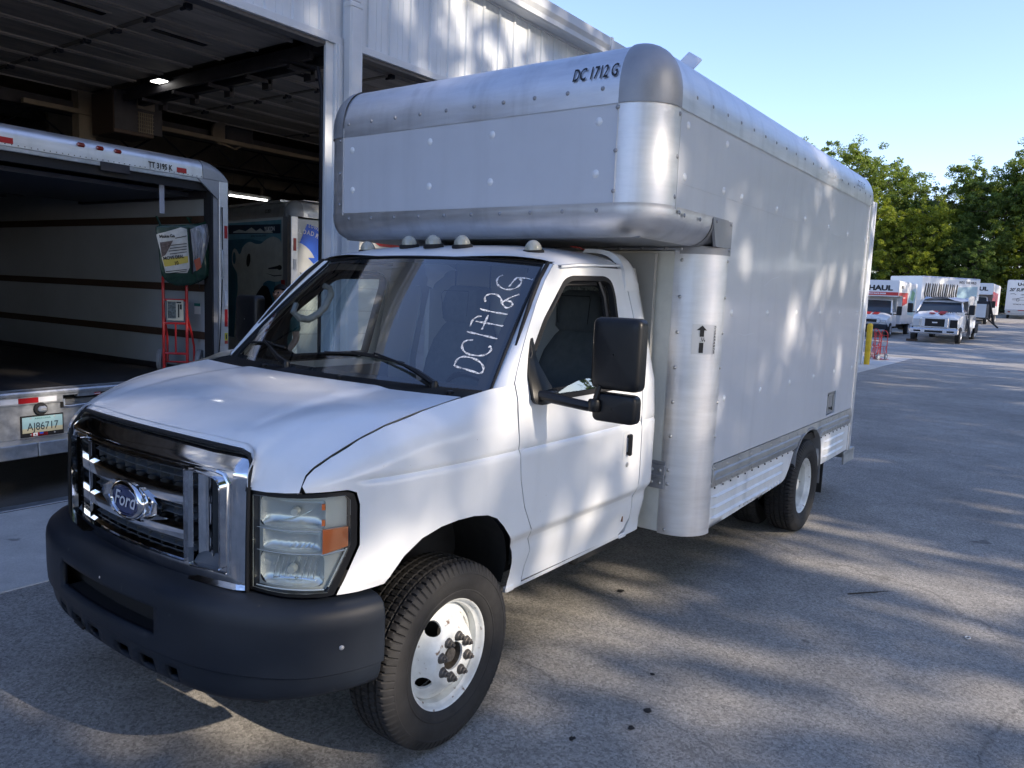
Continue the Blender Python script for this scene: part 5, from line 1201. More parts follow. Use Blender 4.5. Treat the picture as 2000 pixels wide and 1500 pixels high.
# ---- trucks
# =================================================================== OPEN TRUCK BACKED AGAINST US IN THE LEFT BAY
t2 = thing('open_box_truck', 'silver framed moving truck with open rear and dark slatted cargo bay at left', 'box truck', (.6, 4.0, 0), math.radians(4))
uL, uR, uC = -.814, 1.746, .466
m_inwall = M('cargo_wall_board', (.40, .44, .48), .5, coat=.1, var=(2.2, .06)); m_floor = M('worn_cargo_floor', (.030, .028, .028), .6, var=(7, .5), stretch=(1, 8, 1)); m_bow = M('roof_bow', (.12, .13, .15), .5, metal=.4)
m_fabric2 = m_blk
ft = MB(); P = [(0.02, 2.768), (.0, 2.772), (.0, 2.85)]+[(.10-.10*math.cos(PI/2*i/8), 2.85+.10*math.sin(PI/2*i/8)) for i in range(9)]+[(.3, 2.95)]
ft.grid([[(x, y, z) for y, z in P] for x in np.linspace(uL+.28, uR-.28, 6)]).out('rear_top_rail', m_alu, t2, sharp=60)
for sg, xc in ((1, uR-.28), (-1, uL+.28)):
    rows = []
    for i in range(11):
        a = PI/2*i/10; r = .28; h = .19; row = []
        for y, z in P:
            k = (z-2.76)/.19; rr_ = r; row.append((xc+sg*(rr_+.004)*math.sin(a), y-.004, 2.74+ (z-2.74)*1.0-(h*(1-math.cos(a))*max(0.0, min(1.0, k))*1.0)+.003))
        rows.append(row)
    MB().grid([[(xc-sg*.0, y-.004, z+.003) for y, z in P]]+rows).out('top_corner_cap', m_alud, t2, sharp=60)
    xo = uR if sg > 0 else uL
    a, b = sorted((xo, xo-sg*.10)); c, d = sorted((xo-sg*.10, xo-sg*.165))
    MB().box(a, b, -.01, .10, .46, 2.768, b=.004).out('rear_post', m_alu, t2)
    MB().box(c, d, .012, .09, .84, 2.76, b=.003).out('door_channel', m_alud, t2); MB().box(*sorted((xo-sg*.165, xo-sg*.185)), .0, .12, .84, 2.76).out('channel_seal', m_blk, t2)
    MB().prism([(xo-sg*.10, 2.77), (xo-sg*.34, 2.77), (xo-sg*.12, 2.60), (xo-sg*.10, 2.60)], -.004, .012, 'y').out('corner_gusset', m_alud, t2)
MB().box(uL+.1, uR-.1, .005, .06, 2.735, 2.770, b=.003).out('header_lip', m_galv, t2)
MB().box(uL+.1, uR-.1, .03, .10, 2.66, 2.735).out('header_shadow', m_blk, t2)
MB().box(.47, .73, -.004, .006, 2.70, 2.775, b=.002).out('latch_plate', m_steel, t2)
# interior
MB().box(uR-.13, uR-.10, .10, 5.6, .84, 2.80).out('side_wall', m_inwall, t2, smooth=False); MB().box(uL+.10, uL+.13, .10, 5.6, .84, 2.80).out('side_wall', m_inwall, t2, smooth=False)
MB().box(uL+.1, uR-.1, 5.55, 5.6, .84, 2.8).out('front_bulkhead', m_inwall, t2, smooth=False); MB().box(.2, uR-.13, 4.6, 4.66, .84, 2.1).out('bulkhead_panel', m_inwall, t2)
for z in (2.36, 1.68, 1.20):
    MB().box(uR-.155, uR-.13, .12, 5.5, z, z+.075, b=.004).out('wall_slat', m_wood, t2); MB().box(uL+.13, uL+.155, .12, 5.5, z, z+.075, b=.004).out('wall_slat', m_wood, t2)
MB().box(uR-.16, uR-.10, .10, 5.6, .84, .90).out('kick_rail', m_steel, t2)
MB().box(uL+.1, uR-.1, .10, 5.6, 2.80, 2.83).out('roof_lining', M('dark_roof_lining', (.04, .05, .07), .6), t2)
MB().box(uL+.12, uR-.12, .35, 2.3, 2.62, 2.66).out('rolled_door', M('rolled_door_back', (.05, .06, .085), .6), t2)
MB().box(uR-.19, uR-.13, .10, 2.4, 2.60, 2.68).out('door_rail', m_steel, t2); MB().box(uL+.13, uL+.19, .10, 2.4, 2.60, 2.68).out('door_rail', m_steel, t2)
for y in np.arange(2.5, 5.5, .42): MB().box(uL+.1, uR-.13, float(y), float(y)+.05, 2.74, 2.80).out('roof_bow', m_bow, t2)
MB().box(uL+.1, uR-.1, .02, 5.6, .79, .838).out('cargo_floor', m_floor, t2)
MB().grid([[(x, y, z) for y, z in ((.10, .841), (.03, .842), (-.004, .838), (-.012, .825), (-.012, .805), (.0, .797))] for x in (uL+.08, uR-.08)]).grid([[(x, y, z) for y, z in ((.10, .8415), (.095, .848), (.085, .8415))] for x in (uL+.08, uR-.08)]).out('floor_sill', m_galv, t2, sharp=20)
# rear sill with ramp slot, bumper step
MB().box(uL, .10, -.006, .06, .73, .800, b=.003).box(.10, 1.4, -.004, .06, .785, .800).box(.22, .36, -.005, .05, .765, .788).box(uL, .08, .004, .06, .45, .73, b=.003).box(.08, 1.5, .004, .06, .45, .675, b=.003).box(1.5, uR-.1, .0, .06, .45, .8, b=.003).out('rear_sill', m_galv, t2)
MB().box(.10, 1.5, .25, .30, .66, .79).out('ramp_slot', m_blk, t2); MB().box(.13, 1.45, .05, .24, .69, .74, b=.004).out('stowed_ramp', m_alud, t2)
MB().tube([(.105, -.008, .755), (.105, -.012, .695), (.15, -.012, .69), (.30, -.01, .695)], .009, 6).out('ramp_handle', m_galv, t2)
bs = MB().box(uL-.02, -.205, -.20, .02, .335, .45, b=.006).box(-.20, uR+.02, -.20, .02, .335, .45, b=.006).out('bumper_step', m_galv, t2)
MB().box(uL, uR, .06, 5.4, .50, .79).out('chassis', m_under, t2)
for y in (1.4, 2.3):
    for s_, fl_ in ((uR-.14, False), (uL+.14, True)): 
        w_ = link('wheel', rrim, None, t2, (s_, 1.55, .375), (0, 0, PI/2 if not fl_ else -PI/2)); link('tyre', tyre_me, None, w_)
    break
# reflective tape
for a, b, m in ((-.62, -.48, m_redtape), (-.48, -.255, m_whtape), (-.255, -.100, m_redtape), (-.100, .045, m_whtape)): MB().box(a, b, -.0085, -.006, .745, .788).out('reflective_tape', m, t2)
for z0, z1 in ((2.22, 2.345), (1.34, 1.515)): MB().box(1.70, 1.735, -.0125, -.010, z0, z1).out('reflective_tape', m_redtape, t2)
MB().box(1.70, 1.735, -.0125, -.010, 1.55, 1.70).out('reflective_tape', m_whtape, t2)
for a, b in ((1.19, 1.29), (-.32, -.22)): MB().box(a, b, -.003, .0, 2.79, 2.835).out('reflective_tape', m_redtape, t2)
for x in (.306, .466, .623):
    o = MB().box(x-.036, x+.036, -.014, .01, 2.862, 2.898, b=.012).out('marker_lamp', m_redlens, t2)
mb = MB()
for x in np.arange(uL+.1, uR-.2, .048): mb.box(x, x+.008, -.003, .0, 2.782, 2.788)
mb.out('rail_screws', m_blk, t2)['kind'] = 'stuff'
text_on('fleet_number', 'TT 3195 K', .05, lambda u, v: (.905+u, -.0035, 2.795+v), m_ink, t2, bold=.03, w=.78)
# stickers
st_ = MB().box(1.70, 1.735, -.0125, -.010, 1.20, 1.275).out('warning_sticker', M('yellow_sticker', (.62, .55, .03), .5), t2)
MB().box(1.71, 1.725, -.0135, -.012, 1.215, 1.262).out('sticker_print', m_ink, st_); MB().box(1.70, 1.735, -.0125, -.010, 1.165, 1.198).out('sticker_base', M('red_sticker', (.45, .05, .03), .5), st_)
dg = MB().box(.36, .50, -.0055, -.004, .765, .790).out('danger_label', m_ink, t2)
MB().box(.362, .42, -.0062, -.0055, .767, .788).out('danger_patch', m_redtape, dg); text_on('danger_text', 'DANGER', .013, lambda u, v: (.364+u, -.0068, .771+v), m_marker, dg, bold=.02, w=.75)
ss = MB().box(.085, .19, -.2065, -.203, .355, .395).out('state_sticker', M('white_sticker', (.6, .62, .62), .5), bs)
MB().box(.085, .19, -.2068, -.2035, .395, .412).out('sticker_top', M('green_sticker', (.03, .25, .14), .5), bs); MB().box(.085, .19, -.2068, -.2035, .343, .355).out('sticker_foot', M('gold_sticker', (.5, .4, .03), .5), bs); 
sc_ = MB(); [sc_.tube([(.115+.012*math.cos(a+k), -.207, .375+.009*math.sin(a*1.3+k)) for a in np.linspace(0, 5, 9)], .0012, 4) for k in range(3)]; sc_.out('sticker_sketch', m_ink, bs)
lm = MB().box(-.115, -.045, -.05, .0, .665, .715, b=.016).out('plate_lamp', m_galv, t2); MB().lathe([(.0001, -.028), (.05, -.02), (.055, .0)], 16, 'y', (-.085, .0, .69)).out('lamp_base', m_blk, lm)
MB().lathe([(.025, .0), (.05, -.01), (.062, -.006), (.065, .004)], 20, 'y', (-.46, .0, .60)).out('tail_lamp_rim', m_trim, t2); MB().lathe([(.0001, .0), (.045, -.004)], 20, 'y', (-.46, .0, .60)).out('tail_lamp', m_redlens, t2)
# licence plate
pl = MB().box(-.242, .098, -.006, .004, .462, .640, b=.003).out('licence_plate', m_blk, t2)
MB().box(-.23, .086, -.0085, -.006, .497, .628).out('plate_face', M('plate_blue', (.30, .48, .52), .4, var=(5, .1)), pl); MB().box(-.23, .086, -.0088, -.0062, .497, .535).out('plate_sand', M('plate_sand', (.50, .47, .32), .4), pl)
text_on('plate_number', 'AJ86717', .066, lambda u, v: (-.072+u, -.0095, .517+v), M('plate_ink', (.015, .03, .05), .5), pl, bold=.006, w=.80, center=True); text_on('plate_state', 'ARIZONA', .014, lambda u, v: (-.072+u, -.0095, .606+v), M('plate_green', (.03, .15, .14), .5), pl, bold=.01, w=1.5, center=True)
MB().box(-.165, -.10, -.0095, -.0065, .468, .495).out('flag', m_marker, pl); MB().box(-.165, -.150, -.010, -.007, .468, .495).box(-.115, -.10, -.010, -.007, .468, .495).prism([(-.140, .474), (-.125, .474), (-.1325, .490)], -.010, -.007).out('flag_red', m_redtape, pl)
fg = MB(); [fg.box(-.098, -.035, -.0095, -.0065, .468+.0054*i, .4705+.0054*i) for i in range(5)]; fg.out('flag_stripes', m_redtape, pl); MB().box(-.098, -.070, -.010, -.007, .482, .495).out('flag_canton', m_blue, pl)
bt = MB(); [bt.lathe([(.0001, -.012), (.007, -.010), (.008, -.006)], 10, 'y', c) for c in ((-.165, 0, .618), (.022, 0, .618), (-.165+.0, 0, .482), (.022, 0, .482))]; bt.out('plate_bolts', m_galv, pl)
MB().tube([(1.655, -.03, 2.10), (1.655, -.05, 2.08), (1.655, -.05, 1.84), (1.655, -.03, 1.82)], .010, 6).out('grab_handle', m_galv, t2); bpy.data.objects[-1] if False else None
# pull cord
pc = MB().tube([(1.668, -.02, 2.52), (1.662, -.03, 2.1), (1.655, -.03, 1.7), (1.64, -.02, 1.25), (1.62, -.02, 1.04)], .006, 5).out('pull_cord', m_blk, t2); MB().box(1.555, 1.68, -.05, -.01, .93, 1.0, b=.012).prism([(1.58, 1.0), (1.66, 1.0), (1.625, 1.06)], -.04, -.015).out('cord_handle', m_blk, pc)
MB().box(1.05, 1.10, .06, .065, 2.40, 2.70, b=.001).out('pull_strap', M('grey_strap', (.33, .34, .38), .8), t2)
lb = MB().box(uR-.1315, uR-.13, .26, .36, 1.45, 1.56).out('small_label', m_marker, t2); MB().box(uR-.133, uR-.131, .26, .36, 1.53, 1.56).out('label_band', M('label_green', (.03, .2, .17), .5), lb)

# =================================================================== HAND TRUCK standing inside it
def hand_truck(name, label, loc, rz, group=None, tilt=0, bent=0):
    t = thing(name, label, 'hand truck', loc, rz, group)
    P = [(-.12, 0, .02), (-.12, 0, .95), (-.115, .03, 1.08), (-.07, .09, 1.17), (.0, .11, 1.19), (.07, .09, 1.17), (.115, .03, 1.08), (.12, 0, .95), (.12, 0, .02)]
    MB().tube(P, .016, 8).out('frame', m_red, t)
    for z, nm in ((.98, 0), (.75, 1), (.52, 2), (.22, 3)):
        MB().tube([(-.115, 0, z), (-.06, .03 if nm == 0 else .012, z-.0), (.06, .03 if nm == 0 else .012, z), (.115, 0, z)], .013, 6).out('crossbar', m_red, t)
    for s_ in (-1, 1): MB().tube([(s_*.12, 0, .62), (s_*.12, .04, .56), (s_*.13, .15, .40), (s_*.14, .19, .28), (s_*.14, .19, .13)], .012, 6).out('brace', m_red, t)
    MB().tube([(-.2, .19, .12), (.2, .19, .12)], .01, 6).tube([(0, .012, .52), (0, .012, .22)], .01, 6).out('axle', m_red, t)
    MB().box(-.17, .17, -.2, .01, .0, .012, b=.003).out('toe_plate', m_red, t)
    for s_ in (-1, 1):
        w_ = MB().lathe([(.05, -.022), (.09, -.026), (.12, -.024), (.128, 0), (.12, .024), (.09, .026), (.05, .022)], 24, 'x', (s_*.2, .19, .13)).out('wheel', M('grey_rubber', (.24, .25, .26), .7) if s_ < 0 and 'grey_rubber' not in bpy.data.materials else bpy.data.materials['grey_rubber'], t)
        MB().lathe([(.0001, -.02), (.05, -.018), (.055, 0), (.05, .018), (.0001, .02)], 16, 'x', (s_*.2, .19, .13)).out('hub', m_trim, w_)
    return t
a4 = math.radians(4)
def t2w(u, v, z): return (.6+u*math.cos(a4)-v*math.sin(a4), 4.0+u*math.sin(a4)+v*math.cos(a4), z)
ht = hand_truck('hand_truck', 'red hand truck standing in the open truck against its slatted wall', t2w(1.33, .26, .842), math.radians(-46))
ht.scale = (.92, .92, 1)
ad = MB().box(-.075, .09, -.022, -.014, .55, .75).out('sign_card', M('cream_card', (.52, .50, .40), .6), ht); MB().box(-.068, .015, -.024, -.022, .57, .735).out('card_photo', M('card_print', (.10, .12, .12), .6, var=(45, .9)), ad); MB().box(.02, .07, -.024, -.022, .72, .735).box(.035, .05, -.024, -.022, .58, .71).box(.055, .075, -.024, -.022, .66, .71).out('card_lettering', m_ink, ad)
# pack of furniture pads in a green bag with clear window
bag = thing('packed_pads_bag', 'green zipped bag with clear plastic window and printed sale sheet above the red hand truck', 'bag', t2w(1.345, .17, 2.08), a4)
bag.scale = (1.06, 1, 1.04)
bm_ = M('green_bag_cloth', (.008, .036, .022), .45, coat=.3, var=(7, .3), bump=(14, .012)); bo = [(-.28, .10), (-.27, -.20), (-.22, -.30), (-.10, -.34), (.06, -.32), (.20, -.24), (.27, -.14), (.29, .05), (.30, .24), (.28, .31), (.10, .25), (-.10, .22), (-.30, .20)]
nb = lambda u, v: .055*math.sin(u*11+v*5)+.03*math.sin(u*23-v*17)
def bagf(u, v):
    c = max(0, 1-(u/.33)**4)*max(0, 1-((v+.02)/.38)**4); return (u, -.02-.12*c-.25*nb(u, v)*.35, v)
MB_ = patch(MB(), rounded(bo, .05, 3), bagf, .022, rim=.16); MB_.out('bag_body', bm_, bag, sharp=None)
fold = lambda d: (lambda u, v: (lambda p: (p[0], p[1]-d, p[2]))(bagf(u, v)))
sh = patch(MB(), [(-.29, .12), (-.27, .13), (-.09, .20), (-.035, .19), (-.01, -.16), (-.03, -.21), (-.23, -.22), (-.255, -.12)], fold(.006), .03, rim=.003).out('printed_sheet', M('printed_sheet', (.52, .50, .44), .35, coat=.5, var=(12, .2)), bag)
def ontext(s, h, u0, v0, rot, mat, par, d=.010, bold=.03, w=.85):
    V, F, W = text2d(s, h, bold, w); ca, sa = math.cos(rot), math.sin(rot); f = fold(d); mesh('sheet_text', [f(u0+x*ca-y*sa, v0+x*sa+y*ca) for x, y in V], F, mat, par, smooth=False)
patch(MB(), [(-.255, -.10), (-.03, -.055), (-.025, -.115), (-.24, -.165)], fold(.008), .03, rim=0).out('yellow_band', M('yellow_print', (.55, .42, .08), .4), sh)
ontext('MOVE DEAL', .030, -.25, -.105, .17, m_ink, sh); ontext('10', .034, -.15, -.145, .2, m_ink, sh); ontext('Make Ge', .028, -.27, .09, .15, m_ink, sh)
for k, (v, w_) in enumerate(((.13, .1), (.06, .16), (.035, .15), (.01, .16), (-.015, .15), (-.175, .18), (-.19, .16))):
    patch(MB(), [(-.05-w_, v-.03), (-.04, v), (-.04, v-.006), (-.05-w_, v-.037)], fold(.009), .03, rim=0).out('print_line', m_ink, sh)
patch(MB(), [(-.27, .05), (-.17, .075), (-.235, -.06), (-.262, -.08)], fold(.009), .03, rim=0).out('print_photo', M('print_brown', (.10, .07, .06), .5, var=(50, .5)), sh)
patch(MB(), [(.0, .19), (.12, .24), (.24, .27), (.18, .05), (.10, -.16), (.03, -.20)], fold(.008), .02, rim=0).out('clear_window', M('clear_plastic', (.20, .20, .21), .10, coat=1, bump=(16, .03), stretch=(2.4, 1, .5), var=(9, .6)), bag)
patch(MB(), [(.03, -.09), (.09, -.06), (.11, -.15), (.06, -.19)], fold(.010), .03, rim=0).out('orange_content', M('orange_content', (.40, .09, .04), .3, coat=1), bag)
MB().tube([fold(.006)(u, v) for u, v in ((-.005, .2), (.0, .05), (.005, -.1), (.03, -.22))], .006, 5).tube([fold(.01)(.06, -.22), (.10, -.14, -.36)], .003, 4).out('zip', m_blk, bag)
MB().tube([(.1, .0, .26), (.1, .06, .31), (.16, .09, .31)], .01, 5).tube([(-.2, .0, .2), (-.2, .07, .29)], .01, 5).out('bag_strap', bm_, bag)

# =================================================================== TRUCK WITH THE BEAR PANEL, DEEPER IN THE GARAGE
t3 = thing('decorated_box_truck', 'white moving truck with pale bear panel and blue rear door inside the garage', 'box truck', (4.42, 5.825, 0), math.radians(-8))
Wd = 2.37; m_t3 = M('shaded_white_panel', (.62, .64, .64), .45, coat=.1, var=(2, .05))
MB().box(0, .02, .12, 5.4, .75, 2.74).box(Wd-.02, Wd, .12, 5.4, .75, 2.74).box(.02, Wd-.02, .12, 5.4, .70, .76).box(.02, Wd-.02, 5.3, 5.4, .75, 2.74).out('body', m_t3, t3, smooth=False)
Pq = [(.0-.004, 2.70), (-.004, 2.75)]+[(.18*(1-math.cos(PI/2*i/8)), 2.75+.18*math.sin(PI/2*i/8)) for i in range(9)]
for s_, xo in ((1, 0), (-1, Wd)): MB().grid([[(xo+s_*d, y, z) for d, z in Pq] for y in (.18, 5.4)]).out('side_top_rail', m_alu, t3, sharp=60)
MB().grid([[(x, d, z) for d, z in Pq] for x in (.18, Wd-.18)]).out('rear_top_rail', m_alu, t3, sharp=60)
for s_, xo in ((1, .0), (-1, Wd)):
    rows = []
    for i in range(9):
        a = PI/2*i/8; rows.append([(xo+s_*(.18-(.18-d+.005)*math.cos(a)), .18-(.18-d+.005)*math.sin(a), z+.004) for d, z in Pq])
    MB().grid(rows).out('top_corner_cap', m_alud, t3, sharp=60)
    MB().box(*sorted((xo-s_*.004, xo+s_*.10)), -.002, .10, .5, 2.70, b=.006).out('rear_post', m_alu, t3)
MB().box(-.004, .002, .10, .22, .6, 2.70).out('side_corner_strip', m_alud, t3)
MB().box(.18, Wd-.18, 0, .3, 2.925, 2.93).box(.0, Wd, .3, 5.4, 2.90, 2.93).out('roof', m_alu, t3)
MB().box(.10, Wd-.10, .05, .09, .76, 2.68).out('roll_door', m_t3, t3, smooth=False); rdoor = bpy.data.objects['roll_door']
for z in (1.1, 1.43, 1.76, 2.09, 2.36): MB().box(.10, Wd-.10, .046, .05, z, z+.008).out('door_joint', m_alud, rdoor)
MB().box(.0, Wd, -.03, .06, .55, .76, b=.005).out('rear_sill', m_galv, t3)
MB().box(.1, Wd-.1, .1, 5.3, .45, .72).out('chassis', m_under, t3)
for xx, s_ in ((.12, 1), (Wd-.12, -1)):
    w_ = link('wheel', rrim, None, t3, (xx, 1.35, .36), (0, 0, -PI/2*s_)); link('tyre', tyre_me, None, w_)
# graphics on the near side (plane x=-.003)
def gp(poly, mat, name='graphic', d=.004, par=None, curve=True): return MB().add([(-d, v, z) for v, z in (rounded(poly, .06, 3) if curve else poly)], [tuple(range(len(rounded(poly, .06, 3) if curve else poly)))]).out(name, mat, par or t3, smooth=False)
m_gblue = M('graphic_blue', (.035, .17, .25), .45, var=(3, .3)); m_glb = M('graphic_pale_blue', (.16, .36, .46), .45, var=(4, .2)); m_gdk = M('graphic_dark_blue', (.012, .03, .06), .45, var=(4, .3)); m_bear = M('pale_fur_print', (.62, .64, .60), .5, var=(3.5, .18), bump=(30, .001)); m_fdk = M('graphic_charcoal', (.012, .013, .015), .5)
gp([(.26, 1.0), (.26, 2.66), (3.2, 2.66), (3.2, 1.0)], m_glb, d=.003, curve=False); gp([(.6, .95), (.4, 1.7), (.6, 2.35), (1.2, 2.42), (3.2, 2.4), (3.2, .95)], m_gblue, d=.0036)
gp([(.28, 2.475), (.28, 2.60), (3.2, 2.66), (3.2, 2.52)], m_gdk, d=.0045, curve=False)
gp([(.5, 2.50), (.62, 2.53), (.74, 2.51), (.86, 2.56), (.98, 2.525), (1.12, 2.58), (1.3, 2.53), (1.5, 2.56), (1.7, 2.53), (1.7, 2.515), (.5, 2.485)], m_bear, d=.0052, curve=False)
gp([(.30, 2.415), (.30, 2.468), (3.2, 2.515), (3.2, 2.46)], m_glb, d=.0052, curve=False)
bear = [(1.74, 2.21), (1.68, 2.29), (1.58, 2.27), (1.50, 2.19), (1.44, 2.22), (1.41, 2.29), (1.28, 2.36), (1.15, 2.38), (1.0, 2.34), (.84, 2.34), (.76, 2.37), (.65, 2.41), (.50, 2.44), (.38, 2.42), (.27, 2.38), (.23, 2.28), (.22, 2.1), (.20, 1.94), (.225, 1.86), (.30, 1.82), (.44, 1.81), (.62, 1.83), (.79, 1.78), (.72, 1.62), (.78, 1.35), (.98, .99), (1.68, .94), (1.62, 1.35), (1.55, 1.70), (1.57, 1.92), (1.66, 1.99), (1.74, 2.06)]
br = gp(bear, m_bear, 'bear_shape', .006)
def ov(cy, cz, a, b, n=14, rot=0): return [(cy+a*math.cos(2*PI*i/n)*math.cos(rot)-b*math.sin(2*PI*i/n)*math.sin(rot), cz+a*math.cos(2*PI*i/n)*math.sin(rot)+b*math.sin(2*PI*i/n)*math.cos(rot)) for i in range(n)]
gp(ov(1.21, 2.11, .06, .10, rot=.3), m_fdk, 'bear_eye', .007, br, False); gp(ov(.30, 2.01, .065, .035), m_fdk, 'bear_nose', .007, br, False); gp(ov(1.66, 2.14, .05, .09), m_gblue, 'bear_ear', .007, br, False)
gp([(.24, 1.90), (.45, 1.885), (.70, 1.93), (.45, 1.90), (.24, 1.91)], m_fdk, 'bear_mouth', .007, br, False); gp([(.3, 2.04), (.62, 2.0), (.62, 1.985), (.3, 1.99)], m_fdk, 'bear_mouth', .007, br, False)
gp([(.62, 1.74), (.78, 1.76), (1.0, 1.60), (1.05, 1.30), (.9, 1.0), (.45, 1.0), (.40, 1.3), (.5, 1.55)], m_fdk, 'rock_shape', .0072, br)
MB().box(-.006, -.003, .16, .26, 1.58, 1.84).out('reflective_tape', m_redtape, t3); MB().box(-.006, -.003, .16, .26, 1.2, 1.56).out('reflective_tape', m_whtape, t3)
text_on('state_name', 'YUKON', .062, lambda u, v: (-.0065, .74-u, 2.515+v), m_marker, t3, bold=.03, w=.98); text_on('tag_line', 'MOVERS, TOOL BOXES, HITCHES', .024, lambda u, v: (-.0068, 1.12-u, 2.442+v), m_gdk, t3, bold=.02, w=.9)
text_on('fleet_number', 'DC 2092 F', .05, lambda u, v: (-.008+.0, .71-u, 2.765+v), m_ink, t3, bold=.015, w=.55)
# rear door graphics (plane y=.044)
def rp(poly, mat, name='graphic', d=.0, par=None): return MB().add([(x, .044-d, z) for x, z in poly], [tuple(range(len(poly)))]).out(name, mat, par or rdoor, smooth=False)
rp([(.12, 2.28)]+[(.22+.62*math.cos(a), 2.02+.60*math.sin(a)) for a in np.linspace(1.5, -.7, 18)]+[(.62, 1.75)], m_blue, 'blue_arc'); rp([(.11+.0, 1.9)]+[(.05+.37*math.cos(a), 2.0+.37*math.sin(a)) for a in np.linspace(1.35, -1.2, 16)], m_t3, 'white_disc', .001)
rp([(.28, 2.16), (.62, 2.17), (.62, 1.86)], m_blue, 'arrow_head', .002)
def arctext(s, R, h, a_start, w=.8, step=1.0):
    a = a_start
    for ch in s:
        V, F, W = text2d(ch if ch != ' ' else 'I', h, .02, w)
        if ch != ' ': mesh('arc_letter', [(.22+(R+y)*math.cos(a-x/R), .041, 2.02+(R+y)*math.sin(a-x/R)) for x, y in V], F, m_marker, rdoor, smooth=False)
        a -= (W+h*.18)/R
arctext('EZ-LOAD RAMP', .46, .062, 2.0); arctext('LOWEST DECK', .56, .045, 1.45)
rp([(1.12, 2.60), (2.3, 2.60), (2.3, 2.38), (1.48, 2.40)], M('graphic_red', (.42, .02, .03), .4), 'red_banner'); rp([(.6, 2.38), (.95, 2.38), (1.0, 2.33), (.6, 2.33)], M('graphic_green', (.10, .30, .05), .4), 'green_mark')
text_on('door_text', 'DECK HEIGHT', .058, lambda u, v: (1.40+u, .041, 2.50+v), m_marker, rdoor, bold=.02, w=.8)
for a, b, m in ((.25, .46, m_whtape), (.46, .70, m_redtape)): MB().box(a, b, -.008, -.004, 2.71, 2.755).out('reflective_tape', m, t3)
for z0, z1 in ((1.9, 2.05), (2.16, 2.33)): MB().box(.03, .075, -.006, -.002, z0+.08, z1+.08).out('reflective_tape', m_redtape if z0 > 2 else m_whtape, t3)
MB().tube([(.14, .0, 1.95), (.14, -.03, 1.93), (.16, -.03, 1.72), (.16, 0, 1.70)], .009, 6).out('grab_handle', m_galv, t3)

# =================================================================== PERSON half hidden behind the pillar and windshield
per = thing('person', 'dark haired person in teal work shirt standing inside the garage behind the cab', 'person', (3.45, 4.75, 0), math.radians(200))
def skin_chain(name, V, E, R, mat, parent, sub=2):
    me = bpy.data.meshes.new(name); me.from_pydata(V, E, []); o = link(name, me, mat, parent)
    m = o.modifiers.new('skin', 'SKIN'); m.use_smooth_shade = True
    for i, r in enumerate(R): me.skin_vertices[0].data[i].radius = (r, r) if not isinstance(r, tuple) else r
    me.skin_vertices[0].data[0].use_root = True
    s = o.modifiers.new('sub', 'SUBSURF'); s.levels = sub; s.render_levels = sub
    return o
BV = [(0, 0, .95), (0, 0, 1.12), (0, 0, 1.32), (0, .0, 1.45), (.01, 0, 1.53), (.02, 0, 1.60), (.02, 0, 1.68), (.02, 0, 1.73),
      (0, .09, .90), (.02, .10, .50), (0, .10, .09), (.12, .11, .04), (0, -.09, .90), (.0, -.10, .50), (-.02, -.10, .09), (.10, -.11, .04),
      (0, .17, 1.41), (.0, .22, 1.15), (.16, .20, 1.02), (.24, .17, 1.02), (0, -.17, 1.41), (.02, -.22, 1.15), (.19, -.16, 1.08), (.27, -.13, 1.10)]
BE = [(0, 1), (1, 2), (2, 3), (3, 4), (4, 5), (5, 6), (6, 7), (0, 8), (8, 9), (9, 10), (10, 11), (0, 12), (12, 13), (13, 14), (14, 15), (3, 16), (16, 17), (17, 18), (18, 19), (3, 20), (20, 21), (21, 22), (22, 23)]
BR = [.13, .12, .14, .10, .052, .062, .082, .055, .085, .058, .042, .035, .085, .058, .042, .035, .055, .042, .032, .026, .055, .042, .032, .026]
skin_chain('body', BV, BE, BR, m_tan, per)
SV = [(0, 0, .90), (0, 0, 1.12), (0, 0, 1.32), (0, 0, 1.43), (0, .17, 1.41), (.0, .215, 1.22), (0, -.17, 1.41), (.01, -.215, 1.22)]
skin_chain('shirt', SV, [(0, 1), (1, 2), (2, 3), (3, 4), (4, 5), (3, 6), (6, 7)], [.15, .14, .155, .11, .072, .062, .072, .062], M('teal_shirt', (.03, .10, .10), .8, var=(9, .2)), per)
skin_chain('trousers', [(0, 0, .95), (0, .09, .88), (.02, .10, .50), (0, .10, .10), (0, -.09, .88), (.0, -.10, .50), (-.02, -.10, .10)], [(0, 1), (1, 2), (2, 3), (0, 4), (4, 5), (5, 6)], [.145, .10, .075, .06, .10, .075, .06], M('dark_trousers', (.02, .022, .03), .85), per)
hr = MB().grid([[(.005+.098*math.cos(e)*math.cos(a)-.012, .088*math.cos(e)*math.sin(a), 1.685+.105*math.sin(e)) for e in np.linspace(-.25+(.75 if abs(a) < 1.1 else 0)-(.25 if abs(a) > 2 else 0), PI/2, 8)] for a in np.linspace(-PI, PI, 25)]).out('hair', M('black_hair', (.012, .010, .010), .6, bump=(60, .004)), per)
fc = MB().tube([(.09, 0, 1.68), (.118, 0, 1.655), (.112, 0, 1.648)], [.010, .014, .008], 8).out('nose', m_tan, per); ey = MB(); [ey.lathe([(.0001, -.008), (.011, 0)], 8, 'x', (.094, s_*.03, 1.69)) for s_ in (-1, 1)]; ey.box(.094, .098, -.025, .025, 1.622, 1.628); ey.out('eyes', m_blk, per)
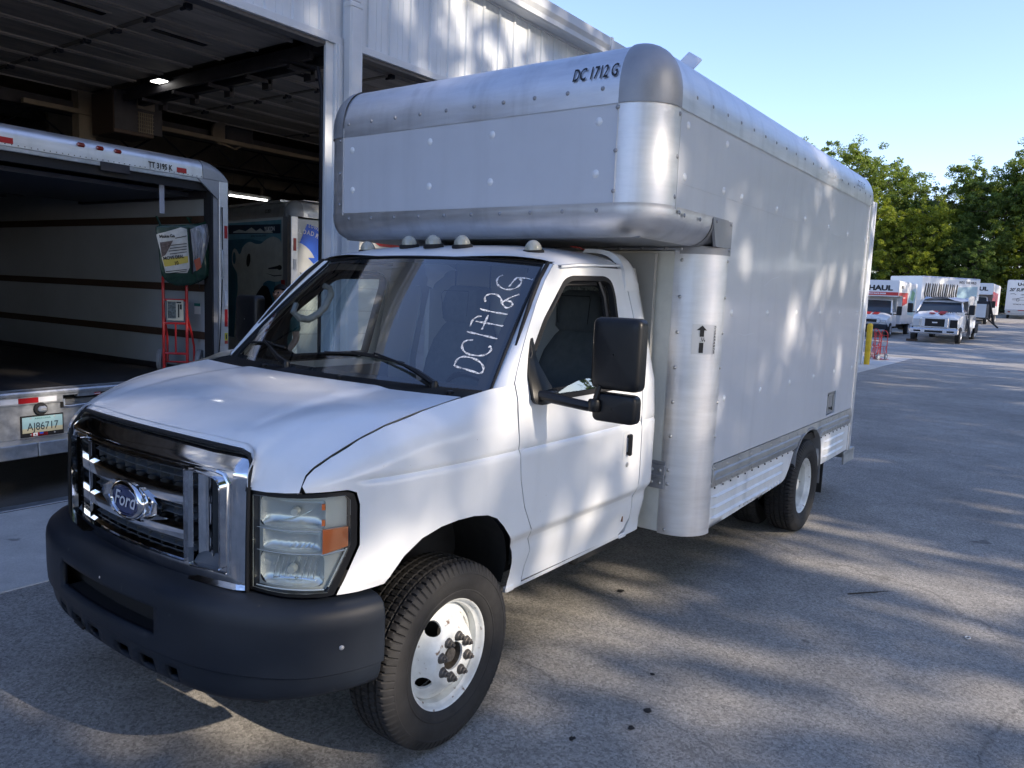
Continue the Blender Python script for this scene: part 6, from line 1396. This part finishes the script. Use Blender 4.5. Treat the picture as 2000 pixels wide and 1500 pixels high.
for s_ in (-1, 1):
    MB().box(-.01, .03, s_*.083-.008, s_*.083+.008, 1.645, 1.695, b=.006).out('ear', m_tan, per)
    hx, hy, hz = (.24, .17, 1.02) if s_ > 0 else (.27, -.13, 1.10)
    V = [(hx, hy, hz)]; E2 = []; R2 = [.026]
    for k in range(4):
        b_ = len(V); V += [(hx+.05, hy+(-.026+.017*k), hz), (hx+.085-.004*abs(k-1.4), hy+(-.028+.018*k), hz-.012), (hx+.105-.006*abs(k-1.4), hy+(-.028+.018*k), hz-.035)]; E2 += [(0, b_), (b_, b_+1), (b_+1, b_+2)]; R2 += [.011, .008, .007]
    b_ = len(V); V += [(hx+.02, hy-.035*s_, hz-.005), (hx+.05, hy-.05*s_, hz-.015)]; E2 += [(0, b_), (b_, b_+1)]; R2 += [.011, .009]
    skin_chain('hand', V, E2, R2, m_tan, per, 1)

# ---- lot
# =================================================================== FAR LOT: vehicles
m_whv = M('white_vehicle_paint', (.72, .73, .73), .4, coat=.4, var=(1.5, .05)); m_redv = M('red_vehicle_stripe', (.50, .035, .03), .4, coat=.3); m_glsv = M('dark_vehicle_glass', (.03, .04, .05), .05, coat=1); m_silv = M('silver_body_sheet', (.48, .50, .53), .35, metal=.6, var=(2, .15))
m_zeb = M('zebra_black', (.02, .02, .02), .5); m_lblue = M('light_blue_print', (.32, .48, .55), .5); m_lens2 = M('vehicle_headlight', (.55, .57, .58), .1, metal=.6)
def small_wheel(par, x, y, z, r, side_):
    w_ = MB().lathe([(.0001, -.10), (r*.55, -.10), (r*.6, -.125), (r*.92, -.115), (r, -.08), (r, .1), (r*.6, .12)], 24, 'y', (0, 0, 0)).out('wheel', m_rub, par, loc=(x, y, z), rot=(0, 0, 0 if side_ < 0 else PI))
    MB().lathe([(.0001, -.125), (r*.18, -.13), (r*.25, -.115), (r*.45, -.10), (r*.54, -.128), (r*.57, -.11)], 20, 'y').out('rim', m_silv, w_)
def cab_front(t, w, hood, big, stripe=None, hood_len=1.0, x0=0, hoodz=1.35, roofz=2.2, crumple=False):
    h = w/2; q = random.Random(4)
    def jit(p, a=.0): return (p[0], p[1], p[2]) if not crumple else (p[0]+q.uniform(-a, a), p[1]+q.uniform(-a, a), p[2]+q.uniform(-a, a)*1.3)
    rows = []
    for x, z, k in ((x0+.02, hoodz-.28, .86), (x0+.06, hoodz-.12, .87), (x0+.3, hoodz-.03, .88), (x0+hood_len*.6, hoodz+.03, .92), (x0+hood_len, hoodz+.10, .95)):
        rows.append([jit((x, y*h*k, z-.16*abs(y)**4), .05 if .2 < x-x0 < 1.2 else 0) for y in np.linspace(-1, 1, 13)])
    MB().grid(rows).grid([[r[0] for r in rows], [(r[0][0], r[0][1]*1.04, .62) for r in rows]]).grid([[r[-1] for r in rows], [(r[-1][0], r[-1][1]*1.04, .62) for r in rows]]).out('hood', m_whv, t, sharp=50 if not crumple else 20)
    MB().box(x0+.04, x0+.10, -h*.84, h*.84, .55, hoodz-.26, b=.02).out('front_fascia', m_whv, t)
    g_ = MB().box(x0-.02, x0+.06, -h*.52, h*.52, .78, hoodz-.22, b=.02).out('grille', m_chrome, t); MB().box(x0-.028, x0-.01, -h*.38, h*.38, .83, hoodz-.28).out('grille_mesh', m_blk, g_)
    MB().box(x0-.035, x0-.028, -.12, .12, 1.0, 1.07, b=.004).out('badge', m_chrome, g_)
    for s_ in (-1, 1):
        MB().box(x0-.0, x0+.05, *sorted((s_*h*.41, s_*h*.50)), .84, hoodz-.30).out('side_vent', m_blk, g_)
        MB().box(x0+.0, x0+.10, *sorted((s_*h*.57, s_*h*.86)), .80, hoodz-.30, b=.02).out('headlight', m_lens2 if not (crumple and s_ < 0) else m_blk, t)
    b_ = MB().box(x0-.16, x0+.04, -h*.95, h*.95, .45, .74, b=.05).out('bumper', m_chrome if big else m_bump, t)
    MB().box(x0-.165, x0-.15, -h*.35, h*.35, .52, .64, b=.01).box(x0-.165, x0-.15, -h*.78, -h*.50, .54, .64, b=.01).box(x0-.165, x0-.15, h*.50, h*.78, .54, .64, b=.01).out('bumper_opening', m_blk, b_)
    if stripe:
        for s_ in (-1, 1): MB().grid([[(x, s_*(.05+.30*k)*(1 if x < x0+.5 else 1.05), z) for k in (0, 1)] for x, z in ((x0+.3, hoodz-.015), (x0+hood_len*.6, hoodz+.05), (x0+hood_len, hoodz+.12))]).out('hood_stripe', m_redv, t)
    c0 = x0+hood_len
    ws_ = MB().add([(c0, -h*.88, hoodz+.08), (c0, h*.88, hoodz+.08), (c0+.5, h*.76, roofz-.05), (c0+.5, -h*.76, roofz-.05)], [(0, 1, 2, 3)]).out('windshield', m_glsv, t, smooth=False)
    fr = MB()
    for s_ in (-1, 1): fr.tube([(c0, s_*h*.9, hoodz+.08), (c0+.5, s_*h*.78, roofz-.04)], .045, 5)
    fr.grid([[(c0+.46, y, roofz-.06-.05*abs(y/h)**3) for y in np.linspace(-h*.78, h*.78, 9)], [(c0+.6, y, roofz+.04-.08*abs(y/h)**3) for y in np.linspace(-h*.78, h*.78, 9)], [(c0+1.3, y, roofz+.06-.08*abs(y/h)**3) for y in np.linspace(-h*.78, h*.78, 9)]])
    fr.out('cab_roof', m_whv, t)
    for s_ in (-1, 1):
        dd = MB().prism([(c0, .62), (c0+1.25, .62), (c0+1.25, hoodz+.12), (c0, hoodz+.12)], *sorted((s_*h*.93, s_*h*.96))).prism([(c0+1.1, hoodz+.12), (c0+1.3, hoodz+.12), (c0+1.3, roofz), (c0+1.0, roofz)], *sorted((s_*h*.80, s_*h*.95))).out('door', m_whv, t)
        MB().add([(c0+.12, s_*h*.93, hoodz+.12), (c0+1.1, s_*h*.94, hoodz+.12), (c0+1.02, s_*h*.80, roofz-.05), (c0+.52, s_*h*.79, roofz-.05)], [(0, 1, 2, 3)]).out('side_glass', m_glsv, dd, smooth=False)
        MB().box(c0+.12, c0+.25, *sorted((s_*(h+.12), s_*(h+.38))), hoodz-.02, hoodz+.48, b=.03).tube([(c0+.18, s_*h*.95, hoodz+.02), (c0+.18, s_*(h+.2), hoodz+.02)], .03, 5).out('side_mirror', m_plastic, t)
        small_wheel(t, x0+.72, s_*(h*.86), .42, .42, s_)
    MB().box(x0+.2, c0+1.25, -h*.8, h*.8, .5, .9).out('underbody', m_blk, t)
    return c0+1.25
def box_body(t, x0, L, w, z0, z1, attic=0., az=0, mat=None, name='cargo_box', r=.12):
    h = w/2; P = []
    sec = rounded([(-h, z0), (h, z0), (h, z1), (-h, z1)], [.02, .02, r, r], 4)
    b_ = MB().grid([[(x, y, z) for y, z in sec+[sec[0]]] for x in (x0, x0+.001, x0+L-.001, x0+L)]).add([(x0, y, z) for y, z in sec], [tuple(range(len(sec)))]).add([(x0+L, y, z) for y, z in sec], [tuple(range(len(sec)))[::-1]]).out(name, mat or m_whv, t, sharp=40)
    if attic:
        s2 = rounded([(-h, az), (h, az), (h, z1), (-h, z1)], [.1, .1, r, r], 4)
        MB().grid([[(x, y, z) for y, z in s2+[s2[0]]] for x in (x0-attic, x0)]).add([(x0-attic, y, z) for y, z in s2], [tuple(range(len(s2)))]).out('attic', mat or m_whv, t, sharp=40)
    return b_
def stripe_side(t, x0, x1, y, z0, z1, mat, name='stripe', pts=None):
    P = pts or [(x0, z0), (x1, z0), (x1, z1), (x0, z1)]; return MB().add([(x, y, z) for x, z in P], [tuple(range(len(P)))]).out(name, mat, t, smooth=False)
# 1: cab-over truck with red band, half hidden by the near truck
GZ = lambda x, y: gz(x, y)
v1 = thing('red_band_truck', 'white rental truck with red band and cab facing us, leftmost in the far lot', 'box truck', (43.9, 6.55, GZ(44, 6)), math.radians(0), 'trucks parked in the far lot')
bx = cab_front(v1, 2.05, 0, 0, x0=0, hood_len=.95, roofz=2.12, hoodz=1.28, stripe=True); box_body(v1, 2.1, 4.6, 2.4, .75, 3.18, 1.15, 2.28)
MB().box(.93, .945, -1.18, 1.18, 2.34, 2.52).out('red_band', m_redv, v1)
text_on('fleet_lettering', 'U-HAUL', .28, lambda u, v: (.94, -u, 2.62+v), m_ink, v1, bold=.05, w=1.25, center=True)
text_on('fleet_lettering', 'MOVING MADE EASIER', .08, lambda u, v: (.92, -u, 2.40+v), m_marker, v1, bold=.03, center=True)
stripe_side(v1, 1.2, 3.0, -1.207, 0, 0, m_redv, 'red_panel', [(2.15, 1.75), (3.7, 1.95), (3.7, 2.55), (1.0, 2.50), (1.0, 2.34), (2.15, 2.34)])
stripe_side(v1, 0, 0, -1.207, 0, 0, m_lblue, 'side_print', [(4.0, 1.3), (6.2, 1.2), (6.4, 2.9), (4.4, 2.7), (4.2, 2.2)]); stripe_side(v1, 0, 0, -1.209, 0, 0, M('green_print', (.15, .35, .2), .5), 'side_print', [(4.6, 2.2), (5.6, 2.1), (6.0, 2.6), (5.0, 2.75)])
text_on('side_lettering', 'MOVE', .16, lambda u, v: (1.6+u, -1.207, 2.75+v), m_ink, v1, bold=.03); text_on('side_lettering', 'FROM $19', .09, lambda u, v: (2.4+u, -1.21, 2.2+v), m_marker, v1, bold=.03)
small_wheel(v1, 5.2, -1.05, .42, .42, -1); small_wheel(v1, 5.2, 1.05, .42, .42, 1); MB().box(2.2, 6.6, -.9, .9, .5, .76).out('chassis', m_under, v1)
# 2: long box with zebra graphic, angled
v2 = thing('zebra_box_truck', 'tall white box truck with zebra stripes printed on its side behind the wreck', 'box truck', (52.6, 6.35, GZ(53, 6)), math.radians(-33), 'trucks parked in the far lot')
box_body(v2, 0, 5.0, 2.5, .9, 3.5); MB().box(.3, 4.8, -1, 1, .55, .9).out('chassis', m_under, v2)
q = random.Random(2)
for i in range(15):
    x = -.1+.19*i; k = .03+.02*math.sin(i*2.3); stripe_side(v2, 0, 0, -1.257, 0, 0, m_zeb, 'zebra_stripe', [(q_[0], q_[1]) for q_ in [(max(.05, x+.95-.03*i), 1.1), (max(.1, x+1.05-.03*i), 1.1), (max(.12, x+.62+k), 1.8), (max(.12, x+.40+k), 2.4), (max(.12, x+.42+k*2), 3.0), (max(.06, x+.36+k), 3.1), (max(.06, x+.30), 2.4), (max(.06, x+.50), 1.8)]])
stripe_side(v2, 0, 0, -1.256, 0, 0, m_lblue, 'side_print', [(3.0, 2.0), (4.8, 2.0), (4.8, 3.0), (3.1, 2.9)]); text_on('side_lettering', 'INTO THE WILD', .15, lambda u, v: (3.15+u, -1.258, 3.15+v), m_ink, v2, bold=.03)
MB().box(5.0, 5.04, -1.2, 1.2, .95, 3.45).out('door_end', m_silv, v2); MB().tube([(0, -1.2, 3.46), (5.0, -1.2, 3.46)], .05, 6).out('roof_edge', m_silv, v2)
for xx in (4.2, 1.2): small_wheel(v2, xx, -1.1, .45, .45, -1); small_wheel(v2, xx, 1.1, .45, .45, 1)
# 3: the wrecked truck with crumpled hood, torn silver side and bare deck
v3 = thing('wrecked_truck', 'wrecked white truck with crumpled hood, two red stripes and torn silver box side', 'truck', (41.9, 3.05, GZ(42, 3)), math.radians(-1))
cab_front(v3, 2.35, 0, 1, stripe=True, hood_len=1.15, hoodz=1.50, roofz=2.15, crumple=True)
q = random.Random(8); rows = []
for i in range(12):
    x = 1.9+.16*i; rows.append([(x+q.uniform(-.05, .05), -1.22-.10*math.sin(i*1.3+z*2)-.10*q.random(), z) for z in np.linspace(.35+.05*i*(i > 7), 2.35+.1*math.sin(i), 9)])
MB().grid(rows).out('torn_side_panel', m_silv, v3, sharp=20)
MB().grid([[(x, y, 2.25+.12*math.sin(x*5+y*3)) for y in np.linspace(-1.2, .9, 8)] for x in (1.5, 1.9, 2.3, 2.7)]).out('crushed_roof', m_silv, v3, sharp=20)
MB().box(2.4, 8.6, -1.15, 1.15, .95, 1.08, b=.02).box(2.4, 8.6, -.5, -.35, .6, .95).box(2.4, 8.6, .35, .5, .6, .95).out('bare_deck', m_steel, v3)
MB().box(5.6, 6.9, -1.17, -1.10, .45, 1.0).out('mud_flap', m_blk, v3)
for xx in (6.2, ): small_wheel(v3, xx, -1.0, .48, .48, -1); small_wheel(v3, xx, 1.0, .48, .48, 1)
db = MB(); [db.box(4+q.random()*4, 4.5+q.random()*4.4, -1.2+q.random()*.5, -.4+q.random()*1.2, 1.08, 1.12+q.random()*.08) for _ in range(7)]; db.out('loose_sheets', m_silv, v3, smooth=False)
tl = thing('wood_block', 'wood chock under the left front tyre of the wrecked truck', 'block', (42.5, 4.1, GZ(42, 4))); MB().box(-.2, .2, -.25, .25, 0, .12, b=.01).out('block', m_wood, tl)
# 4: lift gate frame leaning behind it
v4 = thing('loading_ramp_frame', 'grey steel lift frame with slanted leg standing behind the wreck', 'ramp', (51.5, 2.6, GZ(52, 3)))
MB().box(-1.6, 2.4, -.05, .05, 2.0, 2.12).box(2.0, 2.06, -1.0, .2, 1.0, 2.1).tube([(.4, -1.0, 2.1), (1.0, -1.3, .7)], .06, 6).tube([(.4, .2, 2.1), (1.4, -1.5, .5)], .05, 6).box(.2, 2.0, -.9, -.6, 1.0, 1.9).out('frame', m_steel, v4)
MB().box(.0, .04, -.9, -.2, 1.1, 1.9).out('white_board', m_whv, v4)
# 5: second lettered truck
v5 = thing('lettered_truck', 'white rental truck with red side facing us between the wreck and the rear-facing truck', 'box truck', (64.4, 3.75, GZ(64, 3)), math.radians(0), 'trucks parked in the far lot')
cab_front(v5, 2.1, 0, 0, hood_len=.95, roofz=2.12, hoodz=1.3); box_body(v5, 2.1, 5.2, 2.4, .75, 3.1, 1.15, 2.25)
text_on('fleet_lettering', 'U-HAUL', .28, lambda u, v: (.94, -u, 2.55+v), m_ink, v5, bold=.05, w=1.25, center=True)
stripe_side(v5, 0, 0, -1.207, 0, 0, m_redv, 'red_panel', [(1.0, 1.6), (5.5, 1.4), (5.5, 2.4), (1.0, 2.5)]); small_wheel(v5, 5.6, -1.05, .42, .42, -1); MB().box(2.2, 7.2, -.9, .9, .5, .76).out('chassis', m_under, v5)
# 6: rear view of the long mover
v6 = thing('rear_facing_truck', 'white truck showing its lettered rear door at the right edge of the lot', 'box truck', (75.5, 1.02, GZ(75.5, 2)), math.radians(2), 'trucks parked in the far lot')
v6.scale = (.82, .82, .82)
box_body(v6, 0, 6.6, 3.3, .85, 4.0, r=.2); MB().box(-.03, 0, -1.5, 1.5, .95, 3.8).out('rear_door', m_whv, v6)
text_on('door_lettering', 'U-HAUL', .30, lambda u, v: (-.035, .75-u, 3.42+v), m_ink, v6, bold=.05, w=1.15); text_on('door_lettering', "20' SUPERMOVER", .32, lambda u, v: (-.035, 1.42-u, 2.85+v), m_ink, v6, bold=.04, w=.9, shear=.2)
MB().box(-.034, -.03, -1.1, -.75, 3.42, 3.7).out('green_badge', M('green_badge', (.12, .38, .22), .5), v6)
ln = MB(); ln.tube([(-.035, 1.1-.2*i, 2.05+.25*math.exp(-((i-6)/3.)**2)) for i in range(12)], .018, 4).tube([(-.035, 1.1, 1.95), (-.035, -1.0, 1.95)], .015, 4).tube([(-.035, 1.3, 2.55), (-.035, 1.0, 2.6), (-.035, .8, 2.5)], .02, 4); [ln.lathe([(.12, -.01), (.15, -.01)], 14, 'x', (-.035, y, 1.95)) for y in (.6, -.6)]; ln.out('door_drawing', m_ink, v6)
text_on('door_lettering', 'CARRY-HITCH SINCE 1945', .12, lambda u, v: (-.035, .4-u, 2.45+v), m_ink, v6, bold=.02, w=.8); text_on('door_lettering', 'WE MOVE YOU', .12, lambda u, v: (-.035, 1.0-u, 1.45+v), m_ink, v6, bold=.02)
MB().box(-.06, .0, -1.6, 1.6, .55, .95, b=.02).out('rear_sill', m_galv, v6); MB().box(-.2, 0, -1.5, 1.5, .42, .55).out('bumper_step', m_galv, v6)
for y in (-.35, 0, .35): MB().box(-.02, .0, y-.06, y+.06, 3.86, 3.9).out('marker_lamp', m_redlens, v6)
for s_ in (-1, 1): MB().box(-.07, -.06, s_*1.25-.12, s_*1.25+.12, .65, .78).out('tail_lamp', m_redlens, v6); small_wheel(v6, 1.3, s_*1.35, .45, .45, s_)
MB().box(-.064, -.06, -.5, .5, .85, .93).out('reflective_tape', m_redtape, v6)
# yellow bollard at the building corner
bo_ = thing('bollard', 'yellow steel bollard at the far corner of the garage', 'bollard', (23.62, 2.38, 0))
MB().lathe([(.0001, 1.30), (.05, 1.285), (.078, 1.245), (.085, 1.2), (.085, 0)], 20, 'z').out('post', M('yellow_paint', (.62, .42, .02), .5, var=(6, .15)), bo_)
# bundle of red hand trucks beyond the bollard
for i, (x, y, rz, s_, lb) in enumerate(((26.3, 2.62, 1.2, .8, 'red hand truck parked nearest the yellow bollard'), (26.6, 2.48, 1.35, .84, 'red hand truck at the right end of the row past the bollard'), (27.0, 2.8, 1.1, .86, 'red hand truck tucked behind the other two past the bollard'))):
    if i == 0: h0 = hand_truck('hand_truck', lb, (x, y, .02), rz, 'hand trucks standing past the bollard'); o = h0
    else: o = dup(h0, None, (x, y, .02), (0, 0, rz), lb); o['group'] = 'hand trucks standing past the bollard'
    o.scale = (s_, s_, s_)

# ---- trees
# =================================================================== TREES
def leaf_mat(name, col, seed):
    m = bpy.data.materials.new(name); m.use_nodes = True; nt = m.node_tree; b = nt.nodes['Principled BSDF']; L = nt.links.new; N = nt.nodes.new; out = nt.nodes['Material Output']
    tc = N('ShaderNodeTexCoord'); n = N('ShaderNodeTexNoise'); n.inputs['Scale'].default_value = .9; n.inputs['Detail'].default_value = 5; L(tc.outputs['Object'], n.inputs['Vector'])
    r = N('ShaderNodeValToRGB'); r.color_ramp.elements[0].position = .32; r.color_ramp.elements[1].position = .68
    r.color_ramp.elements[0].color = (col[0]*.55, col[1]*.62, col[2]*.6, 1); r.color_ramp.elements[1].color = (min(1, col[0]*1.5), col[1]*1.35, col[2]*1.2, 1); L(n.outputs['Fac'], r.inputs[0]); L(r.outputs[0], b.inputs['Base Color'])
    b.inputs['Roughness'].default_value = .55; b.inputs['Specular IOR Level'].default_value = .3
    tr = N('ShaderNodeBsdfTranslucent'); mxc = N('ShaderNodeVectorMath'); mxc.operation = 'MULTIPLY'; mxc.inputs[1].default_value = (1.5, 1.6, .6); L(r.outputs[0], mxc.inputs[0]); L(mxc.outputs[0], tr.inputs[0])
    mx = N('ShaderNodeMixShader'); mx.inputs[0].default_value = .38; L(b.outputs[0], mx.inputs[1]); L(tr.outputs[0], mx.inputs[2]); L(mx.outputs[0], out.inputs[0]); return m
LM = [leaf_mat('leaf_green', (.15, .20, .048), 1), leaf_mat('leaf_dark', (.11, .165, .045), 2), leaf_mat('leaf_yellow_green', (.21, .25, .035), 3), leaf_mat('leaf_grey_green', (.13, .14, .08), 4)]
m_bark = M('bark', (.10, .082, .062), .9, var=(7, .35), bump=(12, .02))
def leaves(centers, radii, n_each, size, rng, flat=.75):
    """leaf quads scattered through clumps; returns verts, faces"""
    C = np.repeat(centers, n_each, axis=0); R = np.repeat(radii, n_each)
    d = rng.normal(size=(len(C), 3)); d /= np.linalg.norm(d, axis=1)[:, None]; rad = R*rng.random(len(C))**.45
    P = C+d*rad[:, None]*np.array([1, 1, flat])
    n = rng.normal(size=(len(C), 3)); n[:, 2] += .8; n /= np.linalg.norm(n, axis=1)[:, None]
    a = np.cross(n, rng.normal(size=(len(C), 3))); a /= np.linalg.norm(a, axis=1)[:, None]; b = np.cross(n, a)
    s = size*(.6+.8*rng.random(len(C)))[:, None]
    V = np.stack([P-a*s*.9, P-b*s*.42, P+a*s*.9, P+b*s*.42], axis=1).reshape(-1, 3); F = np.arange(len(V)).reshape(-1, 4); return V, F
def quadmesh(name, V, F, mat):
    me = bpy.data.meshes.new(name); me.vertices.add(len(V)); me.vertices.foreach_set('co', V.astype(np.float32).ravel()); me.loops.add(F.size); me.loops.foreach_set('vertex_index', F.ravel().astype(np.int32))
    me.polygons.add(len(F)); me.polygons.foreach_set('loop_start', np.arange(0, F.size, 4, dtype=np.int32)); me.polygons.foreach_set('loop_total', np.full(len(F), 4, np.int32)); me.update(); me.validate(); me.materials.append(mat); return me
def tree_meshes(seed, H, crown_r, crown_z0, n_leaf, size, mat, wisp=0.):
    rng = np.random.default_rng(seed); mb = MB(); q = random.Random(seed)
    trunk = [(0, 0, -.3)]; 
    for i in range(1, 7): trunk.append((trunk[-1][0]+q.uniform(-.18, .18), trunk[-1][1]+q.uniform(-.18, .18), H*.78*i/6))
    mb.tube(trunk, [.30*(1-.13*i)*H/16 for i in range(7)], 7)
    tips = []
    nl = 15
    for i in range(nl):
        f = .28+.72*i/nl; z = H*.80*f; k = min(5, int(f*6)); base = Vector(trunk[k]).lerp(Vector(trunk[min(6, k+1)]), f*6-int(f*6)) if k < 6 else Vector(trunk[6])
        if z < crown_z0*.8: continue
        az = i*2.4+q.uniform(-.5, .5); rr_ = crown_r*(math.sin(PI*min(1, max(.12, (z-crown_z0*.6)/(H-crown_z0*.6))))**.55)*q.uniform(.62, 1.08)
        P = [base]; el = q.uniform(.15, .6)
        for j in range(1, 5): P.append(P[-1]+Vector((math.cos(az), math.sin(az), el+.1*j))*rr_/4.6); az += q.uniform(-.25, .25)
        mb.tube(P, [.13, .10, .07, .045, .02], 5, cap=False)
        for j in range(2, 5):
            for s in range(3):
                a2 = az+q.uniform(-1.5, 1.5); e = P[j]+Vector((math.cos(a2), math.sin(a2), q.uniform(-.2, .9)))*q.uniform(.5, 1.0)*crown_r*.27
                mb.tube([P[j], (P[j]+e)/2+Vector((0, 0, .1)), e], [.04, .025, .01], 4, cap=False); tips.append(e)
    for i in range(10):
        a2 = q.uniform(0, 2*PI); tips.append(Vector(trunk[6])+Vector((math.cos(a2)*q.random()*crown_r*.4, math.sin(a2)*q.random()*crown_r*.4, q.uniform(-.05, .13)*H)))
    T = np.array([tuple(t) for t in tips]); rad = crown_r*(.10+.15*rng.random(len(T)))
    # clumps of clumps
    sub = np.repeat(T, 5, axis=0)+rng.normal(size=(len(T)*5, 3))*np.repeat(rad, 5)[:, None]*.75; sr = np.repeat(rad, 5)*(.30+.32*rng.random(len(T)*5))
    V, F = leaves(sub, sr, max(1, n_leaf//len(sub)), size, rng); return quadmesh('crown', V, F, mat), mb
def reg_tree(seed, *a, **k):
    me, mb = tree_meshes(seed, *a, **k); o = mb.out('trunk', m_bark, None, fix=False); tm = o.data; bpy.data.objects.remove(o); return me, tm
KINDS = [reg_tree(11, 18, 6.4, 4.5, 62000, .155, LM[0]), reg_tree(12, 17, 6.0, 3.0, 62000, .155, LM[1]), reg_tree(13, 14, 5.6, 2.6, 50000, .155, LM[2]), reg_tree(14, 15, 4.8, 3.5, 15000, .12, LM[3]), reg_tree(15, 19, 6.8, 4.0, 62000, .16, LM[0])]
def tree(kind, x, y, label, s=1., rz=0, z=None, group=None, sz=None):
    t = thing('tree', label, 'tree', (x, y, gz(x, y)+ (max(0, x-84)*.05) if z is None else z), rz, group)
    t.scale = (s, s, sz or s); link('crown', KINDS[kind][0], None, t); link('trunk', KINDS[kind][1], None, t); return t
# --- wood edge behind the far lot (in view)
BG = [(4, 88, 17.2, 1.06, 'tall broad tree whose crown rises right above the truck box end'), (2, 84, 11.6, .90, 'bright yellow-green tree beside the truck box end'), (1, 90, 12.2, .82, 'dark tree in the dip of the tree line'), (3, 90, 9.3, 1.02, 'thin grey-green tree with bare twigs in the middle of the tree line'), (0, 92, 6.4, .92, 'green tree right of the bare twiggy one'), (1, 88, 4.2, .98, 'dark dense tree above the rear-facing truck'), (4, 89, .9, 1.05, 'tall tree at the right edge of the photo'), (0, 96, 21, .95, 'tree partly hidden behind the tall one left'),
      (1, 86, 8.3, .62, 'low dark tree above the lettered truck'), (1, 85, 14.4, .66, 'low dark tree above the red band truck'), (1, 84, 5.6, .56, 'low dark tree left of the rear-facing truck'), (2, 86, 2.4, .70, 'small yellow-green tree above the rear-facing truck')]
for i, (k, x, y, s, lb) in enumerate(BG): tree(k, x, y, lb, s*.84, i*1.7, group='trees along the far edge of the lot')
for i, (k, x, y, s) in enumerate(((0, 98, 27, 1.), (1, 94, 33, 1.), (1, 95, -15, 1.1), (4, 88, -21, 1.))):
    tree(k, x, y, 'outer tree of the wood edge beyond the frame', s, i*1.3, group='outer trees of the wood edge')
# undergrowth filling the foot of the wood
rng = np.random.default_rng(5); n = 1100
cx = 88+rng.random(n)*7; cy = -25+rng.random(n)*62; C = np.stack([cx, cy, 2.4+(cx-84)*.05+rng.random(n)**1.6*6.5], 1)
V, F = leaves(C, .55+.75*rng.random(n), 85, .16, rng, .85); ug = link('undergrowth', quadmesh('undergrowth', V, F, LM[1])); tag(ug, 'dark shaded bushes and creepers at the foot of the wood', 'undergrowth', kind='stuff')
rng = np.random.default_rng(6); n = 60; C = np.stack([81.5+rng.random(n)*3, -12+rng.random(n)*30, 2.3+rng.random(n)*1.1], 1)
V, F = leaves(C, .4+.5*rng.random(n), 70, .14, rng, .85); ug = link('verge_bushes', quadmesh('verge_bushes', V, F, LM[2])); tag(ug, 'low bright green bushes at the lot edge behind the trucks', 'bushes', kind='stuff')
# --- the row of trees beside the lot, on the sun side, that throws the dappled shade
SHK = [reg_tree(31, 15, 5.4, 4.2, 13800, .20, LM[0]), reg_tree(32, 14, 5.0, 3.6, 13800, .20, LM[1]), reg_tree(33, 15.5, 5.6, 4.6, 13800, .20, LM[0])]
ROW = []
q = random.Random(8); x = -26.
while x < 66:
    ROW.append((q.choice((0, 1, 2)), x+q.uniform(-.8, .8), -21+q.uniform(-2, 2), q.uniform(1.28, 1.5), q.uniform(0, 6.28))); x += q.uniform(7.4, 9.6) if x < 16 else q.uniform(10, 15)
SHL = ('broad leafy shade tree', 'slender shade tree', 'tall shade tree with a full crown')
for k, x, y, s, r in ROW:
    t = thing('tree', 'leafy tree in the shade row beside the lot', 'tree', (x, y, 0), r, 'shade trees beside the lot'); t.scale = (s, s, s); link('crown', SHK[k][0], None, t); link('trunk', SHK[k][1], None, t)
